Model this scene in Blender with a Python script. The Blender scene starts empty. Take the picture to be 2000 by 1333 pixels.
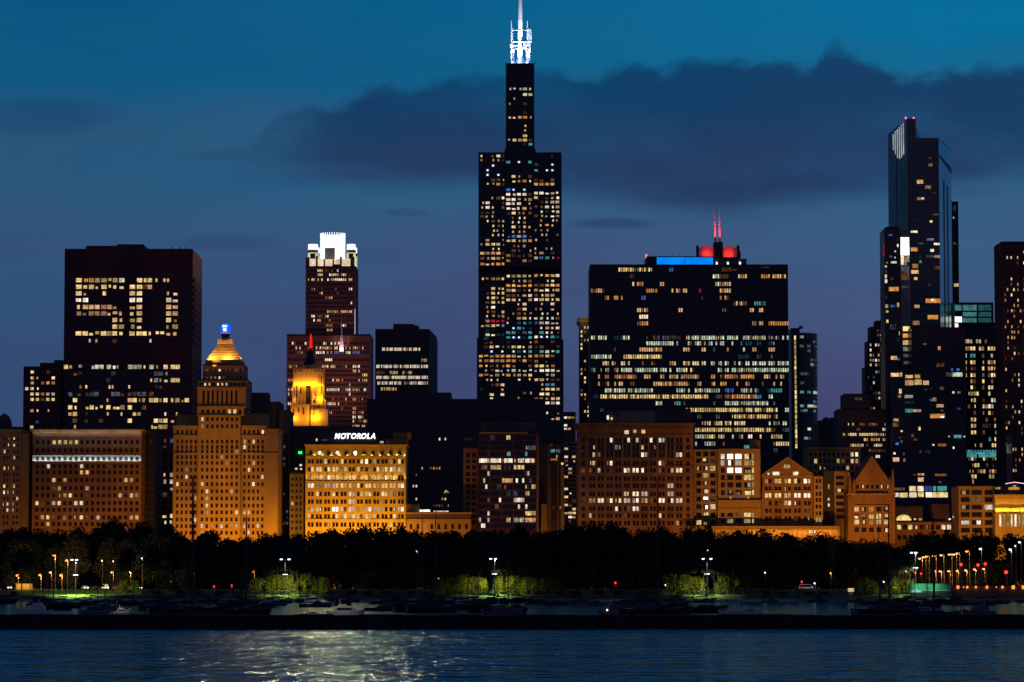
import bpy, math, random, re
from mathutils import Vector
sc = bpy.context.scene
R = math.radians
# ------------------------------------------------------------------ camera
F = 6490.0; CX, CY = 1000.0, 666.5; HC = 7.0
PITCH = math.atan(473.5 / F)
cam_d = bpy.data.cameras.new("camera"); cam = bpy.data.objects.new("camera", cam_d)
sc.collection.objects.link(cam); sc.camera = cam
cam_d.sensor_width = 36.0; cam_d.lens = F / 2000.0 * 36.0
cam_d.clip_start = 1.0; cam_d.clip_end = 60000.0
cam.location = (0, 0, HC); cam.rotation_euler = (math.pi / 2 + PITCH, 0, 0)
SP, CP = math.sin(PITCH), math.cos(PITCH)
def P(x, y, D):
    dx = (x - CX) / F; dy = (CY - y) / F
    t = D / (CP - dy * SP)
    return dx * t, HC + (SP + dy * CP) * t
# ------------------------------------------------------------------ colour helpers
def lin(c):
    c = c / 255.0
    return c / 12.92 if c <= 0.04045 else ((c + 0.055) / 1.055) ** 2.4
def rgb(r, g, b, k=1.0): return (lin(r) * k, lin(g) * k, lin(b) * k, 1.0)
# ------------------------------------------------------------------ world: dusk sky with a cloud bank
world = bpy.data.worlds.new("World"); sc.world = world; world.use_nodes = True
wt = world.node_tree; wn = wt.nodes; wl = wt.links; wn.clear()
def N(t, **k):
    n = wn.new(t)
    for a, b in k.items(): setattr(n, a, b)
    return n
def M(op, a, b=None, c=None, clamp=False):
    n = N('ShaderNodeMath', operation=op); n.use_clamp = clamp
    for i, v in enumerate((a, b, c)):
        if v is None: continue
        if isinstance(v, (int, float)): n.inputs[i].default_value = v
        else: wl.new(v, n.inputs[i])
    return n.outputs[0]
out = N('ShaderNodeOutputWorld'); bg = N('ShaderNodeBackground'); wl.new(bg.outputs[0], out.inputs[0])
tc = N('ShaderNodeTexCoord'); sep = N('ShaderNodeSeparateXYZ'); wl.new(tc.outputs['Generated'], sep.inputs[0])
sx, sy, sz = sep.outputs
ay = M('MAXIMUM', M('ABSOLUTE', sy), 0.05)
u = M('DIVIDE', sx, ay); v = M('DIVIDE', sz, ay)
uv = N('ShaderNodeCombineXYZ'); wl.new(u, uv.inputs[0]); wl.new(v, uv.inputs[1])
def noise(scale, stretch, det=5, rough=0.55, off=0.0):
    mp = N('ShaderNodeMapping'); mp.inputs['Scale'].default_value = (stretch[0], stretch[1], 1)
    mp.inputs['Location'].default_value = (off, off * 1.7, 0)
    wl.new(uv.outputs[0], mp.inputs[0])
    n = N('ShaderNodeTexNoise'); n.inputs['Scale'].default_value = scale
    n.inputs['Detail'].default_value = det; n.inputs['Roughness'].default_value = rough
    wl.new(mp.outputs[0], n.inputs['Vector']); return n.outputs['Fac']
def ramp(fac, stops):
    r = N('ShaderNodeValToRGB'); e = r.color_ramp.elements
    while len(e) < len(stops): e.new(0.5)
    for i, (p, c) in enumerate(stops): e[i].position = p; e[i].color = c
    wl.new(fac, r.inputs[0]); return r.outputs[0]
def mixc(f, a, b):
    m = N('ShaderNodeMix', data_type='RGBA')
    for s, q in ((f, 0), (a, 6), (b, 7)):
        if isinstance(s, (int, float)): m.inputs[q].default_value = s
        elif isinstance(s, tuple): m.inputs[q].default_value = s
        else: wl.new(s, m.inputs[q])
    return m.outputs[2]
zz = M('MAXIMUM', sz, 0.0)
zs = M('ADD', zz, M('MULTIPLY', M('SUBTRACT', noise(7, (1.0, 4.0), 5, 0.55, 3.1), 0.5), 0.09))
right = ramp(zs, [(0.0, rgb(58, 56, 98)), (0.04, rgb(72, 70, 114)), (0.08, rgb(72, 88, 130)), (0.12, rgb(58, 98, 138)),
                  (0.155, rgb(20, 110, 154)), (0.185, rgb(4, 116, 166)), (0.3, rgb(10, 84, 140)), (1.0, rgb(26, 34, 78))])
left = ramp(zs, [(0.0, rgb(52, 50, 94)), (0.04, rgb(60, 66, 108)), (0.08, rgb(56, 84, 126)), (0.12, rgb(46, 92, 130)),
                 (0.155, rgb(18, 92, 136)), (0.185, rgb(6, 84, 132)), (0.3, rgb(10, 74, 126)), (1.0, rgb(26, 32, 76))])
uf = M('MULTIPLY_ADD', u, 4.0, 0.5, clamp=True)
sky = mixc(uf, left, right)
# cloud bank: upper and lower outline along the horizon, in (x - 1000) / F against elevation
def fcurve(pts):
    c = N('ShaderNodeFloatCurve'); cm = c.mapping.curves[0]
    pts = [((x + 200) / 2400.0, y / 1000.0) for x, y in pts]
    while len(cm.points) < len(pts): cm.points.new(0.5, 0.5)
    for p_, (a, b) in zip(cm.points, pts): p_.location = (a, b)
    c.mapping.update()
    mu = M('MULTIPLY_ADD', u, F / 2400.0, 1200.0 / 2400.0, clamp=True)
    wl.new(mu, c.inputs['Value']); return c.outputs[0]
# heights are stored as (1000 - y) / 1000 so that they grow upwards
top = fcurve([(x, 1000 - y) for x, y in [(-200, 395), (340, 322), (400, 300), (440, 290), (500, 262), (525, 232), (590, 208), (660, 200), (720, 172), (830, 152),
      (930, 150), (985, 136), (1080, 136), (1170, 142), (1225, 124), (1310, 128), (1360, 110), (1520, 106), (1590, 118), (1625, 84), (1680, 96), (1730, 130), (1800, 144),
      (1870, 142), (1930, 128), (2200, 120)]])
bot = fcurve([(x, 1000 - y) for x, y in [(-200, 402), (380, 318), (480, 318), (600, 342), (800, 350), (980, 350), (1100, 372), (1250, 398), (1500, 402), (1700, 384),
      (1850, 372), (2000, 340), (2200, 330)]])
ypx = M('MULTIPLY_ADD', v, F / 1000.0, -0.14)          # (1000 - y) / 1000
n1 = M('SUBTRACT', noise(52, (1, 1.3), 6, 0.6), 0.5)
n2 = M('SUBTRACT', noise(60, (0.35, 1.6), 4, 0.5, 1.3), 0.5)
yt_ = M('ADD', ypx, M('MULTIPLY', n1, 0.11))
yb_ = M('ADD', ypx, M('MULTIPLY', n2, 0.1))
def sstep(x, a, b):
    m = N('ShaderNodeMapRange', interpolation_type='SMOOTHSTEP')
    wl.new(x, m.inputs[0]); m.inputs[1].default_value = a; m.inputs[2].default_value = b; return m.outputs[0]
m_top = sstep(M('SUBTRACT', top, yt_), -0.012, 0.022)
m_bot = sstep(M('SUBTRACT', yb_, bot), -0.045, 0.05)
mask = M('MULTIPLY', M('MULTIPLY', m_top, m_bot), sstep(M('ADD', u, M('MULTIPLY', n1, .05)), -0.098, -0.045))
def blob(x, y, rx, ry, s):
    a = M('DIVIDE', M('SUBTRACT', u, (x - 1000) / F), rx / F)
    b = M('DIVIDE', M('ADD', M('SUBTRACT', ypx, 1 - y / 1000.0), M('MULTIPLY', n2, 0.03)), ry / 1000.0)
    d = M('ADD', M('MULTIPLY', a, a), M('MULTIPLY', b, b))
    return M('MULTIPLY', sstep(d, 1.3, 0.1), s)
extra = blob(1200, 437, 90, 13, 0.6)
for q in ((795, 416, 50, 9, 0.35), (70, 222, 170, 45, 0.45), (430, 300, 90, 14, 0.3), (440, 468, 110, 18, 0.3), (650, 500, 160, 20, 0.15)):
    extra = M('MAXIMUM', extra, blob(*q))
mask = M('MAXIMUM', mask, extra)
mask = M('MULTIPLY', mask, M('GREATER_THAN', sy, 0.0))
cl_n = noise(12, (1, 3), 5, 0.55, 7.7)
cloud = mixc(sstep(M('ADD', v, M('MULTIPLY', M('SUBTRACT', cl_n, 0.5), 0.05)), 0.11, 0.17), rgb(40, 62, 102), rgb(12, 68, 110))
sky = mixc(M('MULTIPLY', mask, M('MULTIPLY_ADD', noise(16, (1, 2.5), 5, .6, 9.9), 1.0, .45, clamp=True)), sky, cloud)
sky = mixc(sstep(sy, 0.45, -0.15), sky, rgb(62, 64, 100))    # the eastern half of the dusk sky is duller
east = 0.9
gn = M('MULTIPLY_ADD', M('SUBTRACT', noise(5, (1, 4), 5, 0.6, 5.5), 0.5), 0.22, 1.0)
low = sstep(sz, -0.02, 0.0)
mul = N('ShaderNodeVectorMath', operation='SCALE'); wl.new(sky, mul.inputs[0]); wl.new(M('MULTIPLY', M('MULTIPLY', gn, east), low), mul.inputs['Scale'])
wl.new(mul.outputs[0], bg.inputs[0]); bg.inputs[1].default_value = 1.0
vs = sc.view_settings; vs.view_transform = 'Standard'; vs.look = 'None'; vs.exposure = 0.0; vs.gamma = 1.0; vs.use_curve_mapping = False
sc.cycles.use_denoising = True; sc.cycles.sample_clamp_indirect = 2.0
sc.cycles.max_bounces = 4; sc.cycles.diffuse_bounces = 2; sc.cycles.glossy_bounces = 3
sc.cycles.use_light_tree = True
# ------------------------------------------------------------------ materials
MATS = {}
def mat(name, col, rough=0.8, var=0.25, scale=0.12, spec=0.3, metal=0.0, bump=0.0):
    if name in MATS: return MATS[name]
    m = bpy.data.materials.new(name); m.use_nodes = True; nt = m.node_tree; b = nt.nodes['Principled BSDF']
    g = nt.nodes.new('ShaderNodeNewGeometry'); n = nt.nodes.new('ShaderNodeTexNoise')
    mp = nt.nodes.new('ShaderNodeMapping'); mp.inputs['Scale'].default_value = (1, 1, 0.35)
    nt.links.new(g.outputs['Position'], mp.inputs[0]); nt.links.new(mp.outputs[0], n.inputs['Vector'])
    n.inputs['Scale'].default_value = scale; n.inputs['Detail'].default_value = 6; n.inputs['Roughness'].default_value = 0.7
    r = nt.nodes.new('ShaderNodeValToRGB'); e = r.color_ramp.elements
    e[0].position = 0.3; e[1].position = 0.7
    e[0].color = (*[c * (1 - var) for c in col[:3]], 1); e[1].color = (*[min(1, c * (1 + var)) for c in col[:3]], 1)
    nt.links.new(n.outputs['Fac'], r.inputs[0]); nt.links.new(r.outputs[0], b.inputs['Base Color'])
    b.inputs['Roughness'].default_value = rough; b.inputs['Specular IOR Level'].default_value = spec; b.inputs['Metallic'].default_value = metal
    if bump:
        bp = nt.nodes.new('ShaderNodeBump'); bp.inputs['Strength'].default_value = bump; bp.inputs['Distance'].default_value = 0.3
        nt.links.new(n.outputs['Fac'], bp.inputs['Height']); nt.links.new(bp.outputs[0], b.inputs['Normal'])
    MATS[name] = m; return m
def emit(name, col, k, sample=False, var=0.0, scale=0.5):
    if name in MATS: return MATS[name]
    m = bpy.data.materials.new(name); m.use_nodes = True; nt = m.node_tree; nt.nodes.clear()
    o = nt.nodes.new('ShaderNodeOutputMaterial'); e = nt.nodes.new('ShaderNodeEmission')
    e.inputs[0].default_value = col; e.inputs[1].default_value = k
    nt.links.new(e.outputs[0], o.inputs[0])
    if var:
        g = nt.nodes.new('ShaderNodeNewGeometry'); n = nt.nodes.new('ShaderNodeTexNoise')
        mp = nt.nodes.new('ShaderNodeMapping'); mp.inputs['Scale'].default_value = (1.0, 0.3, 0.8)
        nt.links.new(g.outputs['Position'], mp.inputs[0]); nt.links.new(mp.outputs[0], n.inputs['Vector'])
        n.inputs['Scale'].default_value = scale; n.inputs['Detail'].default_value = 4; n.inputs['Roughness'].default_value = .75
        r = nt.nodes.new('ShaderNodeMapRange'); nt.links.new(n.outputs['Fac'], r.inputs[0])
        r.inputs[1].default_value = 0.36; r.inputs[2].default_value = 0.64
        r.inputs[3].default_value = k * (1 - var); r.inputs[4].default_value = k * (1 + var)
        nt.links.new(r.outputs[0], e.inputs[1])
    m.cycles.emission_sampling = 'FRONT' if sample else 'NONE'
    MATS[name] = m; return m
K = 0.95
LIT = {'o': emit('window_orange', rgb(232, 156, 78), 0.8 * K, var=.55, scale=.35), 'a': emit('window_amber', rgb(230, 178, 122), 0.9 * K, var=.55, scale=.4),
       'y': emit('window_warm', rgb(244, 208, 138), 0.95 * K, var=.6, scale=.4), 'w': emit('window_white', rgb(255, 234, 205), 1.05 * K, var=.5, scale=.5),
       'p': emit('window_pale', rgb(216, 226, 194), 0.85 * K, var=.65, scale=.5), 'b': emit('window_blue', rgb(80, 130, 220), 0.7 * K, var=.7, scale=.5),
       'c': emit('window_cyan', rgb(90, 185, 190), 0.5 * K, var=.7, scale=.5), 'r': emit('window_red', rgb(190, 30, 60), 0.7 * K, var=.5, scale=.5),
       'k': emit('window_dim', rgb(150, 96, 62), 0.42 * K, var=.8, scale=.5), 't': emit('window_dim_teal', rgb(40, 104, 110), 0.35 * K, var=.8, scale=.5),
       'n': emit('window_bright', rgb(255, 246, 230), 1.8 * K, var=.3, scale=.5), 'q': emit('window_dim_grey', rgb(104, 112, 120), 0.4 * K, var=.8, scale=.5)}
GL = mat('dark_glass', (0.012, 0.014, 0.02), rough=0.12, var=0.3, scale=0.3, spec=0.5)
GLO = mat('old_window_glass', (0.02, 0.018, 0.016), rough=0.2, var=0.4, scale=0.5, spec=0.35)
for q in list(LIT):                                                # lamps behind the panes differ in strength
    base = LIT[q]
    for i, f in enumerate((0.38, 0.68, 1.0)):
        m = base.copy(); m.name = base.name + '_' + ('low', 'mid', 'full')[i]; e = [n for n in m.node_tree.nodes if n.type == 'MAP_RANGE'][0]
        e.inputs[3].default_value *= f; e.inputs[4].default_value *= f; m.cycles.emission_sampling = 'NONE'; LIT[q + str(i)] = m
LIT['.'] = GL; LIT[','] = GLO
W_BLACK = mat('black_aluminium', (0.052, 0.05, 0.06), 0.45, 0.3, 0.05)  # lifted above its own black, haze put into the colour
W_DARK = mat('dark_concrete', (0.07, 0.064, 0.07), 0.8, 0.3, 0.05)  # a touch paler, with haze put into the colour
W_RED = mat('dark_red_steel', (0.12, 0.032, 0.045), 0.6, 0.25, 0.05)
W_BROWN = mat('brown_granite', (0.34, 0.13, 0.11), 0.7, 0.25, 0.07)
W_BROWN2 = mat('brown_ribs', (0.055, 0.036, 0.045), 0.7, 0.25, 0.07)
W_STONE = mat('limestone', (0.34, 0.235, 0.085), 0.85, 0.25, 0.09)
W_GOLD = mat('cream_terracotta', (0.48, 0.36, 0.07), 0.7, 0.22, 0.15)
W_BRICK = mat('red_brown_brick', (0.26, 0.148, 0.06), 0.9, 0.3, 0.12)
W_GREY = mat('grey_panel', (0.16, 0.14, 0.15), 0.7, 0.25, 0.1)
W_MAUVE = mat('dark_mauve_spandrel', (0.085, 0.05, 0.06), 0.5, 0.3, 0.1)
ROOF = mat('roof_gravel', (0.035, 0.033, 0.035), 0.95, 0.4, 0.3)
STEEL = mat('galvanised_steel', (0.22, 0.22, 0.23), 0.5, 0.2, 0.6, metal=0.6)
PAINTW = mat('white_mast_paint', (0.8, 0.8, 0.82), 0.6, 0.05, 0.4)
SLATE = mat('dark_slate', (0.03, 0.026, 0.028), 0.6, 0.35, 0.4)
TILE = mat('dark_red_tile', (0.09, 0.045, 0.035), 0.8, 0.35, 0.4)
GLASSW = mat('mirror_glass', (0.03, 0.06, 0.10), 0.18, 0.25, 0.04, spec=0.9)
# ------------------------------------------------------------------ mesh builder
C = sc.collection.objects
class MB:
    def __init__(s): s.v = []; s.f = []; s.m = []
    def box(s, x0, x1, y0, y1, z0, z1, mi=0):
        b = len(s.v)
        s.v += [(x0, y0, z0), (x1, y0, z0), (x1, y1, z0), (x0, y1, z0), (x0, y0, z1), (x1, y0, z1), (x1, y1, z1), (x0, y1, z1)]
        s.f += [(b, b+3, b+2, b+1), (b+4, b+5, b+6, b+7), (b, b+1, b+5, b+4), (b+1, b+2, b+6, b+5), (b+2, b+3, b+7, b+6), (b+3, b, b+4, b+7)]
        s.m += [mi] * 6; return s
    def prism(s, pts, z0, z1, mi=0):           # pts counter-clockwise seen from above; z1 number or list
        n = len(pts); b = len(s.v); zt = z1 if isinstance(z1, (list, tuple)) else [z1] * n
        s.v += [(x, y, z0) for x, y in pts] + [(x, y, z) for (x, y), z in zip(pts, zt)]
        s.f += [tuple(b + n - 1 - i for i in range(n)), tuple(b + n + i for i in range(n))]
        s.f += [(b + i, b + (i + 1) % n, b + n + (i + 1) % n, b + n + i) for i in range(n)]
        s.m += [mi] * (n + 2); return s
    def taper(s, x0, x1, y0, y1, z0, X0, X1, Y0, Y1, z1, mi=0):
        b = len(s.v)
        s.v += [(x0, y0, z0), (x1, y0, z0), (x1, y1, z0), (x0, y1, z0), (X0, Y0, z1), (X1, Y0, z1), (X1, Y1, z1), (X0, Y1, z1)]
        s.f += [(b, b+3, b+2, b+1), (b+4, b+5, b+6, b+7), (b, b+1, b+5, b+4), (b+1, b+2, b+6, b+5), (b+2, b+3, b+7, b+6), (b+3, b, b+4, b+7)]
        s.m += [mi] * 6; return s
    def tube(s, p, q, r0, r1=None, n=8, mi=0):
        r1 = r0 if r1 is None else r1; p = Vector(p); q = Vector(q); d = (q - p).normalized()
        a = d.orthogonal().normalized(); c = d.cross(a); b = len(s.v)
        for P_, r in ((p, r0), (q, r1)):
            for i in range(n):
                t = 2 * math.pi * i / n; s.v.append(tuple(P_ + (a * math.cos(t) + c * math.sin(t)) * r))
        s.f += [(b + i, b + (i + 1) % n, b + n + (i + 1) % n, b + n + i) for i in range(n)]
        s.f += [tuple(b + n - 1 - i for i in range(n)), tuple(b + n + i for i in range(n))]
        s.m += [mi] * (n + 2); return s
    def lathe(s, x, y, prof, n=16, mi=0):        # prof list of (r, z)
        b = len(s.v); k = len(prof)
        for r, z in prof:
            for i in range(n):
                t = 2 * math.pi * i / n; s.v.append((x + math.cos(t) * r, y + math.sin(t) * r, z))
        for j in range(k - 1):
            for i in range(n):
                s.f.append((b + j*n + i, b + j*n + (i+1) % n, b + (j+1)*n + (i+1) % n, b + (j+1)*n + i)); s.m.append(mi)
        s.f += [tuple(b + n - 1 - i for i in range(n)), tuple(b + (k-1)*n + i for i in range(n))]; s.m += [mi, mi]; return s
    def mesh(s, name, mats, org=(0, 0, 0), smooth=False):
        me = bpy.data.meshes.new(name)
        ox, oy, oz = org
        me.from_pydata([(x - ox, y - oy, z - oz) for x, y, z in s.v], [], s.f)
        for q in (mats if isinstance(mats, (list, tuple)) else [mats]): me.materials.append(q)
        me.polygons.foreach_set('material_index', s.m)
        if smooth: me.polygons.foreach_set('use_smooth', [True] * len(me.polygons))
        me.update(); return me
    def build(s, name, mats, parent=None, org=(0, 0, 0), smooth=False):
        o = bpy.data.objects.new(name, s.mesh(name, mats, org, smooth)); C.link(o)
        if parent: o.parent = parent
        else: o.location = org
        return o
def tag(o, label=None, cat=None, group=None, kind=None):
    if label: o['label'] = label
    if cat: o['category'] = cat
    if group: o['group'] = group
    if kind: o['kind'] = kind
    return o
def thing(name, loc, label, cat, group=None):
    o = bpy.data.objects.new(name, None); C.link(o); o.location = loc; o.empty_display_size = 1
    return tag(o, label, cat, group)
def copy_tree(o, parent=None):
    c = o.copy(); C.link(c); c.parent = parent
    for ch in list(o.children): copy_tree(ch, c)
    return c
def light(kind, loc, power, col, parent=None, org=(0, 0, 0), target=None, angle=60, blend=1.0, size=0.5, sizey=None, name='lamp_light'):
    d = bpy.data.lights.new(name, kind); d.energy = power; d.color = col
    if kind == 'SPOT': d.spot_size = R(angle); d.spot_blend = blend; d.shadow_soft_size = size
    elif kind == 'POINT': d.shadow_soft_size = size
    elif kind == 'AREA':
        d.shape = 'RECTANGLE'; d.size = size; d.size_y = sizey or size; d.spread = R(160)
    o = bpy.data.objects.new(name, d); C.link(o); o.visible_glossy = False
    l = Vector(loc)
    if target is not None: o.rotation_euler = (Vector(target) - l).to_track_quat('-Z', 'Y').to_euler()
    if parent: o.parent = parent; l = l - Vector(org)
    o.location = l; return o
GZ = 2.0
UNIT = {}
def unit(ch):
    if ch not in UNIT:
        b = MB(); b.box(-.5, .5, -.5, .5, -.5, .5); UNIT[ch] = b.mesh('window', LIT[ch])
    return UNIT[ch]
# ------------------------------------------------------------------ window layout helpers (all in photo measurements, turned into metres by P)
def even(a, b, n, fill):
    w = (b - a) / n; return [(a + i * w + w * (1 - fill) / 2, a + (i + 1) * w - w * (1 - fill) / 2) for i in range(n)]
def groups(a, b, n, per, fill, gap):
    w = (b - a) / n; o = []
    for i in range(n): o += even(a + i * w + w * gap / 2, a + (i + 1) * w - w * gap / 2, per, fill)
    return o
def rowsat(ys, h): return [(y - h / 2, y + h / 2) for y in ys]
def rnd(dens, chars, seed=1, dark='.', run=0.0):
    rg = random.Random(seed); st = {}
    def f(i, j, x, y):
        if run and st.get('last') and rg.random() < run: c = st['last']
        else: c = rg.choice(chars) if rg.random() < dens else dark
        st['last'] = c; return c
    return f
def strs(rows, dark='.'):
    def f(i, j, x, y):
        if j < len(rows) and i < len(rows[j]): return dark if rows[j][i] == '.' else rows[j][i]
        return dark
    return f
def segs(spec, seed=1, tol=5, dark='.', base=None):
    rg = random.Random(seed); rows = []
    for ln in spec.strip().split('\n'):
        y, t = ln.split(':'); q = []
        for m in re.finditer(r'([\d.]+)-([\d.]+)([a-z])([\d.]*)', t): q.append((float(m[1]), float(m[2]), m[3], float(m[4] or 0.95)))
        rows.append((float(y), q))
    def f(i, j, x, y):
        yy, q = min(rows, key=lambda r: abs(r[0] - y))
        if abs(yy - y) < tol:
            for a, b, c, d in q:
                if a - 1 <= x <= b + 1:
                    if rg.random() < d: return c if rg.random() < .88 else 's' if rg.random() < .5 else 'k'
                    return dark
        return base(i, j, x, y) if base else dark
    return f
# ------------------------------------------------------------------ building
MERGE = {'bracket', 'floor_joint', 'mullion', 'shadow_joint', 'louvre', 'garland', 'arch', 'lantern_rib', 'string_light', 'oculus_rim', 'lit_fin', 'crown_wall'}
class Bld:
    def __init__(s, name, label, x, D, cat='building', group=None):
        s.D = D; s.org = (P(x, 1100, D)[0], D, GZ); s.root = thing(name, s.org, label, cat, group); s.parts = {}; s.wins = []; s.rg = random.Random(int(x * 7 + D))
    def mb(s, part, m):
        k = (part, m.name) if part in MERGE else (part, m.name, len(s.parts))
        if k not in s.parts: s.parts[k] = (MB(), m)
        return s.parts[k][0]
    def pane(s, bx, ch, bonus=1.0):
        if ch not in '.,': ch = ch + s.rg.choice('00112222' if ch not in 'nc' else '2')
        a = sorted([bx[1] - bx[0], bx[3] - bx[2], bx[5] - bx[4]]); s.wins.append((a[1] * a[2] * (1 if ch in '.,' else 30), bx, ch))
    def facade(s, wall, face, pl, S0, S1, Z0, Z1, cols, rows, pat, rl, glass='.', key=None):
        """cols, rows in metres (span lists, rows top first); face F: plane y = pl, R / L: plane x = pl"""
        def bx(a, b, o0, o1, z0, z1):
            if face == 'F': return (a, b, pl - o1, pl - o0, z0, z1)
            if face == 'R': return (pl + o0, pl + o1, a, b, z0, z1)
            return (pl - o1, pl - o0, a, b, z0, z1)
        e = [S0] + [q for c in cols for q in c] + [S1]
        for i in range(0, len(e), 2):
            if e[i + 1] - e[i] > 0.02: wall.box(*bx(e[i], e[i + 1], -rl, 0, Z0, Z1))
        e = [Z1 - .02] + [q for c in rows for q in (c[1], c[0])] + [Z0 + .02]
        for i in range(0, len(e), 2):
            if e[i] - e[i + 1] > 0.02: wall.box(*bx(S0 + .02, S1 - .02, -rl + .001, -.07 * min(1, rl * 2), e[i + 1], e[i]))
        for j, (z0, z1) in enumerate(rows):
            for i, (a, b) in enumerate(cols):
                kx, ky = key(i, j) if key else (0, 0)
                c = pat(i, j, kx, ky)
                if c is None: continue
                w = b - a; h = z1 - z0
                if c == 's':
                    s.pane(bx(a + .01, b - .01, -rl - .02, -rl + .08, z0 + .01, z1 - .01), glass)
                    t = s.rg.random() * .5; c2 = s.rg.choice('yawyo')
                    s.pane(bx(a + w * (.05 + t), a + w * (.45 + t), -rl + .07, -rl + .12, z0 + h * .1, z1 - h * .1), c2)
                elif c == 'x':
                    s.pane(bx(a + .01, b - .01, -rl - .02, -rl + .08, z0 + .01, z1 - .01), 't')
                    s.pane(bx(a + w * .3, a + w * .65, -rl + .07, -rl + .12, z0 + h * .25, z1 - h * .2), 'n'); s.pane(bx(a + w * .15, a + w * .8, -rl + .06, -rl + .10, z0 + h * .1, z1 - h * .05), 'b')
                elif c not in '.,' and s.rg.random() < .42 and h > 1 and w > 2:
                    s.pane(bx(a + .01, b - .01, -rl - .02, -rl + .08, z0 + .01, z1 - .01), glass)
                    f_ = s.rg.choice((.45, .6, .75, .9)); t = s.rg.random() * (1 - f_); lo_, hi_ = s.rg.choice(((.02, .02), (.02, .4), (.35, .02), (.1, .12), (.02, .2))); s.pane(bx(a + w * t, a + w * (t + f_), -rl + .07, -rl + .12, z0 + h * lo_, z1 - h * hi_), c)
                else: s.pane(bx(a + .01, b - .01, -rl - .02, -rl + .08, z0 + .01, z1 - .01), glass if c in '.,' else c)
    def tier(s, D, dep, x0, x1, yt, yb, m, cols=None, rows=None, pat=None, rl=0.4, glass='.', side=None, part='wall', parapet=1.2, roofm=None, ycol=None, sidepat=None):
        X0 = P(x0, yt, D)[0]; X1, Z1 = P(x1, yt, D)[0], P((x0 + x1) / 2, yt, D)[1]
        Z0 = GZ if yb is None else P((x0 + x1) / 2, yb, D)[1]
        w = s.mb(part, m)
        sL = rl if side and 'L' in side[0] else 0; sR = rl if side and 'R' in side[0] else 0
        fr = rl if cols else 0
        w.box(X0 + sL, X1 - sR, D + fr, D + dep, Z0, Z1)
        if cols:
            ym = ycol or sum(a + b for a, b in rows) / 2 / len(rows)
            cm = [(P(a, ym, D)[0], P(b, ym, D)[0]) for a, b in cols]; rm = [(P(x0, b, D)[1], P(x0, a, D)[1]) for a, b in rows]
            s.facade(w, 'F', D, X0, X1, Z0, Z1, cm, rm, pat, rl, glass, key=lambda i, j: (sum(cols[i]) / 2, sum(rows[j]) / 2))
            if side:
                for fc in side[0]:
                    n = side[1]; cs = [(D + rl + .1 + a, D + rl + .1 + b) for a, b in even(0, dep - rl - .3, n, .6)]
                    s.facade(w, fc, X1 if fc == 'R' else X0, D + rl, D + dep - .01, Z0 + .03, Z1 - .03, cs, rm, rnd(side[2], side[3], int(x0)), rl, glass)
        if parapet:
            r = s.mb('roof', roofm or ROOF); t = .5; h = parapet
            r.box(X0 - .05, X1 + .05, D - .05, D + t, Z1 + .004, Z1 + h); r.box(X0 - .05, X1 + .05, D + dep - t, D + dep + .05, Z1 + .004, Z1 + h)
            r.box(X0 - .05, X0 + t, D + t, D + dep - t, Z1 + .004, Z1 + h - .01); r.box(X1 - t, X1 + .05, D + t, D + dep - t, Z1 + .004, Z1 + h - .01)
            r.box(X0 + t, X1 - t, D + t, D + dep - t, Z1 + .003, Z1 + .12)
        s.last = (X0, X1, Z0, Z1); return s
    def block(s, part, D, dep, x0, x1, yt, yb, m):
        s.mb(part, m).box(P(x0, yt, D)[0], P(x1, yt, D)[0], D, D + dep, P((x0+x1)/2, yb, D)[1], P((x0+x1)/2, yt, D)[1]); return s
    def spots(s, D, items, t=.12):
        for x0, x1, y0, y1, c in items:
            ax = P(x0, (y0+y1)/2, D)[0]; bx_ = P(x1, (y0+y1)/2, D)[0]; z0 = P((x0+x1)/2, y1, D)[1]; z1 = P((x0+x1)/2, y0, D)[1]
            s.pane((ax, bx_, D - t, D + .05, z0, z1), c)
        return s
    def rooftop(s, seed=1, n=4):
        rg = random.Random(seed); X0, X1, Z0, Z1 = s.last
        for i in range(n):
            x = rg.uniform(X0 + 3, X1 - 6); h = rg.uniform(1.2, 3.2); w = rg.uniform(1.5, 5)
            s.mb('rooftop_unit', W_DARK).box(x, min(x + w, X1 - 1), s.D + rg.uniform(4, 9), s.D + rg.uniform(11, 15), Z1 + .1, Z1 + h + .5)
        return s
    def done(s):
        for k, (mb, m) in s.parts.items():
            if mb.v: mb.build(k[0], m, s.root, s.org)
        s.wins.sort(key=lambda q: -q[0])
        ox, oy, oz = s.org
        for _, b, ch in s.wins[:100]:
            o = bpy.data.objects.new('window', unit(ch)); C.link(o); o.parent = s.root
            o.location = ((b[0] + b[1]) / 2 - ox, (b[2] + b[3]) / 2 - oy, (b[4] + b[5]) / 2 - oz)
            o.scale = (b[1] - b[0], b[3] - b[2], b[5] - b[4])
        if len(s.wins) > 100:
            keys = sorted({q[2] for q in s.wins[100:]}); mb = MB()
            for _, b, ch in s.wins[100:]: mb.box(*b, mi=keys.index(ch))
            o = mb.build('window', [LIT[k] for k in keys], s.root, s.org); o['kind'] = 'stuff'
        return s
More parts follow.
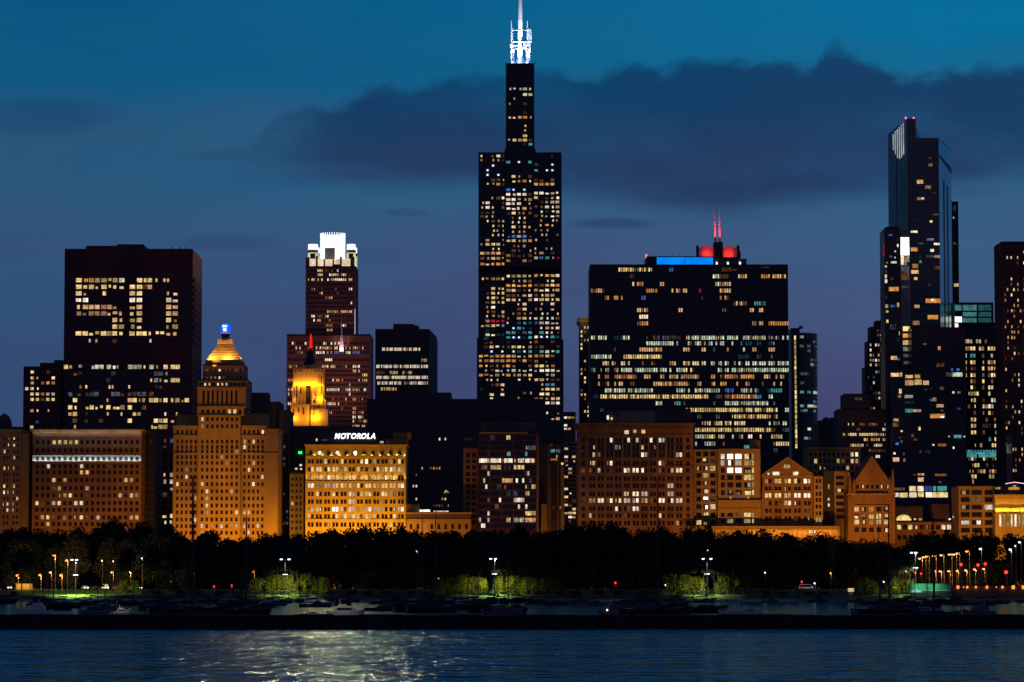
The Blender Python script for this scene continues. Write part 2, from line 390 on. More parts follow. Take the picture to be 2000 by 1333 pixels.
# ------------------------------------------------------------------ ground, water
g = MB(); g.box(-9000, 9000, 1292, 30000, -3, GZ); tag(g.build('ground', mat('park_ground', (0.03, 0.035, 0.02), 0.95, 0.4, 0.05)), kind='structure')
def water_mat():
    m = bpy.data.materials.new('lake_water'); m.use_nodes = True; nt = m.node_tree; b = nt.nodes['Principled BSDF']; L = nt.links.new
    b.inputs['Base Color'].default_value = (0.0, 0.02, 0.04, 1); b.inputs['Roughness'].default_value = 0.06; b.inputs['IOR'].default_value = 1.33
    g = nt.nodes.new('ShaderNodeNewGeometry'); sp = nt.nodes.new('ShaderNodeSeparateXYZ'); L(g.outputs['Position'], sp.inputs[0])
    h = None
    for sc_, wgt, st in ((0.8, 0.10, (1, .35, 1)), (0.25, 0.26, (1, .7, 1)), (0.05, 0.35, (.8, 1, 1))):
        mp = nt.nodes.new('ShaderNodeMapping'); mp.inputs['Scale'].default_value = st; L(g.outputs['Position'], mp.inputs[0])
        n = nt.nodes.new('ShaderNodeTexNoise'); n.inputs['Scale'].default_value = sc_; n.inputs['Detail'].default_value = 1.5; L(mp.outputs[0], n.inputs['Vector'])
        k = nt.nodes.new('ShaderNodeMath'); k.operation = 'MULTIPLY'; L(n.outputs['Fac'], k.inputs[0]); k.inputs[1].default_value = wgt
        if h is None: h = k.outputs[0]
        else:
            a = nt.nodes.new('ShaderNodeMath'); a.operation = 'ADD'; L(h, a.inputs[0]); L(k.outputs[0], a.inputs[1]); h = a.outputs[0]
    # the harbour behind the breakwater is calm, the open lake is ruffled
    mr = nt.nodes.new('ShaderNodeMapRange'); L(sp.outputs[1], mr.inputs[0]); mr.inputs[1].default_value = 510; mr.inputs[2].default_value = 525
    mr.inputs[3].default_value = 4.6; mr.inputs[4].default_value = 1.3
    pn = nt.nodes.new('ShaderNodeTexNoise'); pn.inputs['Scale'].default_value = 0.012; pn.inputs['Detail'].default_value = 2; L(g.outputs['Position'], pn.inputs['Vector'])
    pr = nt.nodes.new('ShaderNodeMapRange'); L(pn.outputs['Fac'], pr.inputs[0]); pr.inputs[1].default_value = .3; pr.inputs[2].default_value = .7; pr.inputs[3].default_value = .6; pr.inputs[4].default_value = 1.3
    mm = nt.nodes.new('ShaderNodeMath'); mm.operation = 'MULTIPLY'; L(mr.outputs[0], mm.inputs[0]); L(pr.outputs[0], mm.inputs[1])
    bp = nt.nodes.new('ShaderNodeBump'); bp.inputs['Strength'].default_value = 1.0; L(mm.outputs[0], bp.inputs['Distance']); L(h, bp.inputs['Height'])
    nt.nodes.remove(b); gl = nt.nodes.new('ShaderNodeBsdfGlossy'); gl.inputs['Color'].default_value = (.3, .78, 1, 1); gl.inputs['Roughness'].default_value = .1  # teal of the reflected sky put into the gloss colour
    df = nt.nodes.new('ShaderNodeBsdfDiffuse'); df.inputs['Color'].default_value = (0, .03, .06, 1); lw = nt.nodes.new('ShaderNodeLayerWeight'); lw.inputs['Blend'].default_value = .12
    fr_ = nt.nodes.new('ShaderNodeMapRange'); fr_.inputs[3].default_value = .08; fr_.inputs[4].default_value = .95; L(lw.outputs['Fresnel'], fr_.inputs[0])
    mx = nt.nodes.new('ShaderNodeMixShader'); L(fr_.outputs[0], mx.inputs[0]); L(df.outputs[0], mx.inputs[1]); L(gl.outputs[0], mx.inputs[2])
    for q in (gl, df, lw): L(bp.outputs[0], q.inputs['Normal'])
    L(mx.outputs[0], [n for n in nt.nodes if n.type == 'OUTPUT_MATERIAL'][0].inputs[0]); return m
w = MB(); w.v = [(-3000, -400, 0), (3000, -400, 0), (3000, 1290, 0), (-3000, 1290, 0)]; w.f = [(0, 1, 2, 3)]; w.m = [0]
tag(w.build('water', water_mat()), kind='structure')
# breakwater of stone blocks
bw = thing('breakwater', (0, 519, 0), 'long low black stone breakwater crossing the whole picture above the lake', 'breakwater')
b = MB(); rg = random.Random(4); BW = mat('breakwater_stone', (0.02, 0.02, 0.022), 0.9, 0.4, 0.4)
x = -260.0
while x < 260:
    L_ = rg.uniform(3.5, 7); b.box(x, x + L_ - .12, 516 + rg.uniform(0, .4), 523 + rg.uniform(-.5, .5), -1.5, 2.14 + rg.uniform(-.08, .1)); x += L_
b.build('stone_course', BW, bw, (0, 519, 0))
b = MB(); b.box(-260, 260, 517.2, 521.8, -1.4, 1.9); b.build('core', BW, bw, (0, 519, 0))
# grass bank along the harbour edge
b = MB(); nx = 160; rows_ = ((1283, -.5), (1283.02, 1.1), (1284, 1.15), (1290, 2.1), (1296, 2.7), (1330, 2.6))
for y, z in rows_:
    for i in range(nx + 1):
        b.v.append((-400 + 800 * i / nx, y, z + (rg.uniform(-.12, .12) if 1284 < y else 0)))
for j in range(len(rows_) - 1):
    for i in range(nx):
        a = j * (nx + 1) + i; b.f.append((a, a + 1, a + nx + 2, a + nx + 1)); b.m.append(0 if j < 2 else 1)
tag(b.build('ground', [mat('seawall_concrete', (0.2, 0.2, 0.18), .9, .3, .4), mat('bank_grass', (0.03, 0.05, 0.014), .9, .7, .25)]), kind='structure')
tag(MB().box(-400, 400, 1745, 1762, GZ, GZ + .02).build('road', mat('asphalt', (0.05, 0.05, 0.05), .9, .2, .3)), kind='structure')
# ================================================================== BACK ROW
# --- tall black tower
def tube_pat(t):
    rows = []
    for ln in t.split():
        y, s_ = ln.split(':'); rows.append((float(y), s_))
    return rows
LEFT = """305:s.kwk 313:s.ssk 324:..x.. 333:.x... 342:.x.x. 352:..kks 360:.yyok 387:..skw 396.5:sw..k 405.5:sws.k 415:kks.. 423:kws.. 432:.sksw 441.5:..sss 451:..sss 459.5:..sss 469:.y..s
477.5:yyyyy 486.5:..ss. 495:aaaak 505:kaaaa 516:oaooo 545:yyooy 564:..ysa 573:.kysy 582:.sysy 591:.kysy 600.5:.sw.. 609.5:.sk.a 618:.syso 627.5:.arrr 636.5:aaaab 645:.tt.. 654:.pwtt 661.5:.t..t
669.5:.kk.. 678:.kaws 687:..x.x 696:ooooo 705:oooao 715:oskoo 724:.skpp 733:oaoyy 742.5:.sss. 752:..kky 761:q...a 771:..y.w 779:..w.."""
MID = """317:c.x.c 345:.ys.k 354:.yoos 371:bx.x. 380:wwwwk 390:wwwsp 398:www.s 407.5:wwwas 416.5:kyssk 426:.sss. 434.5:.sso. 443.5:.ysao 453:.sss. 462:bbwbk 470.5:yyyyo 481:.ssy. 490:.kk.s 499.5:okkkk 509.5:o..ak
539.5:yyyyy 549.5:.ssyk 558:oaaoo 567.5:yaksy 577.5:kksaw 586:yay.y 594.5:..sw. 604:..ky. 613:.sksy 622:s.yys 631:s.tct 641.5:.xcbt 650:cctqc 659.5:cxxtc 668:k...a 678:kyyyy 687:.xtxc 696:aoyyo 705:ookok 715:oo..k
724:ppppp 733:oyyoy 741:..w.s 768:...kw 777:..s.."""
RIGHT = """306:...k. 313:s.kk. 322:t..x. 333:c.xx. 352:kk.k. 360:yooy. 377.5:pwwww 386.5:y.kww 395:.kwwa 404.5:kswwa 414:.skwp 422:kswwa 431:.s.ss 440.5:.sos. 450:sss.. 459:.ss.s 469:s.k.. 476.5:.pyoo 486:s.ss. 494.5:sa.k.
504:wbcsr 538.5:oyoyw 549:..sy. 557.5:kkyyo 567:yywsy 577:ksay. 585.5:wyysy 594:.s.w. 604:ss.a. 613:.ss.s 622:ppwpk 631:bwwww 641:.saaw 650:.cwpk 658.5:wxxct 668:k..k. 678:kk..k 687:tcppc 695.5:ooao. 706:o.k.. 715:yyaa.
724:pwwpy 733:..yp. 742:aaakk 751.5:.sbc. 760.5:.yyyy 770:.wyk. 779:kaaaa 787.5:..www 807:..s.y 818:...aa"""
UP = """174:swwws 185:...pp 193:.s... 203:s..k. 210:s..y. 220:...k. 229.5:yyyos 246:...s. 255:...a. 258:.s... 265.5:...y. 274:waaak 282:...tc 287:x...."""
D = 2820
b = Bld('skyscraper', 'tallest black tower with stepped top under the glowing white mast', 1016, D, 'skyscraper')
wall = b.mb('wall', W_BLACK)
def tubefac(x0, x1, table, ytop, ybot, Dp, dep, xs):
    rows = tube_pat(table); X0, Z1 = P(x0, ytop, Dp); X1 = P(x1, ytop, Dp)[0]; Z0 = GZ if ybot is None else P(x0, ybot, Dp)[1]
    wall.box(X0, X1, Dp + .5, Dp + dep, Z0, Z1)
    rr = []; ln = []
    prev = None
    for y, s_ in rows:
        if prev and y - prev < 8: continue
        rr.append((P(x0, y + 2.5, Dp)[1], P(x0, y - 2.5, Dp)[1])); ln.append(s_); prev = y
    cols = [(P(a + .5, 560, Dp)[0], P(c - .5, 560, Dp)[0]) for a, c in xs]
    b.facade(wall, 'F', Dp, X0, X1, Z0, Z1, cols, rr, strs(ln), .5)
    r = b.mb('roof', ROOF); r.box(X0, X1, Dp + .5, Dp + dep, Z1 + .003, Z1 + .1)
    return X0, X1, Z0, Z1
lc = [(937.6, 946.2), (948, 956.6), (958.9, 967.4), (969, 977.7), (979.5, 985.3)]; mc = [(988.2, 997.2), (998.9, 1007.4), (1009.4, 1017.9), (1020, 1028.8), (1031.3, 1039.2)]
rc = [(1043, 1051), (1053, 1062.3), (1064.3, 1072.8), (1075, 1083.2), (1085, 1093)]
split = [l for l in LEFT.split()]; 
tubefac(934.5, 987, ' '.join(l for l in LEFT.split() if float(l.split(':')[0]) < 660), 298, 661, D, 70, lc)
tubefac(931.5, 987, ' '.join(l for l in LEFT.split() if float(l.split(':')[0]) > 660), 660.5, None, D - .6, 71, [(935.3, 943.5), (945, 954.3), (956, 964.7), (967, 975.5), (977.3, 985.4)])
tubefac(987, 1041.2, MID, 297.5, None, D - .3, 70.5, mc)
tubefac(1041.2, 1097, ' '.join(l for l in RIGHT.split() if float(l.split(':')[0]) < 663), 298, 664, D, 70, rc)
tubefac(1041.2, 1100.5, ' '.join(l for l in RIGHT.split() if float(l.split(':')[0]) > 663), 663.5, None, D - .6, 71, [(a + .4, c + .4) for a, c in rc])
uX0, uX1, uZ0, uZ1 = tubefac(988, 1043.5, UP, 124, 298.5, D + 6, 50, [(991, 999.5), (1001, 1009), (1011.5, 1019.5), (1021, 1030), (1032, 1040.3)])
b.block('mechanical_band', D + 5.5, 50, 985.5, 1046, 290.5, 297.4, W_BLACK)
for xa, xc in ((934.5, 1097),):
    b.block('mechanical_band', D - .75, .74, xa, xc, 521, 534, mat('louvre_black', (0.008, 0.008, 0.01), .7, .3, .4))
# antenna mast
ax = P(1016.5, 124, D)[0]; S = D / F
m_ = b.mb('antenna', PAINTW); cy = D + 22; base = uZ1
def zpx(y): return P(1000, y, D)[1]
def xpx(x, y=60): return P(x, y, D)[0]
top_z = base + 80
m_.tube((ax - 1.2 * S, cy, base), (ax, cy, zpx(30)), 4.8 * S, 4.4 * S, 12); m_.tube((ax, cy, zpx(30)), (ax, cy, zpx(-20)), 4.2 * S, 3.2 * S, 12); m_.tube((ax, cy, zpx(-20)), (ax, cy, zpx(-75)), 1.6 * S, .8 * S, 8)
a2 = b.mb('antenna_frame', PAINTW)
for x, y0, y1, r in ((998.8, 33, 124, 1.0), (1001.5, 48, 124, .6), (1003.5, 80, 124, .5), (1030.2, 33, 124, 1.0), (1032.8, 48, 122, .8), (1035, 50, 112, .6), (1037.5, 50, 76, .7), (1028, 80, 124, .6)):
    a2.tube((xpx(x), cy - rg.uniform(1, 5), zpx(y1)), (xpx(x), cy - 1, zpx(y0)), r * S * .62, r * S * .55, 6)
for x0, x1, y, r in ((999, 1038, 75, .9), (1003, 1034, 88, .8), (998, 1011, 82, .8), (999, 1038, 52, .3)):
    a2.tube((xpx(x0), cy - 2, zpx(y)), (xpx(x1), cy - 2, zpx(y)), r * S, r * S, 6)
for x, y in ((998.5, 82), (1003, 92), (1024, 78), (1034, 92), (1001, 116), (1029, 116), (1025, 85)):
    a2.box(xpx(x) - 1.6 * S, xpx(x) + 1.6 * S, cy - 4, cy - 2.6, zpx(y + 4), zpx(y - 2))
for k in range(7): a2.tube((xpx(1006 + k * 3.4), cy - 9, base), (xpx(1006 + k * 3.4), cy - 9, base + 3 + (k % 3)), .25, .15, 5)
for q in ((-13, 5.5), (13, 5.5), (-13, 38), (13, 38)):
    l = (ax + q[0], D + 6 + q[1] - 3, base + 1.2)
    f = b.mb('floodlight', STEEL); f.box(l[0] - .5, l[0] + .5, l[1] - .4, l[1] + .4, base + .1, base + .9)
    light('SPOT', l, 1.9e5 if q[1] < 20 else 4e4, (.72, .78, 1), b.root, b.org, (ax, cy, base + 46), 100, 1, .4)
    light('SPOT', l, 2.5e4, (.4, .55, 1), b.root, b.org, (ax, cy, base + 8), 120, 1, .4)
b.done()
# --- tower with glowing glass crown
D = 2760; S = D / F
b = Bld('skyscraper', 'brown tower with a glowing white drum crown and four lit corner turrets', 647, D, 'skyscraper')
sh = segs("""529:621-630y,634-649k,659-661w
537:621-630y,643-647w,652-662y,667-677y,681-684k
546.5:601-603k,609-615a,621-631w1,634-640w,645-649w,652-663w1,668-677w,681-689a
565:608-615w.7,629-631k,654-656k,680-689w
573:620-628a.6,659-661k
582:634-648o
592:603-605w,685-688w
609:640-648a,652-662a,668-689a1
618:607-613w,620-630k,634-640w
626:612-614w,620-624a,643-646a
636:635-648o,668-676w
645:640-648a
654:640-646k
661:637-648w,682-686w""", 3, 3)
b.tier(D, 46, 597, 695, 523, 657, W_BROWN, even(600, 692, 24, .68), rowsat([529, 537, 546.5, 556, 565, 573, 582, 592, 600, 609, 618, 626, 636, 645, 654], 4.6), sh, .5, side=('R', 8, .05, 'k'))
ba = segs("""671:569-575w,596-599w,633-637w,645-649w,655-662w,678-682k
680:578-592y.6,598-606k,619-630y,633-648a,652-662y,676-685y.7,688-703y,707-710w
689:578-592q,619-630w,633-648p,652-661b,675-684p,688-703b
703:633-648w1
716:564-569y,572-574k,578-583a,625-648y.9,651-655a,669-671k,675-678o,688-703w,707-709k
725:653-656q,689-695y,701-703w
733:707-717y1
743:563-572o,651-653w,656-661o,669-671a,700-702w,706-717a
752:681-685w
761.5:563-572w,632-648p1,651-662p1,669-671w,675-684w,688-703p1,706-717w
770:563-572a,681-683w
780:651-653o,660-662k,675-677o,689-693o,700-702k,707-709k
789:563-568w,640-648w,651-662a.7,675-677k
798:669-671k,689-694o
806:641-648w,689-693a,700-704k,705-717o.6
815:689-693w,700-704w,705-717o.6
823:689-693w,700-704k,702-717y1
833:688-703y1,706-712w""", 5, 3)
b.tier(D - 4, 60, 560, 723.5, 656, None, W_BROWN, even(562, 721, 44, .7), rowsat([671, 680, 689, 703, 716, 725, 733, 743, 752, 761.5, 770, 780, 789, 798, 806, 815, 823, 833], 5.2), ba, .5)
b.block('parapet_block', D - 3.9, 8, 563, 585, 653, 655.9, W_BROWN); b.block('parapet_block', D - 3.9, 8, 702, 722, 653, 655.9, W_BROWN)
CR = emit('crown_glass', (0.84, .95, 1, 1), 1.35, True, .12, .15); CR2 = emit('crown_glass_dim', rgb(255, 222, 190), .95, True, .3, .2); CR3 = emit('crown_glass_side', rgb(226, 226, 176), .8, True, .3, .2)
cx, _ = P(647, 480, D); cyy = D + 23
def zc(y): return P(647, y, D)[1]
rr = 24.8 * S; dr = b.mb('crown_drum', CR)
dr.lathe(cx, cyy, [(rr, zc(512)), (rr, zc(456.5)), (rr * .98, zc(456.4))], 32)
fin = b.mb('crown_fin', CR)
for i in range(32):
    t = 2 * math.pi * i / 32; fin.tube((cx + math.cos(t) * rr * .97, cyy + math.sin(t) * rr * .97, zc(456.3)), (cx + math.cos(t) * rr * .97, cyy + math.sin(t) * rr * .97, zc(451)), .42, .42, 5)
fr = b.mb('crown_frame', mat('crown_frame_paint', (.5, .5, .45), .6, .1))
fr.box(P(633, 480, D)[0], P(652.5, 480, D)[0], cyy - rr - 1.2, cyy - rr + 6, zc(507), zc(482))
for i in range(8): fr.lathe(cx, cyy, [(rr * 1.012, zc(509 - i * 6.6)), (rr * 1.012, zc(508.7 - i * 6.6))], 32)
for x0, x1 in ((600, 620), (676, 693.5)):
    xx, _ = P((x0 + x1) / 2, 490, D); r_ = (x1 - x0) / 2 * S
    for yy_, nm in ((D + 6 + r_, 'F'), (D + 42 - r_, 'B')):
        t = b.mb('corner_turret', CR3); t.lathe(xx, yy_, [(r_, zc(515)), (r_, zc(492))], 20)
        b.mb('turret_cap', CR).lathe(xx, yy_, [(r_ * .98, zc(487)), (r_ * .98, zc(475.5))], 20)
        b.mb('turret_band', mat('turret_band', (.5, .45, .3), .7, .1)).lathe(xx, yy_, [(r_ * 1.05, zc(492.2)), (r_ * 1.05, zc(486.8))], 20)
        b.mb('turret_recess', W_DARK).box(xx - r_ * .5, xx + r_ * .5, yy_ - r_ * 1.06, yy_ - r_ * .6, zc(509), zc(494))
for x0, x1, yt in ((597, 604.5, 503), (617, 620.5, 500), (632.2, 635, 507), (649.3, 652.3, 507), (664, 667.5, 502), (684.3, 692, 502)):
    b.block('pier', D + .02, 5, x0, x1, yt, 523, W_BROWN)
for x0, x1, y0, m in ((604.5, 617, 506, CR2), (620.5, 632.2, 506, CR2), (635, 649.3, 507, CR2), (652.3, 664, 506, CR2), (667.5, 684.3, 506, CR2)):
    b.block('lantern_panel', D + 1, 1.5, x0, x1, y0, 522.6, m)
b.block('pier', D + .6, 1, 652.3, 664, 516.5, 522.8, W_BROWN)
for i in range(10): b.block('louvre', D + .93, .05, 604.5, 684.3, 508.5 + i * 1.4, 508.7 + i * 1.4, W_BROWN)
for x, dz in ((610, 838), (650, 838), (700, 838)):  # lamps out of sight, added to warm the brown walls
    xx = P(x, 838, D)[0]; b.mb('floodlight', STEEL).box(xx - 1, xx + 1, D - 60, D - 59, P(x, 842, D)[1], P(x, 839, D)[1]); light('SPOT', (xx, D - 59.5, P(x, 837, D)[1]), 1.6e4, (1, .5, .3), b.root, b.org, (P(647, 640, D)[0], D, P(x, 650, D)[1]), 110, 1, 1)
for x in (612, 647, 682):                                        # unseen spots added to cast glitter on the lake
    xx, zz_ = P(x, 497, D); light('SPOT', (xx, D - 2.5, zz_), 4.0e5, (1, .42, .2) if x != 612 else (1, .28, .1), b.root, b.org, (0, 100, 0), 16, .6, 3.0)
    b.root.children[-1].visible_glossy = True
sp = b.mb('lit_pylon', mat('pylon_white', (.7, .6, .6), .7, .15, .3)); xx = P(668, 690, D)[0]
sp.taper(xx - 1.9, xx + 1.9, D - 8, D - 4.3, P(668, 693, D)[1], xx - 1.0, xx + 1.0, D - 7, D - 5.2, P(668, 656, D)[1]); sp.taper(xx - .5, xx + .5, D - 6.5, D - 5.5, P(668, 656, D)[1], xx - .15, xx + .15, D - 6.2, D - 5.9, P(668, 620, D)[1])
b.mb('bracket_ledge', W_BROWN).box(xx - 3, xx + 3, D - 13, D - 4.02, P(668, 695, D)[1], P(668, 693.2, D)[1])
for q in (-2, 2): light('SPOT', (xx + q, D - 12, P(668, 692.6, D)[1]), 3600, (1, .7, .7), b.root, b.org, (xx, D - 6, P(668, 674, D)[1]), 70, 1, .2)
b.block('corner_light_strip', D - .3, .6, 692.4, 694.4, 604, 656, emit('cool_strip', rgb(170, 180, 210), .7))
b.done()
# --- stout dark office block with chamfered corner
D = 2300; S = D / F
b = Bld('office_tower', 'square dark office tower with chamfered right corner between brown tower and black skyscraper', 790, D, 'office tower')
X0, Z1 = P(733, 643, D); X1 = P(838, 643, D)[0]; X2, _ = P(851.5, 657, D); zs2 = P(838, 655, D)[1]
w_ = b.mb('wall', W_BLACK)
of = segs("""682.5:748-824w.75
693.5:692-696w
704:823-832y
716:736-834w.95
728:736-752k,760-776a.7,787-808a.8
737.5:736-834w.95
748.5:736-834w.85
760:744-776a.9""", 9, 3)
cols = even(735, 836, 46, .62); rws = rowsat([682.5, 693.5, 704, 716, 728, 737.5, 748.5, 760, 771], 6)
cm = [(P(a, 720, D)[0], P(q, 720, D)[0]) for a, q in cols]; rm = [(P(790, q, D)[1], P(790, a, D)[1]) for a, q in rws]
w_.box(X0, X1, D + .4, D + 60, GZ, Z1); b.facade(w_, 'F', D, X0, X1, GZ, Z1, cm, rm, of, .4, key=lambda i, j: (sum(cols[i]) / 2, sum(rws[j]) / 2))
w_.prism([(X1 + .01, D + .3), (X2, D + 14), (X2, D + 60), (X1 + .01, D + 60)], GZ, [Z1, zs2, zs2, Z1])
b.block('penthouse', D + 8, 30, 768, 808, 633, 642.8, W_BLACK); b.block('penthouse', D + 10, 20, 808, 818, 636, 642.8, W_BLACK); b.block('antenna', D + 9, .4, 811, 811.6, 622, 636, STEEL)
b.done()
# --- broad plain dark block
D = 2030
b = Bld('office_block', 'broad plain black block standing before the tallest tower', 880, D, 'office block')
b.tier(D, 60, 717, 1062, 779.5, None, W_BLACK, even(720, 1059, 60, .5), rowsat([858, 866, 915, 928, 950, 962, 975, 988], 4.6),
       segs("""858:857-875w.5,909-930t.8
915:822-860o.8
928:811-816k
950:808-817w
975:811-818w,850-873y.8
962:868-874y
988:845-880q.6""", 11, 3), .3, parapet=0)
b.tier(D + 4, 50, 790, 881, 767, 779.4, W_BLACK, parapet=0); b.block('penthouse', D + 6, 20, 736, 765, 776, 779.4, W_BLACK)
b.mb('string_light', LIT['y']).tube((P(868, 963, D)[0], D - .5, P(868, 963, D)[1]), (P(871, 958, D)[0], D - .5, P(871, 958, D)[1]), .2, .2, 5); b.mb('string_light', LIT['y']).tube((P(871, 958, D)[0], D - .5, P(871, 958, D)[1]), (P(876, 963, D)[0], D - .5, P(876, 963, D)[1]), .2, .2, 5)
b.done()
# --- dark red tower spelling a number with its windows
D = 1950
b = Bld('office_tower', 'dark red slab tower whose lit windows spell a large 50', 258, D, 'office tower')
NUM = ["yooyyyyp.yyysss.", "yyyyyyyyyyka....", "yy..y...yy....sy", "ww......ww....ww", "yaaaaaa.aa....aa", "aaaaaaaayy....yy", "......aayy....yy", "......yyyy....yy", "yyyyyyyyyyyyyyyy", "..ss..k....s...."]
nc = [(126, 131), (133, 138), (140, 145), (148, 159.2), (161.7, 172), (173.3, 183), (184.9, 194.5), (197.4, 208), (209.6, 218.5), (219.7, 229), (232, 242.6), (244.5, 250.5), (253, 263.5), (267, 277.3), (278.3, 287), (288, 296.5),
      (301.2, 311.2), (313, 323.5), (324.6, 334.2), (337, 347.5), (350, 357), (359, 366), (368, 374), (376, 380)]
def numpat(i, j, x, y):
    k = i - 3
    if i == 11 or i >= 20 or i < 3 or j > 9: return '.'
    if i > 11: k -= 1
    c = NUM[j][k]; return c
X0, Z1 = P(126.5, 487.5, D); X1 = P(376, 487.5, D)[0]; zb = P(258, 705, D)[1]
w_ = b.mb('wall', W_RED); dep = 62
w_.box(X0, X1 - .35, D + .35, D + dep, GZ, Z1)
cm = [(P(a, 600, D)[0], P(q, 600, D)[0]) for a, q in nc]
rws = rowsat([547.7, 560.7, 573.4, 586.4, 600, 612.6, 625.4, 638.4, 651.7, 666], 8.2); rm = [(P(258, q, D)[1], P(258, a, D)[1]) for a, q in rws]
b.facade(w_, 'F', D, X0, X1, zb, Z1, cm, rm, numpat, .35, glass='.')
lo = segs("""717:123-144y1,148-156p,171-227p.97,229-247s.5,250-262p1,264-298p.95,300-311w,322-346y,350-353w.4
730:147-156k,173-175s,198-225q.7,300-315q,317-332p
743:208-213q,287-295p,304-331p.9,335-346y
756:139-178s.5,209-260s.6,299-320o1,325-360s.35
770:134-190q.85,214-296q.85,300-303s,350-353s
782:140-153y1,208-211s,250-259a,263-298y1,299-331y1,334-366y.95
796:137-154y1,157-188y1,192-260y1,275-291k,348-351s
809:136-153a1,167-178k,208-211s,238-248y,262-273y,319-331a,345-348s
822:143-151k,167-177k,191-203k,247-260y1,297-331y1,334-342a
834:140-150s,283-295y1,296-330y1
861:307-330y1,332-338b
874:307-316y,320-336k
928:315-337y1
941:305-337p1
954:304-316r,317-338w
967:309-325q
992:305-312k
1008:303-338y1
1020:303-338p.7""", 21, 4)
rws2 = rowsat([717, 730, 743, 756, 770, 782, 796, 809, 822, 834, 847, 861, 874, 888, 901, 914, 928, 941, 954, 967, 981, 992.5, 1008, 1020], 8); rm2 = [(P(258, q, D)[1], P(258, a, D)[1]) for a, q in rws2]
lc2 = groups(121, 372, 6, 4, .9, .12); cm2 = [(P(a, 780, D)[0], P(q, 780, D)[0]) for a, q in lc2]
b.facade(w_, 'F', D, X0, X1, GZ, zb, cm2, rm2, lo, .35, key=lambda i, j: (sum(lc2[i]) / 2, sum(rws2[j]) / 2))
sc_ = [(D + 1.5 + i * 4.3, D + 3.9 + i * 4.3) for i in range(14)]
b.facade(w_, 'R', X1, D + .36, D + dep - .02, GZ + .1, Z1 - .1, sc_, rm + rm2, rnd(.02, 'k', 3), .35)
rf = b.mb('roof', W_RED); rf.box(X0, X1, D + .36, D + dep, Z1 + .003, Z1 + .4)
b.block('penthouse', D + 12, 25, 168, 228, 480.5, 487.3, W_DARK); b.block('penthouse', D + 12.02, 25, 228, 280, 477.5, 487.3, W_DARK)
for xx in (335, 350, 363): b.block('vent_pipe', D + 20, .6, xx, xx + 1.6, 482, 487.3, W_DARK)
RED = emit('beacon_red', (1, .05, .03, 1), 4)
b.mb('beacon', RED).lathe(P(228, 476, D)[0], D + 14, [(.2, P(228, 479, D)[1]), (.75, P(228, 477, D)[1]), (.2, P(228, 474, D)[1])], 8)
b.done()
D = 1965
b = Bld('office_block', 'dark block with scattered orange windows at left foot of the red slab tower', 84, D, 'office block')
pt = strs([".w..k..", ".ys..y.", ".y.ooa.", "yys....", ".yyoww.", ".yykyy.", ".......", ".os.s..", ".......", "..b....", ".y....."])
b.tier(D, 40, 46, 120, 716, None, W_RED, even(47, 119, 7, .62), rowsat([727, 738.6, 748.3, 759.4, 770, 780.5, 791, 802.4, 813, 824.6, 834.4], 5.6), pt, .35, parapet=0)
b.tier(D + 3, 36, 78, 121, 709, 715.8, W_RED, parapet=0); b.block('penthouse', D + 9, 14, 106, 122, 703.5, 708.8, W_DARK)
b.block('string_light', D - .4, .3, 55, 58, 853, 960, W_DARK)
b.spots(D, [(55, 63, 853 + i * 10.5, 859 + i * 10.5, 'wypykkpb'[i % 8]) for i in range(12)]); b.done()
b = Bld('domed_rooftop', 'dark round roofed block behind the left edge building', 5, 1920, 'building')
b.tier(1920, 20, -20, 17, 832, None, W_DARK, parapet=0); b.mb('dome', W_DARK).lathe(P(2, 832, 1920)[0], 1932, [(4.6, P(2, 832, 1920)[1]), (4.4, P(2, 822, 1920)[1]), (3, P(2, 812, 1920)[1]), (.5, P(2, 806, 1920)[1])], 14); b.done()
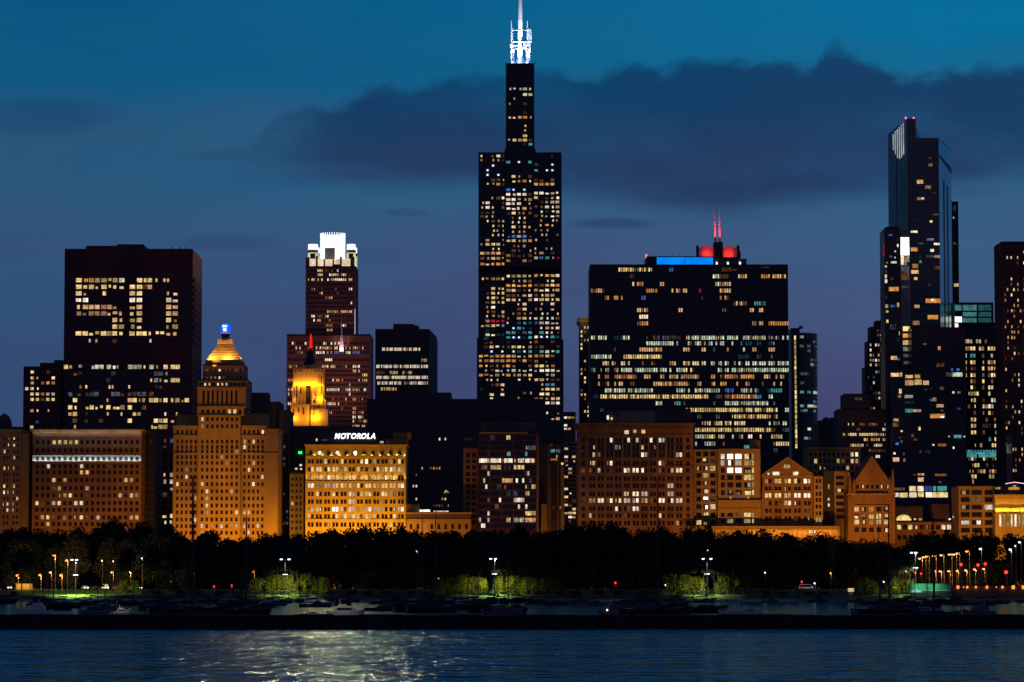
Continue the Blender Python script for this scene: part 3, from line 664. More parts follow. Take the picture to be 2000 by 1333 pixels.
# --- wide dark office slab with blue penthouse
D = 2300; S = D / F
b = Bld('office_slab', 'widest dark office slab with glowing blue panel on its roof', 1346, D, 'office tower')
ws = segs("""527:1208-1274y1,1310-1316b,1413-1427k
540:1230-1238k,1388-1405w,1407-1425k,1440-1457a,1483-1503o,1511-1537a.7
555:1232-1240y,1245-1258o,1288-1297a,1397-1405p,1408-1426a
568:1156-1177a,1178-1190k.4,1265-1282o,1312-1345a.6,1365-1371r,1408-1428a1
582:1181-1188o,1200-1215o.7,1252-1262b,1350-1382q.5,1408-1425o.6
593:1434-1449a,1453-1460k,1473-1495c1
606:1243-1265a1,1320-1345a.7,1412-1418k,1465-1472a,1478-1490a.5
619:1243-1265w
632:1245-1265o,1472-1476a,1484-1489a,1500-1540o.95
644:1358-1362q
660:1156-1185p,1200-1215t,1218-1232p.7,1265-1330q.7,1338-1440p.97,1452-1500p.9,1502-1522q,1523-1540p.9
671:1265-1315p1,1320-1335p.8,1343-1415p.8,1430-1434p,1448-1452b,1458-1468t,1480-1484t,1500-1512t
683:1198-1204k,1248-1292a1,1337-1348a,1370-1380a,1393-1395q,1420-1423o,1452-1456w,1468-1480a,1500-1513a
697:1156-1200p.95,1216-1292y1,1443-1465t,1480-1485q,1503-1510q
710:1178-1228y.85,1255-1258k,1270-1280k,1310-1320a,1333-1345y,1350-1365y,1370-1403p.6,1408-1462p.85,1468-1480p,1484-1512p1,1519-1541p.9
723:1155-1160c,1172-1188p.9,1200-1338p.97,1340-1365y.6,1403-1430p.5,1430-1541p1
736:1168-1173o,1180-1188o,1200-1244o.95,1260-1272a,1288-1298a,1310-1325a,1331-1350a1,1353-1365a,1388-1395o,1409-1474o1,1492-1502a,1515-1519o,1525-1530a
750:1168-1173a,1180-1188a,1198-1201a,1207-1216a,1232-1245k,1277-1348a1,1360-1370a,1388-1396a,1409-1420o,1437-1440o,1455-1463o,1488-1492o,1510-1514a,1525-1530y
763:1180-1220p.85,1228-1277p.9,1320-1348p.9,1356-1405p.9,1415-1432b,1448-1475p.8,1480-1502t.4,1503-1525c1
775:1160-1168t,1173-1382y1,1400-1408q,1415-1445o1,1446-1475a,1478-1488b,1500-1508p
788:1283-1292p,1316-1328c1,1334-1337q,1360-1364k,1395-1398q,1418-1498p.97,1510-1515q
801:1173-1180t,1339-1355y.8,1356-1516y1,1532-1538p
814:1363-1370q,1398-1404q,1428-1502y1,1511-1516y
827:1356-1370q.5,1370-1388y.8,1395-1465y.7,1500-1541p.8
840:1356-1390y1,1395-1410y,1413-1440y.85,1442-1505y.9,1508-1516k,1528-1540q
853:1356-1375p1,1376-1412y.9,1430-1433p,1443-1450p,1458-1470w.6,1485-1530y.7
867:1356-1360p,1375-1395p.7,1412-1416p,1511-1545y.95
880:1512-1516q""", 31, 4)
b.tier(D, 55, 1152.5, 1539, 518.5, None, W_BLACK, even(1154, 1541, 86, .7), rowsat([527, 540, 555, 568, 582, 593, 606, 619, 632, 644, 660, 671, 683, 697, 710, 723, 736, 750, 763, 775, 788, 801, 814, 827, 840, 853, 867, 880], 7.6), ws, .45, side=('L', 10, .05, 'k'), ycol=700, parapet=.6)
b.block('penthouse', D + 10, 34, 1262, 1394, 501, 517.5, W_BLACK); b.block('penthouse', D + 12, 30, 1394, 1455, 509, 517.5, W_BLACK); b.block('parapet_block', D + 8, 8, 1444, 1458, 506, 517.5, W_BLACK)
BLU = emit('blue_panel', rgb(0, 132, 252), 1.15, True, .22, .06)
b.block('light_panel', D + 9.6, .38, 1283, 1337, 503, 517.4, BLU); b.block('light_panel', D + 9.62, .34, 1338, 1392.5, 503, 517.4, BLU)
for x in (1401, 1423, 1446.5):
    b.mb('blue_lamp', LIT['n']).box(P(x - 1.6, 513, D)[0], P(x + 1.6, 513, D)[0], D + 6, D + 7, P(x, 515, D)[1], P(x, 511, D)[1]); b.mb('lamp_hood', LIT['b']).box(P(x - 2.6, 513, D)[0], P(x + 2.2, 513, D)[0], D + 6.2, D + 7, P(x, 510.9, D)[1], P(x, 508.5, D)[1])
b.mb('beacon', emit('beacon_pink', (1, .1, .2, 1), 3)).box(P(1262, 497, D)[0], P(1265, 497, D)[0], D + 11, D + 12, P(1262, 501, D)[1], P(1262, 494, D)[1])
for i in range(9): b.block('pipe', D + 14, .4, 1276 + i * 12.3, 1277 + i * 12.3, 497.6 + (i * 7) % 3, 501, STEEL)
b.spots(D, [(1420, 1440, 526, 529, 'k'), (1487, 1503, 521.5, 523.5, 'q'), (1235, 1239, 516.5, 518, 'k')]); b.done()
# --- tower with red lit crown and twin masts behind the slab
D = 2700; S = D / F
b = Bld('skyscraper', 'far tower showing only its red lit crown and twin red masts', 1402, D, 'skyscraper')
b.tier(D, 40, 1360, 1446, 503, None, W_DARK, parapet=0); b.block('tower_core', D + .4, 14, 1394.5, 1412, 473, 502.9, W_DARK)
RW = mat('crown_stone', (.55, .5, .5), .7, .1)
def zr(y): return P(1400, y, D)[1]
w_ = b.mb('crown_wall', RW); n = 12
for sgn, xa, xb in ((1, 1361, 1394.5), (-1, 1443, 1412)):
    for i in range(n):
        t0, t1 = i / n, (i + 1) / n; xs0 = xa + (xb - xa) * t0; xs1 = xa + (xb - xa) * t1
        yt = 477 + (5 if 0.06 < t0 < .95 else 0) - (2.2 if .3 < t0 < .8 else 0); yy = D + 9 - 3.5 * math.sin(math.pi * min(t0, 1))
        a, c = sorted((P(xs0, 490, D)[0], P(xs1, 490, D)[0])); w_.box(a, c + .02, yy, yy + 2, zr(501.5), zr(yt))
b.block('crown_pylon', D + 2, 3, 1360, 1364.5, 480, 503, W_DARK); b.block('crown_pylon', D + 2, 3, 1440, 1444.5, 480, 503, W_DARK); b.block('crown_pylon', D + 2, 3, 1444.6, 1446.5, 491, 503, W_DARK)
for xl in (1378, 1388, 1417, 1428):
    xx = P(xl, 500, D)[0]; light('SPOT', (xx, D + 1.5, zr(502.5)), 5200, (1, .03, .01), b.root, b.org, (xx, D + 8, zr(488)), 120, 1, .3)
    b.mb('floodlight', STEEL).box(xx - .4, xx + .4, D + 1, D + 1.8, zr(503), zr(502.6))
for xb, xt, yt in ((1398, 1394.5, 402), (1406.5, 1406, 400)):
    mm_ = b.mb('mast', PAINTW); mm_.tube((P(xb, 472, D)[0], D + 6, zr(473)), (P((xb + xt) / 2, 440, D)[0], D + 6, zr(430)), .85, .45, 6); mm_.tube((P((xb + xt) / 2, 440, D)[0], D + 6, zr(430)), (P(xt, yt, D)[0], D + 6, zr(yt)), .35, .12, 6)
    for x2 in (-2.2, 2.2): mm_.tube((P(xb + x2, 472, D)[0], D + 6, zr(473)), (P((xb + xt) / 2, 430, D)[0], D + 6, zr(435)), .18, .1, 4)
    light('SPOT', (P(xb, 472, D)[0], D + 2.5, zr(472.5)), 60000, (1, .03, .05), b.root, b.org, (P(xt, yt, D)[0], D + 6, zr(425)), 50, 1, .3)
b.done()
# --- slim tower behind slab (left) with ochre cap
D = 2420
b = Bld('apartment_tower', 'slim dark tower with ochre cap at left edge of the wide slab', 1142, D, 'tower')
b.tier(D, 30, 1132, 1160, 634, None, W_DARK, even(1132.5, 1159.5, 4, .5), rowsat([640 + i * 8.2 for i in range(26)], 4.6), rnd(.28, 'wyak', 7), .4)
b.block('cap', D - 1.5, 33, 1128, 1160, 621.5, 629, mat('ochre_cap', (.2, .12, .03), .8, .2)); b.block('cap_base', D - .5, 31, 1131, 1160, 629.1, 633.6, W_DARK); b.done()
light('POINT', (P(1140, 636, D)[0], D - 6, P(1140, 634, D)[1]), 900, (1, .6, .2), b.root, b.org, size=.3)
# --- curved glass building with yellow stair strip
D = 2360
b = Bld('glass_tower', 'curved greenish glass tower with a vertical yellow light strip beside the wide slab', 1572, D, 'tower')
X0 = P(1543, 645, D)[0]; X1 = P(1600, 645, D)[0]; Zt = P(1570, 641, D)[1]; Zt2 = P(1570, 650, D)[1]
TG = mat('teal_glass', (0.02, .05, .06), .25, .4, .1, spec=.7)
w_ = b.mb('wall', TG); pts = [(P(1545, 645, D)[0], D), (P(1562, 645, D)[0], D)]; w_.prism([pts[0], pts[1], (pts[1][0], D + 30), (pts[0][0], D + 30)], GZ, Zt)
cv = [(P(1562, 645, D)[0] + .05 + 13.6 * math.sin(t * math.pi / 16), D + 1 + 13.6 * (1 - math.cos(t * math.pi / 16))) for t in range(9)]
w_.prism(cv + [(cv[-1][0], D + 30), (cv[0][0], D + 30)], GZ, Zt2)
fl = b.mb('floor_slab', mat('pale_slab', (.12, .15, .17), .6, .2))
for i in range(26):
    z = P(1570, 654 + i * 9.0, D)[1]; cc = [(x + (.25 if k else 0), y - .25) for k, (x, y) in enumerate(cv)]; fl.prism(cc + [(cc[-1][0], D + 29.8), (cc[0][0], D + 29.8)], z - .22, z + .22)
b.spots(D, [(1551 + i * .12, 1554.6 + i * .12, 656 + i * 9.63, 664 + i * 9.63, 'y') for i in range(23)])
rg2 = random.Random(5)
for i in range(60):
    k = rg2.randrange(8); (xa, ya), (xb, yb) = cv[k], cv[k + 1]; j = rg2.choice([0, 1, 2, 3, 5, 6, 8, 10, 12, 12, 12, 14, 15, 15, 15, 16, 20, 21, 22]); z = P(1570, 654 + j * 9.0, D)[1]
    b.pane((min(xa, xb) + .1, max(xa, xb) + .12, ya - .12, yb + .1, z - 2.4, z - .6), rg2.choice('qtqpcqqw' if j not in (12, 15) else 'cpw'))
b.block('penthouse', D + 5, 10, 1562, 1568, 637, 641, W_DARK); b.done()
# --- tall glass tower at right with slanted lit fin top
D = 1960; S = D / F
b = Bld('glass_skyscraper', 'tall dark glass tower at right with slanted top, glowing fins and red beacons', 1795, D, 'skyscraper')
def X(x, y=400, d=None): return P(x, y, d or D)[0]
def Z(y, d=None, x=1800): return P(x, y, d or D)[1]
GG = mat('grey_green_glass', (0.16, .2, .2), .4, .3, .05, spec=.6, metal=.6)
A = (X(1734.5, 262, D + 28), D + 28); B1 = (X(1772, 240), D); B2 = (X(1788.5, 240), D); Cc = (X(1833, 270), D); E = (X(1857, 290, D + 55), D + 55); BK = (X(1790, 290, D + 60), D + 60)
zA = P(1734, 262, D + 28)[1]; zB = Z(232); zC = Z(270); zE = P(1857, 292, D + 55)[1]
w1 = b.mb('wall', GLASSW); w1.prism([A, B1, B2, (B2[0], D + 40), (A[0] + 3, D + 50)], GZ, [zA, zB, zB, zB - 4, zA - 4])
w2 = b.mb('wall', GLASSW); w2.prism([(B2[0] + .02, D + .05), Cc, E, (B2[0] + .02, D + 60)], GZ, [zC, zC, zE, zE])
# left face: lighter metal panels, with vertical lit fins near the top
def lf(t, off=.0): return (A[0] + (B1[0] - A[0]) * t - off * .6, A[1] + (B1[1] - A[1]) * t - off * .8)
pn = b.mb('panel', GG)
for t0, t1, zt in ((0, .42, 2), (.47, 1, 2)):
    p, q = lf(t0, .02), lf(t1, .02); p2, q2 = lf(t0, .3), lf(t1, .3); zp = zA + (zB - zA) * t0 - zt; zq = zA + (zB - zA) * t1 - zt
    pn.prism([p2, q2, q, p], GZ, [zp, zq, zq, zp])
fn = b.mb('lit_fin', emit('fin_light', rgb(190, 208, 215), .75, False, .35, .1))
for i, (ya, yb) in enumerate(((250, 285), (245, 295), (243, 303), (240, 306), (236, 304), (234, 300))):
    t = .28 + i * .105; p = lf(t, .35); q = lf(t + .022, .35); p2 = lf(t, .75); q2 = lf(t + .022, .75); fn.prism([p2, q2, q, p], Z(yb), Z(ya + 4))
# standing glass screens above the roof
gs = b.mb('glass_screen', mat('pale_screen_glass', (.03, .1, .13), .3, .2, .1, spec=.8)); 
gs.prism([(B2[0] + .05, D + 6), (X(1800, 250, D + 40), D + 40), (X(1800, 250, D + 40) - .3, D + 40.2), (B2[0] + .05, D + 7)], zC, [Z(236), Z(262), Z(262), Z(236)])
rp = b.mb('reveal', W_BLACK)
def rf_(t, o=.0): return (Cc[0] + (E[0] - Cc[0]) * t + o, Cc[1] + (E[1] - Cc[1]) * t)
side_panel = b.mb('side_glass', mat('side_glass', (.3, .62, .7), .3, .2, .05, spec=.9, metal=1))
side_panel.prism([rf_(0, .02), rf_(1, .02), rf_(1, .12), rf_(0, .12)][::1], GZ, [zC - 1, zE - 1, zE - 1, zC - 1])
for t, yt in ((.33, 345), (.62, 350)):
    rp.prism([rf_(t, .14), rf_(t, .3), rf_(t + .09, .3), rf_(t + .09, .14)], GZ, Z(yt))
for k in range(1):
    z0 = Z(301); rp.prism([rf_(0.02, .14), rf_(0.02, .4), rf_(1, .4), rf_(1, .14)], Z(306, D, 1830), [Z(302), Z(302), Z(317), Z(317)])
for i in range(48):                                                   # floor joints on the dark front
    zf = Z(282 + i * 14.2); b.mb('floor_joint', W_BLACK).box(B1[0] + .1, Cc[0] - .1, D - .09, D - .01, zf, zf + .35)
for i in range(9): 
    xm = B1[0] + (Cc[0] - B1[0]) * (i + .5) / 9; b.mb('mullion', W_BLACK).box(xm - .08, xm + .08, D - .14, D - .02, GZ, (zB if xm < B2[0] else zC) - 1)
for x in (1770.5, 1786): b.mb('beacon', emit('beacon_pink', (1, .1, .2, 1), 3)).box(X(x - 1.2), X(x + 1.8), D + .4, D + 1.2, zB, zB + .9)
fs = [(1814, 1819, 308, 311, 'k'), (1813, 1821, 320, 325, 'o'), (1791, 1803, 352, 359, 'a'), (1807, 1818, 363, 369, 'a'), (1822, 1828, 376, 379, 'k'), (1791, 1800, 386, 391, 'a'), (1800, 1805, 386, 390, 'w'), (1822, 1832, 418, 421, 'k'),
  (1816, 1821, 431, 435, 'y'), (1779, 1792, 451, 455, 'w'), (1810, 1824, 466, 470, 'b'), (1818, 1823, 466, 470, 'o'), (1793, 1803, 475, 477, 'q'), (1824, 1835, 475, 479, 'w'), (1779, 1792, 484, 491, 'o'), (1817, 1824, 487, 492, 'w'),
  (1809, 1825, 499, 503, 'q'), (1825, 1836, 499, 504, 'a'), (1795, 1800, 502, 504, 'k'), (1796, 1800, 509, 514, 'c'), (1782, 1793, 516, 524, 'o'), (1825, 1835, 520, 526, 'k'), (1780, 1794, 528, 535, 'a'), (1785, 1792, 542, 547, 'a'),
  (1812, 1818, 555, 559, 't'), (1808, 1837, 584, 592, 'o'), (1819, 1825, 584, 588, 'n'), (1786, 1796, 596, 602, 'a'), (1812, 1832, 616, 624, 'o'), (1783, 1796, 627, 635, 'a'), (1798, 1808, 630, 635, 's'), (1764, 1769, 603, 606, 'w')]
b.spots(D - .1, [q for q in fs if q[4] != 's'])
b.done()
# narrow glass tower with bright panes low on the left of it
D2 = 1945
b = Bld('bright_pane_tower', 'narrow glass tower with glowing white and yellow panes left of the tall glass tower', 1767, D2, 'tower')
b.tier(D2, 12, 1758, 1777, 449, None, GG, parapet=0)
b.spots(D2, [(1759, 1775.5, 464, 478, 'n'), (1759, 1776, 478.4, 499, 'n'), (1759.5, 1765, 500, 518, 'w'), (1766, 1770.5, 500, 519, 'y'), (1771.5, 1776, 500, 512, 'p'), (1760, 1776, 520, 534, 'q'), (1760, 1776, 535, 547, 'k'), (1761, 1776, 559, 563, 'q'),
   (1763.5, 1780 - 3, 638, 647, 'y'), (1763.5, 1777, 652, 660, 'o'), (1763.5, 1777, 665, 674, 'y'), (1764, 1777, 678, 686, 'p'), (1764, 1777, 692, 698, 'q'), (1765, 1777, 706, 712, 'q')])
b.done()
D3 = 1935
b = Bld('apartment_tower', 'dark narrow block with round shouldered top left of the glass tower', 1743, D3, 'tower')
X0 = P(1727.5, 452, D3)[0]; X1 = P(1757, 452, D3)[0]; zt = P(1740, 447, D3)[1]; W_NAVY = mat('navy_curtain_wall', (.03, .042, .065), .35, .3, .06)  # wall blue lightened, haze put into the colour
b.mb('wall', W_NAVY).prism([(X0, D3 + 1.2), (X0 + 1.2, D3), (X1, D3), (X1, D3 + 25), (X0, D3 + 25)], GZ, zt); b.mb('roof', ROOF).box(X0 + 1, X1 - .5, D3 + 1, D3 + 24, zt + .003, zt + 1.2)
b.mb('neon_strip', LIT['r']).box(X0 - .2, X0 + .05, D3 + 1.3, D3 + 4, P(1727, 500, D3)[1], P(1727, 476, D3)[1])
b.spots(D3 - .01, [(1736, 1743, 458, 461, 'b'), (1752, 1754, 467, 471, 't'), (1752, 1755, 477, 483, 'p'), (1747, 1750, 490, 493, 'p'), (1737, 1743, 500, 503, 'b'), (1747, 1749, 502, 505, 'w'), (1731, 1734, 512, 515, 'o'), (1740, 1751, 511, 515, 'p'),
  (1728.3, 1732, 519, 523, 'w'), (1729, 1732, 528, 533, 'k'), (1728.5, 1732, 537, 544, 'w'), (1728.5, 1733, 546, 553, 'w'), (1740, 1745, 543, 547, 'q'), (1736, 1755, 561, 569, 'o'), (1729, 1733, 577, 584, 'q'), (1729, 1734.5, 595, 602, 'w'),
  (1739, 1748, 596, 601, 'b'), (1752, 1756, 592, 600, 'y'), (1730, 1735, 607, 611, 'y'), (1731, 1735, 625, 631, 'y'), (1738, 1750, 634, 644, 'q'), (1756, 1757, 648, 655, 'w'), (1752, 1757, 660, 668, 't'), (1740, 1752, 696, 703, 'a'), (1753, 1757, 700, 704, 'b')])
b.done()
# dark podium block in front
D4 = 1925
b = Bld('office_block', 'navy glass block with few lit rooms below the tall glass tower', 1830, D4, 'office block')
b.tier(D4, 30, 1781, 1886, 642, None, W_NAVY, parapet=.8); b.tier(D4, 29, 1741, 1780.9, 722, None, W_NAVY, parapet=.8)
NB = [(1803, 1810, 671, 674, 'k'), (1832, 1837, 677, 684, 'a'), (1829, 1844, 710, 717, 'k'), (1858, 1861, 720, 725, 'b'), (1868, 1874, 720, 725, 'b'), (1848, 1862, 728, 736, 'q'), (1860, 1880, 728, 736, 'p'),
  (1740, 1756, 729, 736, 'y'), (1758, 1762, 728, 736, 'a'), (1768, 1783, 733, 739, 'a'), (1787, 1797, 732, 739, 'o'), (1768, 1784, 743, 753, 'a'), (1786, 1800, 742, 752, 'y'), (1803, 1814, 744, 752, 'a'), (1804, 1811, 760, 764, 't'), (1816, 1820, 758, 761, 't'),
  (1836, 1843, 756, 762, 'k'), (1756, 1761, 760, 769, 'y'), (1754, 1760, 772, 777, 'a'), (1767, 1783, 772, 778, 'p'), (1768, 1784, 784, 788, 'q'), (1816, 1821, 780, 784, 'b'), (1821, 1829, 777, 784, 'a'), (1860, 1864, 765, 769, 'w'), (1870, 1876, 765, 769, 'a'),
  (1829, 1843, 790, 796, 'a'), (1837, 1843, 801, 804, 'q'), (1768, 1782, 799, 806, 'c'), (1783, 1799, 800, 805, 'a'), (1817, 1845, 809, 817, 'o'), (1836, 1844, 813, 816, 'n'), (1870, 1876, 797, 800, 'b'),
  (1745, 1755, 818, 823, 'a'), (1744, 1755, 826, 834, 'k'), (1794, 1798, 834, 841, 'y'), (1863, 1878, 850, 856, 'c'), (1852, 1855, 852, 854, 'w'), (1882, 1885, 852, 854, 'w'), (1749, 1755, 865, 869, 'b'), (1759, 1763, 841, 844, 'w'), (1759, 1763, 860, 865, 'q'), (1756, 1760, 853, 857, 'k'),
  (1780, 1785, 848, 854, 'k'), (1784, 1792, 857, 861, 'k'), (1832, 1848, 867, 872, 'o'), (1821, 1825, 868, 871, 'w'), (1861, 1864, 873, 877, 'w'), (1796, 1800, 880, 885, 'k'), (1807, 1816, 880, 885, 't'), (1745, 1749, 884, 888, 'w'), (1744, 1756, 894, 902, 'a'), (1764, 1768, 896, 902, 'a'), (1764, 1767, 884, 890, 'k'),
  (1792, 1798, 925, 929, 'o'), (1799, 1805, 925, 929, 'a'), (1793, 1804, 933, 941, 'a'), (1826, 1849, 926, 930, 'o'), (1833, 1839, 940, 944, 'q'), (1783, 1789, 926, 929, 'k')]
NB += [(1747, 1767, 953, 958, 'k'), (1776, 1789, 950, 960, 'y'), (1792, 1804, 950, 960, 'w'), (1807, 1820, 950, 960, 'b'), (1822, 1828, 950, 960, 'c'), (1831, 1849, 950, 960, 'c'), (1747, 1755, 963, 971, 'p'), (1757, 1773, 963, 972, 'y'), (1776, 1790, 962, 972, 'w'), (1793, 1804, 962, 971, 'y'), (1808, 1821, 962, 972, 'w'), (1822, 1851, 962, 972, 'y')]
b.spots(D4, NB); b.done()
# slender ribbed tower behind
D = 2100
b = Bld('apartment_tower', 'slender dark tower edge rising just right of the tall glass tower', 1865, D, 'tower')
b.tier(D, 20, 1852, 1871.5, 397, None, W_BROWN2, even(1860, 1871, 1, .7), rowsat([405 + i * 12 for i in range(20)], 7), rnd(.0, 'k', 3), .4, parapet=1)
b.spots(D, [(1861, 1864, 424, 427, 'w'), (1862, 1867, 474, 478, 'k'), (1863.5, 1872, 554, 560, 'y'), (1861, 1867, 401, 413, 't')]); b.done()
# glass box top and apartment tower
D = 2010
b = Bld('apartment_tower', 'dark apartment tower topped by a glowing teal glass box', 1910, D, 'tower')
b.tier(D, 30, 1872, 1948.5, 632, None, W_NAVY, even(1884, 1947, 11, .72), rowsat([667, 681, 695, 708, 720, 733, 745, 757, 769, 782, 794, 807, 820, 832, 845, 858, 870, 883, 896, 909, 921, 931], 7.4),
   strs(["yyy.yy.k...", "yyyy.yy.yyy", "w.cc..k..w.", "a.ya..s.aay", "a.sk..y.aas", "y.ya..q.kwy", "..yk..y..k.", "s.yk..k.yy.", ".syyy...w..", "..sy..k..pp", ".k.s..yyww.", "...k..s.yk.", "..yy...k..s", "..ay..qqk.y", "..yy..k...s", "........c.y",
     "...s.y...yy", "ccccccccccc", ".qyk..yk.ks", "..syy..k.q.", ".ss.kaa.aak", "..yy....yy."]), .4, side=('R', 4, .1, 'yk'), parapet=.6)
TEALW = emit('teal_curtain', rgb(70, 120, 122), .8, False, .45, .25); TEAL2 = emit('teal_curtain_dim', rgb(36, 86, 92), .75, False, .45, .25)
b.block('glass_box', D + 2, 24, 1866, 1940, 591, 631.9, W_NAVY)
for j, (ya, yb) in enumerate(((596, 607), (610, 618.5), (621.5, 631))):
    b.block('glass_pane', D + 1.8, .18, 1880.5, 1907.5, ya, yb, TEALW); b.block('glass_pane', D + 1.8, .18, 1911, 1936, ya, yb, TEAL2)
b.block('glass_pane', D + 1.8, .18, 1865, 1878, 596, 607, TEALW); b.spots(D + 1.8, [(1865, 1878.5, 619, 630, 'n'), (1865, 1878.5, 632.5, 644, 'n')])
b.spots(D - .05, [(1884, 1908, 884, 894, 'c'), (1911, 1947, 884, 894, 'c')]); b.done()
# brown ribbed tower on the right edge
D = 1900
b = Bld('apartment_tower', 'brown ribbed tower cut by the right edge of the picture', 1985, D, 'tower')
b.tier(D, 30, 1956, 2040, 476, 938, W_BROWN2, groups(1961, 2036, 6, 2, .62, .25), rowsat([493 + i * 10.4 for i in range(42)], 5.6), rnd(.31, 'yyaawk', 19), .8, side=('L', 6, .02, 'k'))
b.tier(D - .9, 31, 1956, 2040, 938.1, None, W_BROWN2, parapet=0)
b.block('column', D - 1.6, 1.5, 1966, 1977, 852, 940, mat('lit_column', (.22, .13, .11), .7, .3)); b.block('glass_pane', D - 1.75, .12, 1966, 1976, 868, 886, LIT['q']); b.done()
# ornate stepped tower
D = 2150
b = Bld('apartment_tower', 'ornate stepped tower with many small lights left of the narrow dark block', 1718, D, 'tower')
b.tier(D + 2, 16, 1711, 1745, 628, 640, W_DARK, even(1718, 1744, 5, .6), rowsat([633], 4), rnd(.3, 'a', 2), .3, parapet=.5)
b.tier(D + 1, 18, 1700, 1745, 640, 668, W_DARK, even(1712, 1744, 6, .6), rowsat([646, 655, 663], 4.5), rnd(.55, 'wyaks', 3), .3, parapet=.5)
b.tier(D + .5, 20, 1694.5, 1746, 668, 718, W_DARK, even(1698, 1745, 9, .6), rowsat([674, 684, 694, 704, 713], 5), rnd(.5, 'wyaaq', 4), .3, parapet=.5)
b.tier(D, 22, 1690, 1747, 718, None, W_DARK, even(1694, 1746, 10, .6), rowsat([727, 737, 748, 758, 768, 778, 788, 798, 808], 5), rnd(.42, 'wyaotq', 6), .3, parapet=.5); b.done()
# brown stepped block with orange rows
D = 1940
b = Bld('office_block', 'stepped dark block with rows of orange windows behind the gabled buildings', 1690, D, 'office block')
b.tier(D + 2, 24, 1649, 1700, 771, 800, W_DARK, parapet=.5); b.spots(D + 2, [(1670, 1683, 777, 782, 'q')])
b.tier(D, 28, 1637.5, 1738, 801, None, W_DARK, even(1646, 1737, 20, .78), rowsat([829, 839, 849, 859, 870, 880, 892], 5.4),
  segs("""829:1655-1666y.7,1675-1712k.6,1724-1737y
839:1674-1680k,1725-1732w
849:1646-1663y1,1666-1684y1,1688-1737y1
859:1688-1696a,1702-1716a,1725-1737y
870:1660-1680a1,1681-1695w,1708-1722w
880:1698-1737k
892:1705-1717w,1664-1668a""", 8, 4), .3, parapet=.5)
b.block('cornice', D - .5, .45, 1700, 1737, 877, 879.5, mat('lit_stone', (.4, .3, .2), .8, .1)); b.done()
b = Bld('office_block', 'unlit low dark block between the curved glass tower and the stepped block', 1620, 2120, 'office block')
b.tier(2120, 30, 1599, 1642, 823, None, W_DARK, parapet=.5).rooftop(3, 3).done()
# pale banded building left of the brown brick one
D = 1930
b = Bld('office_block', 'narrow pale building with horizontal window bands right of the black skyscraper', 1112, D, 'office block')
b.tier(D, 30, 1099, 1124.5, 809, 862, W_DARK, even(1101, 1123, 3, .8), rowsat([816, 823, 831, 838, 846, 854], 4), rnd(.3, 'yacw', 8), .3)
b.tier(D - 1, 31, 1099, 1126, 863, None, W_GREY, even(1102, 1125, 3, .9), rowsat([869 + i * 7.85 for i in range(21)], 4.4), rnd(.4, 'wykawp', 12, ','), .5, parapet=.2); b.done()
# dark columned pile next to the skyscraper foot
D = 1900
b = Bld('office_block', 'dark brown column fronted building right of the mauve office block', 1075, D, 'office block')
b.tier(D, 30, 1052, 1100, 868, None, W_DARK, even(1056, 1099, 6, .55), rowsat([872 + i * 10 for i in range(15)], 5), rnd(.03, 'ka', 8), .6)
for x in (1050.5, 1069, 1073, 1088.5): b.block('pier', D - 1, 1, x, x + 2.4, 868, 1040, W_BRICK)
b.spots(D - .1, [(1075.5, 1084, 878, 884, 'c'), (1087, 1094, 878, 884, 'c'), (1073, 1090, 896, 900, 'o'), (1076, 1079, 868, 871, 'q')])
b.block('lit_pier', D - 6, 5, 1095, 1102, 912, 1040, W_STONE); b.mb('globe_lamp', LIT['y']).lathe(P(1098, 906, D)[0], D - 3.5, [(.1, P(1098, 909, D)[1]), (.8, P(1098, 907, D)[1]), (.7, P(1098, 905, D)[1]), (.1, P(1098, 904, D)[1])], 8)
b.block('lit_pier', D - 8, 5, 1057, 1068, 985, 1040, W_STONE); b.done()
light('SPOT', (P(1098, 1000, D)[0] - 3, D - 30, 8), 22000, (1, .42, .1), b.root, b.org, (P(1085, 1000, D)[0], D - 3, 50), 70, 1, 1)
# ================================================================== STREET WALL
YS = 1796                                                             # lamp line in front of the street wall
SODIUM = (1, .355, .006); FK = .215
lamp_pr = None
def flood(x, power, zt=45, col=SODIUM, dy=0, dx=0, ang=125):
    """twin sodium street lamp on the avenue; its heads throw light on the facades"""
    xx = P(x, 1050, 1830)[0] + dx; yy = YS - dy
    o = thing('street_lamp', (xx, yy, GZ), 'tall sodium street lamp on the avenue hidden behind the park trees', 'street lamp', 'lamps along the avenue')
    m = MB(); m.tube((0, 0, 0), (0, 0, 11.6), .14, .08, 6); m.build('pole', STEEL, o)
    m = MB(); m.box(-.35, .35, -.2, .9, 11.5, 11.7); m.build('lamp_head', STEEL, o)
    light('SPOT', (0, .6, 11.4), power * FK, col, o, (0, 0, 0), (P(x, 1050, 1830)[0] - xx, 1835 - yy, zt), ang, 1, 1.2)
    return o
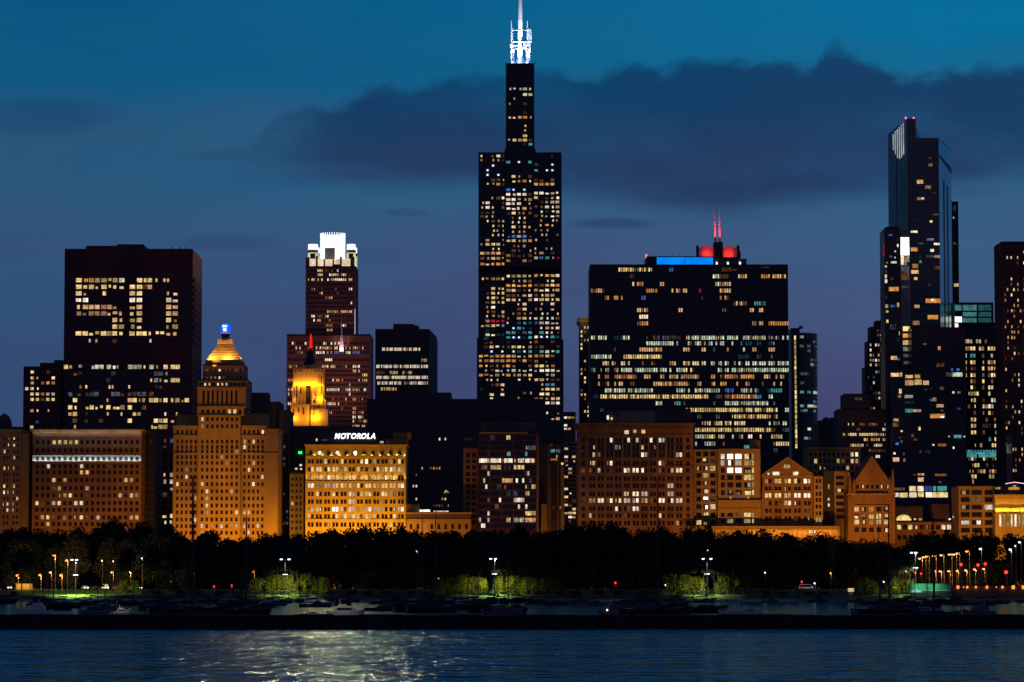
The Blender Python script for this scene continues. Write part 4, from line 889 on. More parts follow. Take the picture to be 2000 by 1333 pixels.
# A left edge building
D = 1840
b = Bld('office_block', 'cream stone building cut by the left edge', 28, D, 'building')
b.tier(D, 40, -40, 42, 838, None, W_STONE, groups(-36, 40, 4, 2, .55, .3), rowsat([858, 870, 882, 894, 915, 927, 939, 950, 962, 974, 985, 997, 1010, 1022], 6.5), rnd(.16, 'yawy', 41, ','), .5, side=('R', 5, .0, 'k'))
b.spots(D + .3, [(17, 23, 854, 860, 'y'), (24, 29, 853, 859, 'y'), (16, 21, 867, 872, 'y'), (24, 28, 868, 872, 'w'), (16, 22, 912, 919, 'y'), (23, 28, 911, 918, 'y'), (14, 20, 958, 965, 'y'), (21, 27, 958, 965, 'w'), (13, 19, 981, 988, 'a'), (20, 26, 981, 988, 'y'), (13, 26, 993, 1000, 'w'), (1, 7, 979, 988, 'p')])
X0, X1, Z0, Z1 = b.last; b.mb('cornice', W_STONE).box(X0 - .8, X1 + .8, D - .8, D + 6, Z1 - 2.5, Z1 - .3)
b.tier(D - 1, 41, 42.3, 58, 846, None, W_STONE, parapet=.4); b.done()
# B building with the white lit band
D = 1830; S = D / F
b = Bld('office_block', 'brown brick office block with heavy cornice and a row of white uplights', 170, D, 'building')
rowsB = [857, 864, 880, 897, 911, 923, 938, 954, 968, 983, 996, 1011, 1024]
bp = segs("""864:104-155y1
911:93-100w,158-163w,168-175a,204-222a.9
923:158-175a
938:96-112y.7,124-131y,204-221a.7,238-268y.8
954:104-108k,112-118y,170-173w,204-210w,252-255y
968:113-117w,125-131y,138-150y.7,165-175w,184-187k,205-211w,229-240y.5,250-256w,266-268a
983:68-87y1,105-118w.9,135-163w.9
1011:80-96y.7,100-105k,124-131y,145-175y1,180-199w.8,204-206a,216-220k,250-268a.8
1024:94-97a,158-166w.4""", 51, 4, ',')
b.tier(D, 38, 64, 276, 846, None, W_BRICK, even(67, 273, 19, .56), rowsat([864, 880, 896, 911, 923, 938, 954, 968, 983, 996, 1011, 1024], 7.6), bp, .55, glass=',', side=('R', 8, .04, 'k'), parapet=0)
X0, X1, Z0, Z1 = b.last
c_ = b.mb('cornice', W_STONE); c_.box(X0 - .3, X1 + .2, D - .35, D + 38.2, Z1, Z1 + .8); c_.box(X0 - .9, X1 + .8, D - 1.1, D + 38.8, Z1 + .81, Z1 + 1.5); c_.box(X0 - 1.6, X1 + 1.4, D - 1.9, D + 39.4, Z1 + 1.51, Z1 + 2)
for i in range(72):
    xx = X0 + (X1 - X0) * (i + .5) / 72; b.mb('bracket', W_STONE).box(xx - .18, xx + .18, D - 1.0, D - .36, Z1 + .05, Z1 + .79)
zl = P(170, 902, D)[1]; lg = b.mb('ledge', W_STONE); lg.box(X0 - .2, X1 + .2, D - 1.1, D - .05, zl - .7, zl); lg.box(X0 - .1, X1 + .1, D - .5, D - .05, P(170, 890.3, D)[1], P(170, 889.3, D)[1])
for i in range(4):
    xm = X0 + (X1 - X0) * (i + .5) / 4; light('AREA', (xm, D - 2.4, P(170, 850, D)[1]), 170, (.8, .75, 1), b.root, b.org, (xm, D - .5, P(170, 842, D)[1]), size=(X1 - X0) / 4 - 1, sizey=.2)
for k in range(6):
    xm = X0 + (X1 - X0) * (k + .5) / 6
    light('AREA', (xm, D - .85, zl + .15), 1500, (.26, .46, 1), b.root, b.org, (xm, D + .3, zl + 5), size=(X1 - X0) / 6 - .3, sizey=.2)
b.done()
# C narrow dark brick flank
b = Bld('office_block', 'narrow unlit brick block between the uplit block and the dark red slab', 292, 1850, 'building')
b.tier(1850, 40, 277, 303, 842, None, W_DARK, even(279, 302, 4, .5), rowsat([852 + i * 12 for i in range(15)], 6), rnd(.03, 'q', 3), .3); b.done()
# D stepped stone tower with glowing pyramid and blue lantern
D = 1815; S = D / F
b = Bld('stone_tower', 'orange lit stone tower with stepped pyramid roof and blue glass lantern', 437, D, 'tower')
wr = [844, 863, 873.5, 882, 893, 904.5, 918, 932, 946, 960, 974, 988, 1001, 1015, 1028, 1041]
pw = rnd(.07, 'yyaw', 61, ',')
# wings
b.tier(D, 34, 338.5, 387, 833, None, W_STONE, even(342, 386, 5, .5), rowsat(wr, 7.4), pw, .5, glass=',', parapet=0)
b.tier(D - .02, 34, 470, 519, 833, None, W_STONE, even(473, 517, 5, .5), rowsat(wr, 7.4), rnd(.1, 'yaw', 63, ','), .5, glass=',', parapet=0)
b.tier(D - .03, 33, 519.1, 543, 839, None, W_STONE, parapet=0)
for xa, xb in ((337, 388), (469, 520)): b.block('cornice', D - 1, 35.5, xa, xb, 831.5, 834.5, W_STONE); b.block('string_course', D - .5, .48, xa + 1, xb - 1, 884.5, 886.5, W_STONE); b.block('string_course', D - .5, .48, xa + 1, xb - 1, 850, 851.5, W_STONE)
b.block('cornice', D - 1, 34.5, 520.2, 545, 838, 841, W_STONE); b.block('string_course', D - .45, .42, 520, 544, 884.5, 886.5, W_STONE)
b.tier(D + 6, 24, 345, 390, 810, 832.9, W_STONE, parapet=.4); b.tier(D + 6, 24, 470, 520, 808, 832.9, W_STONE, parapet=.4)
# shaft
b.tier(D - 3, 36, 387.2, 469.8, 812, None, W_STONE, even(390, 467, 8, .5), rowsat([819, 833] + wr[1:], 7.4), rnd(.12, 'yawa', 67, ','), .5, glass=',', parapet=0)
b.tier(D - 3, 36, 385.5, 476, 795, 811.9, W_STONE, even(391, 474, 8, .5), rowsat([804], 8), strs([".....yy."], ','), .5, glass=',', parapet=0)
b.tier(D - 3, 36, 386, 480, 758, 794.9, W_STONE, even(393, 466, 8, .46), rowsat([777], 28), rnd(0, 'y', 3, ','), .8, glass=',', parapet=0)
b.block('cornice', D - 4, 38, 384, 482, 756, 759, W_STONE); b.block('cornice', D - 4, 38, 385, 478, 794, 796.5, W_STONE); b.block('string_course', D - 3.7, .69, 387, 470, 811, 813, W_STONE)
b.tier(D - 2.5, 34, 385.5, 483, 744, 756, W_STONE, even(388, 480, 11, .42), rowsat([751], 5), strs([".wa.yya...."], ','), .4, glass=',', parapet=.8)
b.tier(D, 29, 396, 476, 714, 743.9, W_STONE, even(400, 474, 9, .4), rowsat([723.5, 738], 4.6), strs(["k..w...k.", "kaawk...."], ','), .4, glass=',', parapet=.6)
b.block('pinnacle', D + 2, 1.5, 479.5, 484, 736, 745, W_STONE)
b.tier(D + 2, 25, 401, 471, 703, 713.9, W_STONE, parapet=0)
# pyramid: stepped stone courses
py = b.mb('pyramid_roof', mat('pyramid_stone', (.5, .38, .24), .7, .2, .3)); n = 10; cxp = P(436, 680, D)[0]; cyp = D + 14
for i in range(n):
    t = i / n; hw = (34 - (34 - 14) * t) * S; za, zb_ = P(436, 703 - 32.5 * t, D)[1], P(436, 703 - 32.5 * (t + 1 / n), D)[1]
    py.taper(cxp - hw, cxp + hw, cyp - hw, cyp + hw, za + .01, cxp - hw + .1, cxp + hw - .1, cyp - hw + .1, cyp + hw - .1, zb_ - .34); hw2 = hw - .6
    b.mb('shadow_joint', W_DARK).box(cxp - hw2, cxp + hw2, cyp - hw2, cyp + hw2, zb_ - .36, zb_ + .01)
cp = b.mb('pyramid_cap', mat('pyramid_stone', (.5, .38, .24))); hw = 14.4 * S; cp.box(cxp - hw, cxp + hw, cyp - hw, cyp + hw, P(0, 670.2, D)[1], P(0, 660, D)[1]); cp.box(cxp - 9 * S, cxp + 9 * S, cyp - 9 * S, cyp + 9 * S, P(0, 660, D)[1], P(0, 656.5, D)[1])
b.mb('cap_recess', W_DARK).box(cxp - 5.5 * S, cxp + 5.5 * S, cyp - hw - .05, cyp - hw + .2, P(0, 663, D)[1], P(0, 659.8, D)[1])
b.mb('lantern_base', W_DARK).lathe(cxp, cyp, [(7.5 * S, P(0, 656.6, D)[1]), (8 * S, P(0, 651, D)[1]), (9.5 * S, P(0, 650, D)[1]), (9.5 * S, P(0, 648.5, D)[1])], 16)
b.mb('lantern_ring', emit('pink_ring', rgb(230, 110, 190), 1)).lathe(cxp, cyp, [(9.8 * S, P(0, 648.4, D)[1]), (9.8 * S, P(0, 647.6, D)[1])], 20)
b.mb('lantern', emit('lantern_blue', rgb(20, 80, 255), 1.5, True, .3, .5)).lathe(cxp, cyp, [(9.6 * S, P(0, 647.5, D)[1]), (10 * S, P(0, 640, D)[1]), (9.4 * S, P(0, 633, D)[1]), (7 * S, P(0, 629.5, D)[1]), (2 * S, P(0, 627.6, D)[1])], 20, )
lc_ = b.mb('lantern_core', emit('lantern_core', rgb(190, 225, 255), 1.6, False, .3, .8))
for ya, yb, hw_ in ((632, 636.5, 5.5), (638, 644.5, 4)): lc_.box(cxp - hw_ * S, cxp + hw_ * S * .7, cyp - 10.3 * S, cyp - 9.2 * S, P(0, yb, D)[1], P(0, ya, D)[1])
for i in range(12):
    t = math.pi * 2 * i / 12; b.mb('lantern_rib', W_DARK).tube((cxp + math.cos(t) * 10.1 * S, cyp + math.sin(t) * 10.1 * S, P(0, 648, D)[1]), (cxp + math.cos(t) * 9.5 * S, cyp + math.sin(t) * 9.5 * S, P(0, 632, D)[1]), .09, .09, 4)
b.mb('finial', W_DARK).tube((cxp, cyp, P(0, 628, D)[1]), (cxp, cyp, P(0, 622.5, D)[1]), .25, .08, 6)
zr_ = P(436, 704, D)[1]
for k, (dx_, pw_) in enumerate(((-24, 5200), (7, 5200), (33, 3000))):
    xx = cxp + dx_ * S; yy = cyp - 34 * S - 1.6 if k < 2 else cyp - 20 * S
    b.mb('floodlight', STEEL).box(xx - .3, xx + .3, yy - .25, yy + .25, zr_, zr_ + .4); light('POINT', (xx, yy, zr_ + 1.0), pw_, (1, .42, .05), b.root, b.org, size=.3)
light('SPOT', (cxp - 20 * S, cyp - 60 * S, zr_ - 4), 7000, (1, .45, .06), b.root, b.org, (cxp, cyp, P(0, 676, D)[1]), 50, 1, .4)
light('SPOT', (cxp + 40 * S, cyp - 20 * S, zr_ + .5), 7000, (1, .45, .06), b.root, b.org, (cxp + 4, cyp, P(0, 676, D)[1]), 90, 1, .4)
b.done()
# E dark blocks behind its right wing
D = 1870
b = Bld('office_block', 'dark brown block with faint grey windows right of the pyramid roofed tower', 525, D, 'building')
b.tier(D + 3, 20, 489, 523, 769, 786, W_DARK, parapet=.5); b.tier(D, 36, 487, 546, 786.5, None, W_DARK, parapet=.5)
b.tier(D - 5, 36, 545, 565, 802, None, W_DARK, even(546, 564, 3, .6), rowsat([850 + i * 11.5 for i in range(16)], 5), rnd(.3, 'qk', 73), .3, parapet=.3); b.done()
# F small pale block
b = Bld('office_block', 'low pale grey building between the stepped tower and the golden facade', 580, 1845, 'building')
b.tier(1845, 30, 566, 593, 926, None, mat('grey_stone', (.22, .2, .15), .85, .25, .1), even(567, 591, 3, .5), rowsat([936 + i * 12 for i in range(9)], 6), strs(["...", "...", "...", "...", "y..", "...", "...", "...", "..."], ','), .4, glass=','); b.done()
# G black block behind golden one
D = 1880
b = Bld('office_block', 'black building behind the golden facade with a small green light', 630, D, 'building')
b.tier(D, 36, 566, 716, 834, None, W_BLACK, parapet=0); b.spots(D, [(617, 620, 857, 862, 'w'), (628, 642, 858, 861, 'q'), (585, 590, 907, 911, 'w'), (576, 581, 914, 918, 'p'), (586, 590, 915, 918, 'w')])
b.mb('green_lamp', emit('green_lamp', rgb(40, 240, 90), 2.2)).box(P(583, 885, D)[0], P(590, 885, D)[0], D - 1, D - .3, P(583, 887, D)[1], P(583, 882, D)[1]); b.done()
# H gothic golden tower behind
D = 2150; S = D / F
b = Bld('gothic_tower', 'small gothic tower flooded in orange light with a red finial', 603, D, 'tower')
GS = mat('ochre_stone', (.48, .38, .2), .8, .2, .2)
for q in ((568, 604, 790, 832, 2), (571, 597, 752.2, 790, 6), (607, 634, 752.2, 800, 6), (622.2, 634, 722, 752, 6), (607, 638, 800.2, 832, 2), (626, 640.5, 800, 832, 1), (633, 637, 781, 800, 4), (580, 592, 710, 722, 7), (611, 626, 710, 722, 7)):
    b.tier(D + q[4], 18, q[0], q[1], q[2], q[3], GS, parapet=0)
b.tier(D + 9, 16, 568, 641, 832.2, None, W_DARK, parapet=0)
b.tier(D + 5, 18, 573, 622, 722, 752, GS, parapet=0); b.tier(D + 6.5, 15, 588, 613, 714, 722, GS, parapet=0)
b.tier(D + 9, 12, 597, 607, 752, 832, W_DARK, parapet=0)
for x in (576.5, 581, 592, 594.8, 609, 617, 624, 629.5): b.block('buttress', D + 5.2, .75, x, x + 1.6, 714 if x < 625 else 727, 790, GS)
for x, yt in ((575.5, 720), (583, 716), (587.5, 713), (612, 713), (619, 716), (623, 712), (631, 719)):
    b.mb('pinnacle', GS).taper(P(x, 720, D)[0], P(x + 3.4, 720, D)[0], D + 4.6, D + 6, P(x, 727, D)[1], P(x + 1.2, 720, D)[0], P(x + 2.2, 720, D)[0], D + 5.1, D + 5.5, P(x, yt - 4, D)[1])
xr = P(604, 700, D)[0]; b.mb('roof', SLATE).taper(xr - 14 * S, xr + 13 * S, D + 7, D + 20, P(0, 714, D)[1], xr - 3 * S, xr + 3 * S, D + 12, D + 15, P(0, 682, D)[1])
b.mb('finial', emit('finial_red', rgb(255, 30, 10), 1.1)).lathe(xr + .2, D + 13.5, [(4 * S, P(0, 677.5, D)[1]), (4 * S, P(0, 676.5, D)[1]), (2.6 * S, P(0, 676, D)[1]), (3 * S, P(0, 668, D)[1]), (2 * S, P(0, 656, D)[1]), (1.2 * S, P(0, 650, D)[1])], 8)
b.mb('finial_base', SLATE).lathe(xr + .2, D + 13.5, [(2 * S, P(0, 683, D)[1]), (2 * S, P(0, 677.6, D)[1])], 8)
b.spots(D + 5.95, [(585, 587.5, 733, 739, '.'), (609.5, 612, 733, 739, '.'), (612, 614.5, 773, 777, 'w'), (612, 615, 782, 786, '.'), (612, 615, 791, 795, '.'), (620, 624, 791, 796, '.'), (592, 605, 718, 721, '.')])
b.spots(D + 5.9, [(578.4, 580.4, 755, 786, '.'), (586, 588, 756, 770, '.'), (617.6, 619.6, 756, 786, '.'), (627, 629, 736, 770, '.'), (582.5, 584.5, 741, 748, '.'), (598, 599.4, 738, 750, '.'), (603, 604.4, 738, 750, '.')])
b.spots(D + 1.9, [(573, 575, 800, 812, '.'), (582, 584, 797, 806, '.'), (592, 594, 797, 810, '.'), (612, 614, 806, 812, '.'), (631, 633, 806, 824, '.')])
for q in range(9): b.block('merlon', D + 4.2, .8, 574 + q * 7.2, 577 + q * 7.2, 718.6, 722, GS)
for q in (752, 771, 790): b.block('string_course', D + 5.0, .5, 572, 634, q, q + 1.6, GS) if q != 771 else None
b.spots(D + 8.9, [(597, 600, 801, 805, 'w'), (601.5, 604, 801, 805, 'w'), (598, 599.5, 754, 757, 'p')]); b.spots(D + 1, [(624, 626, 801, 804, '.'), (613, 615, 800, 804, '.')])
b.spots(D + 8, [(568, 571, 828, 832, 'q'), (592, 604, 829, 832, 'w')], .5)
for x, y, p_, dy_ in ((578, 750, 1500, 3.4), (588, 750, 1500, 3.4), (598, 750, 1500, 3.4), (609, 750, 1500, 3.4), (616, 750, 1500, 3.4), (627, 750, 900, 3.4), (575, 815, 2200, -1), (612, 815, 2600, -1), (618, 812, 2600, -1), (624, 778, 3200, 3.0), (574, 780, 500, 3.2), (626, 760, 1500, 3)):
    xx, zz_ = P(x, y + 2, D + dy_); b.mb('floodlight', STEEL).box(xx - .2, xx + .2, D + dy_ - .2, D + dy_ + .2, zz_ - .5, zz_ - .25); light('POINT', (xx, D + dy_, zz_), p_ * 1.15, (1, .38, .012), b.root, b.org, size=.25)
for x in (580, 622): light('SPOT', (P(x, 850, D)[0], D - 26, P(x, 850, D)[1]), 11000, (1, .32, .01), b.root, b.org, (P(x, 770, D)[0], D + 6, P(x, 775, D)[1]), 90, 1, .6)
b.done()
# I golden building with the roof sign
D = 1825; S = D / F
b = Bld('office_block', 'brightly lit golden facade of grouped windows under a lettered roof sign', 695, D, 'building')
gr = [901.5, 917, 933, 949, 965, 980, 995, 1009, 1025]
gp = {0: ",,,w,,,,w,,,,,,wa,,a,,,y,,", }
def gpat(i, j, x, y):
    rr_ = ["....y...y....yn.y...y.y.", ".yyy.yyyay..ak.y.yyywwyy"[:24], "aayyywayaayyaayyaawwyy..", "wwaaawwayaaay.yyaayyaaww", "..y...y...ww.yyy..wyys..", "..........ww......s.....", "yyysk.nnykwwoowwwwy..sww", "y......yyyyyyoyyy....yk.", ".....s........s.....y..."][j]
    c = rr_[i] if i < len(rr_) else '.'
    return ',' if c == '.' else c
b.tier(D, 40, 597, 793, 872, None, W_GOLD, groups(599, 791, 12, 2, .78, .2), rowsat(gr, 8.6), gpat, .55, glass=',', parapet=0)
X0, X1, Z0, Z1 = b.last; c_ = b.mb('cornice', W_GOLD)
c_.box(X0 - .2, X1 + .2, D - .5, D + 40, Z1, Z1 + .5); c_.box(X0 - .8, X1 + .8, D - 1.2, D + 40.6, Z1 + .51, Z1 + .95)
zz_ = [P(695, y, D)[1] for y in (890.5, 892.5, 876, 939.5, 941.5, 1014, 1015.5)]
c_.box(X0 - .2, X1 + .2, D - .7, D - .02, zz_[1], zz_[0]); c_.box(X0 - .1, X1 + .1, D - .5, D - .02, zz_[4], zz_[3]); c_.box(X0 - .1, X1 + .1, D - .5, D - .02, zz_[6], zz_[5])
oc = None
for i in range(11):
    x = 607 + i * 17.4 + .0; lit = {1: 'w', 3: 'w', 5: 'n'}.get(i)
    xx, zc_ = P(x, 885, D); mbx = b.mb('oculus_window', LIT[lit] if lit else GLO); st = len(mbx.v)
    n = 14
    for yy in (D - .12, D + .1): mbx.v += [(xx + math.cos(2 * math.pi * k / n) * 1.0, yy, zc_ + math.sin(2 * math.pi * k / n) * 1.15) for k in range(n)]
    mbx.f += [tuple(st + k for k in range(n)), tuple(st + n + k for k in range(n - 1, -1, -1))] + [(st + k, st + n + k, st + n + (k + 1) % n, st + (k + 1) % n) for k in range(n)]; mbx.m += [0] * (n + 2)
    rm_ = b.mb('oculus_rim', W_GOLD)
    for k in range(n):
        a0, a1 = 2 * math.pi * k / n, 2 * math.pi * (k + 1) / n; rm_.tube((xx + math.cos(a0) * 1.15, D - .15, zc_ + math.sin(a0) * 1.3), (xx + math.cos(a1) * 1.15, D - .15, zc_ + math.sin(a1) * 1.3), .14, .14, 4)
for i in range(13):                                                   # pilasters with uplights
    xx = P(599 + i * 16 - .1, 920, D)[0]; b.mb('pilaster', W_GOLD).box(xx - .42, xx + .42, D - .35, D - .02, P(695, 939.4, D)[1], P(695, 893, D)[1])
    light('SPOT', (xx, D - 1.9, P(695, 944, D)[1]), 3000, (1, .52, .14), b.root, b.org, (xx, D, P(695, 916, D)[1]), 50, 1, .1)
for i in range(12):
    xx = P(599 + i * 16 + 7.8, 885, D)[0] + 2.2; light('POINT', (xx, D - .55, P(695, 889.6, D)[1]), 90, (1, .66, .28), b.root, b.org, size=.12)
b.tier(D + 6, 30, 640, 736, 857, 871.8, W_DARK, parapet=0); b.tier(D + 7, 20, 755, 796, 858, 871.8, W_BRICK, parapet=.3); b.tier(D + 12, 16, 768, 802, 845, 858, W_BRICK, parapet=.3)
b.spots(D + 5.9, [(742, 749, 862, 866, 'p'), (754, 757, 863, 866, 'q')], .4)
# lettered sign
sz_ = 12.6 * S; fx0 = 653.5; fx1 = 733.0
tcu = bpy.data.curves.new('letters', 'FONT')
word = "MOTOROLA"; widths = []
dg = bpy.context.evaluated_depsgraph_get()
me_ = []
for ch in word:
    cu = bpy.data.curves.new('letter', 'FONT'); cu.body = ch; cu.size = 1; cu.extrude = .06; cu.offset = .03; cu.shear = .25
    to = bpy.data.objects.new('letter_tmp', cu); C.link(to); bpy.context.view_layer.update()
    m2 = bpy.data.meshes.new_from_object(to.evaluated_get(bpy.context.evaluated_depsgraph_get())); C.unlink(to); bpy.data.objects.remove(to)
    xs = [v_.co.x for v_ in m2.vertices]; me_.append((m2, min(xs), max(xs)))
tot = sum(q[2] - q[1] for q in me_) + .05 * 7; xs0 = P(fx0, 852, D + 5)[0]; xs1 = P(fx1, 852, D + 5)[0]; k_ = (xs1 - xs0) / tot; zs0 = P(695, 857, D + 5)[1]; zs1 = P(695, 846.5, D + 5)[1]; kz = (zs1 - zs0) / .72
SGN = emit('sign_white', rgb(240, 245, 255), 2.6, True); x_ = xs0
sg = b.mb('sign_frame', STEEL); sg.box(xs0, xs1, D + 5.35, D + 5.5, zs0 - .25, zs0 - .1); sg.box(xs0, xs1, D + 5.35, D + 5.5, zs0 + 1.4, zs0 + 1.5)
b.done()
frame = [o for o in b.root.children if o.name.startswith('sign_frame')][0]
for m2, a, c in me_:
    m2.materials.clear(); m2.materials.append(SGN); o = bpy.data.objects.new('letter', m2); C.link(o); o.parent = frame
    o.rotation_euler = (math.pi / 2, 0, 0); o.scale = (k_, kz, 1); o.location = (x_ - a * k_ - b.org[0], D + 5.2 - b.org[1], zs0 - b.org[2]); x_ += (c - a + .05) * k_
# J low annex right of golden one
D = 1812
b = Bld('low_annex', 'low orange lit building with long flat roofs right of the golden facade', 860, D, 'building')
b.tier(D + 10, 20, 794, 819, 986, None, W_BRICK, parapet=.3); b.tier(D, 26, 792, 922, 1001, 1004.5, W_STONE, parapet=0); b.tier(D + 1.5, 22, 794, 920, 1004.6, 1014, mat('brown_band', (.12, .07, .05), .8, .2), parapet=0)
b.tier(D + 1, 22, 794, 920, 1014.2, 1020, W_STONE, parapet=0); b.tier(D + 2.5, 22, 794, 920, 1020.2, None, W_STONE, even(796, 918, 9, .4), rowsat([1029], 10), rnd(.1, 'a', 2, ','), .5, glass=',', parapet=0)
b.spots(D + 9.6, [(820, 840, 996, 1000, 'n'), (847, 876, 998, 1000.5, 'w')], 1.5); b.done()
# K slim grid building
D = 1835
b = Bld('office_block', 'slim orange brown building two windows wide left of the mauve office block', 920, D, 'building')
b.tier(D, 30, 905, 933, 876, None, W_BRICK, even(908, 932, 2, .66), rowsat([889, 901, 913, 926, 938, 950, 962, 973, 985, 997, 1009, 1021], 8), rnd(0, 'y', 4, ','), .5, glass=','); b.block('cornice', D - .6, .55, 904.5, 933, 896, 898, W_STONE); b.block('cornice', D - .6, .55, 904.5, 933, 930.5, 932, W_STONE); b.done()
# L mauve office block
D = 1828
b = Bld('office_block', 'mauve dark office block with two bright full rows of windows', 992, D, 'office block')
mp_ = segs("""855:960-964q,992-997y
875:1023-1046q1
886:953-957q,990-998c,1025-1029c
900:935-958w1,961-979w1,981-1000w1,1003-1021w1,1024-1047w1
913:935-958k,961-979y1,981-1000q.6,1003-1021y1
925:952-959p,1027-1035w
939:945-948y,956-959w,978-999a1,1008-1012w,1019-1021w,1025-1028y,1034-1038q
951:950-953w,973-978q,984-989k,1023-1032y,1038-1047y
963:992-995q,1005-1011q,1025-1035a
977:953-956k,976-980w,1003-1021w1
990:968-972k,1011-1015w,1028-1031w
1003:953-959w,1025-1047y1
1016:936-939w,953-959w,990-996y,1003-1021p1,1024-1047a1
1027:940-948w""", 81, 5)
b.tier(D, 36, 934, 1048, 847, None, W_MAUVE, groups(934.5, 1047.5, 5, 5, .93, .09), rowsat([855, 866, 875, 887, 900, 913, 925, 939, 951, 964, 977, 990, 1003, 1016, 1027], 8.2), mp_, .3, side=('R', 6, .12, 'ak'), parapet=0)
b.tier(D + 3, 30, 940, 1046, 826, 845, W_MAUVE, parapet=0); b.block('canopy', D - .8, 4, 937, 1031, 844.6, 847, W_STONE); b.block('corner_pier', D - .6, 2, 1048.1, 1051.5, 847, 1040, W_BRICK); b.done()
# M large brown building
D = 1822
b = Bld('office_block', 'large red brown stone building with tall arcaded upper storeys', 1240, D, 'building')
lp = segs("""860:1145-1150w,1162-1164k,1193-1197w,1226-1231w,1242-1247w,1271-1276w,1284-1297p1
874:1157-1160q,1201-1212c,1252-1255a,1275-1288c.7
889:1160-1164w,1168-1171k,1253-1262w,1319-1331w
905:1152-1163a,1186-1190k,1191-1197w,1285-1290w,1293-1296k
919:1136-1142a,1151-1173w.8,1184-1186k,1193-1196k,1219-1248w.8,1250-1257w,1270-1290w.5,1309-1316a,1320-1331w.6
935:1317-1322w
949:1303-1315w1
965:1151-1156w,1219-1231w1,1236-1249w1,1252-1265w1,1303-1315w
978:1136-1142k,1151-1163a1,1167-1180w1,1184-1199w1,1201-1214w,1218-1231w,1234-1249w1,1251-1264a1,1268-1275k,1280-1299w1,1303-1318w.9,1319-1333w
994:1203-1207w,1226-1231k,1236-1247w.8
1007:1152-1157w,1220-1226k,1286-1290a
1022:1320-1325o""", 91, 5, ',')
b.tier(D, 44, 1129, 1354, 833, None, W_BRICK, [(1136, 1142.5)] + groups(1148, 1335, 11, 2, .74, .22) + [(1340.5, 1347)], rowsat([860, 874, 888.5, 905, 919, 935, 949, 965, 978, 994, 1007.5, 1022], 8.6), lp, .5, glass=',', side=('L', 6, .02, 'k'), parapet=0)
X0, X1, Z0, Z1 = b.last; c_ = b.mb('cornice', W_BRICK); c_.box(X0 - .4, X1 + .4, D - .5, D + 44.4, Z1, Z1 + 1.0); c_.box(X0 - 1.2, X1 + 1.2, D - 1.4, D + 45, Z1 + 1.01, Z1 + 1.7)
for ya, yb in ((849, 851), (895, 897), (910.5, 911.5)): c_.box(X0 - .2, X1 + .2, D - .6, D - .02, P(1240, yb, D)[1], P(1240, ya, D)[1])
for i in range(12): 
    xx = P(1148 + i * 17, 870, D)[0]; b.mb('pilaster', W_BRICK).box(xx - .5, xx + .5, D - .45, D - .02, P(1240, 895, D)[1], P(1240, 851, D)[1])
for i in range(11):                                                   # dark iron spandrels in the tall bays
    for ya, yb in ((864.4, 869.6), (878.4, 884.1)): b.block('spandrel_panel', D - .06, .2, 1150 + i * 17, 1163 + i * 17, ya, yb, W_DARK)
for i in range(13):                                                   # arches under the cornice
    xx = P(1138 + i * 17, 840, D)[0]; zz2 = P(1240, 838.5, D)[1]; ar = b.mb('arch', W_BRICK)
    for k in range(6):
        a0, a1 = math.pi * k / 6, math.pi * (k + 1) / 6; ar.tube((xx + math.cos(a0) * 2.1, D - .2, zz2 + math.sin(a0) * 1.2), (xx + math.cos(a1) * 2.1, D - .2, zz2 + math.sin(a1) * 1.2), .2, .2, 4)
b.spots(D - .02, [(1220, 1228, 841, 848, 'p'), (1237, 1243, 840, 846, 'y'), (1253, 1260, 840, 847, 'a')])
b.tier(D + 8, 22, 1208, 1280, 803, 829, mat('pale_penthouse', (.2, .17, .13), .8, .2), parapet=.3); b.tier(D + 9, 22, 1188, 1208, 803, 829, W_DARK, parapet=.3); b.tier(D + 8, 24, 1281, 1350, 800, 829, W_DARK, parapet=.3)
b.spots(D + 8.6, [(1185, 1189, 812, 820, 'w'), (1193, 1196, 816, 820, 'w')], 1); b.done()
# N slim three bay
D = 1826
b = Bld('office_block', 'three bay orange stone building with dark windows right of the large brown one', 1377, D, 'building')
b.tier(D, 34, 1355.2, 1400, 879, None, W_STONE, even(1358, 1399, 3, .72), rowsat([887, 900, 915, 929, 944, 959, 975, 990, 1006, 1021], 9), strs([",,,", ",yk", "ssy", ",y,", ",s,", ",w,", ",nk", ",nw", ",y,", "yy,"], ','), .5, glass=',', parapet=.3)
X0, X1, Z0, Z1 = b.last; b.mb('cornice', W_STONE).box(X0, X1 + .5, D - .8, D + 3, Z1 - .8, Z1 + .2); b.done()
# O bright gallery building
D = 1824
b = Bld('office_block', 'orange stone building with tall brightly lit studio windows', 1444, D, 'building')
gx = [(1408, 1415.5), (1420.5, 1432), (1436.5, 1448.5), (1453.5, 1467), (1469, 1472.5)]
b.tier(D, 36, 1401.5, 1485, 877, 975, W_STONE, gx, rowsat([892, 904.5, 919, 933, 947.5, 962.5], 10), strs(["wnnyy", "wnwyy", ",nnyy", ",,,yy", ",,,sy", ",aoyy"], ','), .5, glass=',', parapet=.3)
b.tier(D - 1, 37, 1402, 1488, 976, None, W_STONE, gx, rowsat([1006, 1018], 8), strs([",,kyy", ",y,yy"], ','), .5, glass=',', parapet=.3)
b.block('cornice', D - 1.8, .7, 1401.5, 1489, 977, 979, W_STONE); b.block('cornice', D - .7, .65, 1401.5, 1485, 877, 878.6, W_STONE); b.block('cornice', D - 1.7, .68, 1402, 1488, 993, 995, W_STONE)
b.tier(D + 8, 12, 1464, 1485, 860, 876, W_BRICK, parapet=.2); b.spots(D - .1, [(1425, 1429, 970, 974, 'p'), (1441, 1446, 970, 974, 'b'), (1460, 1463, 970, 974, 'y'), (1453, 1463, 870, 876, 'c')]); b.done()
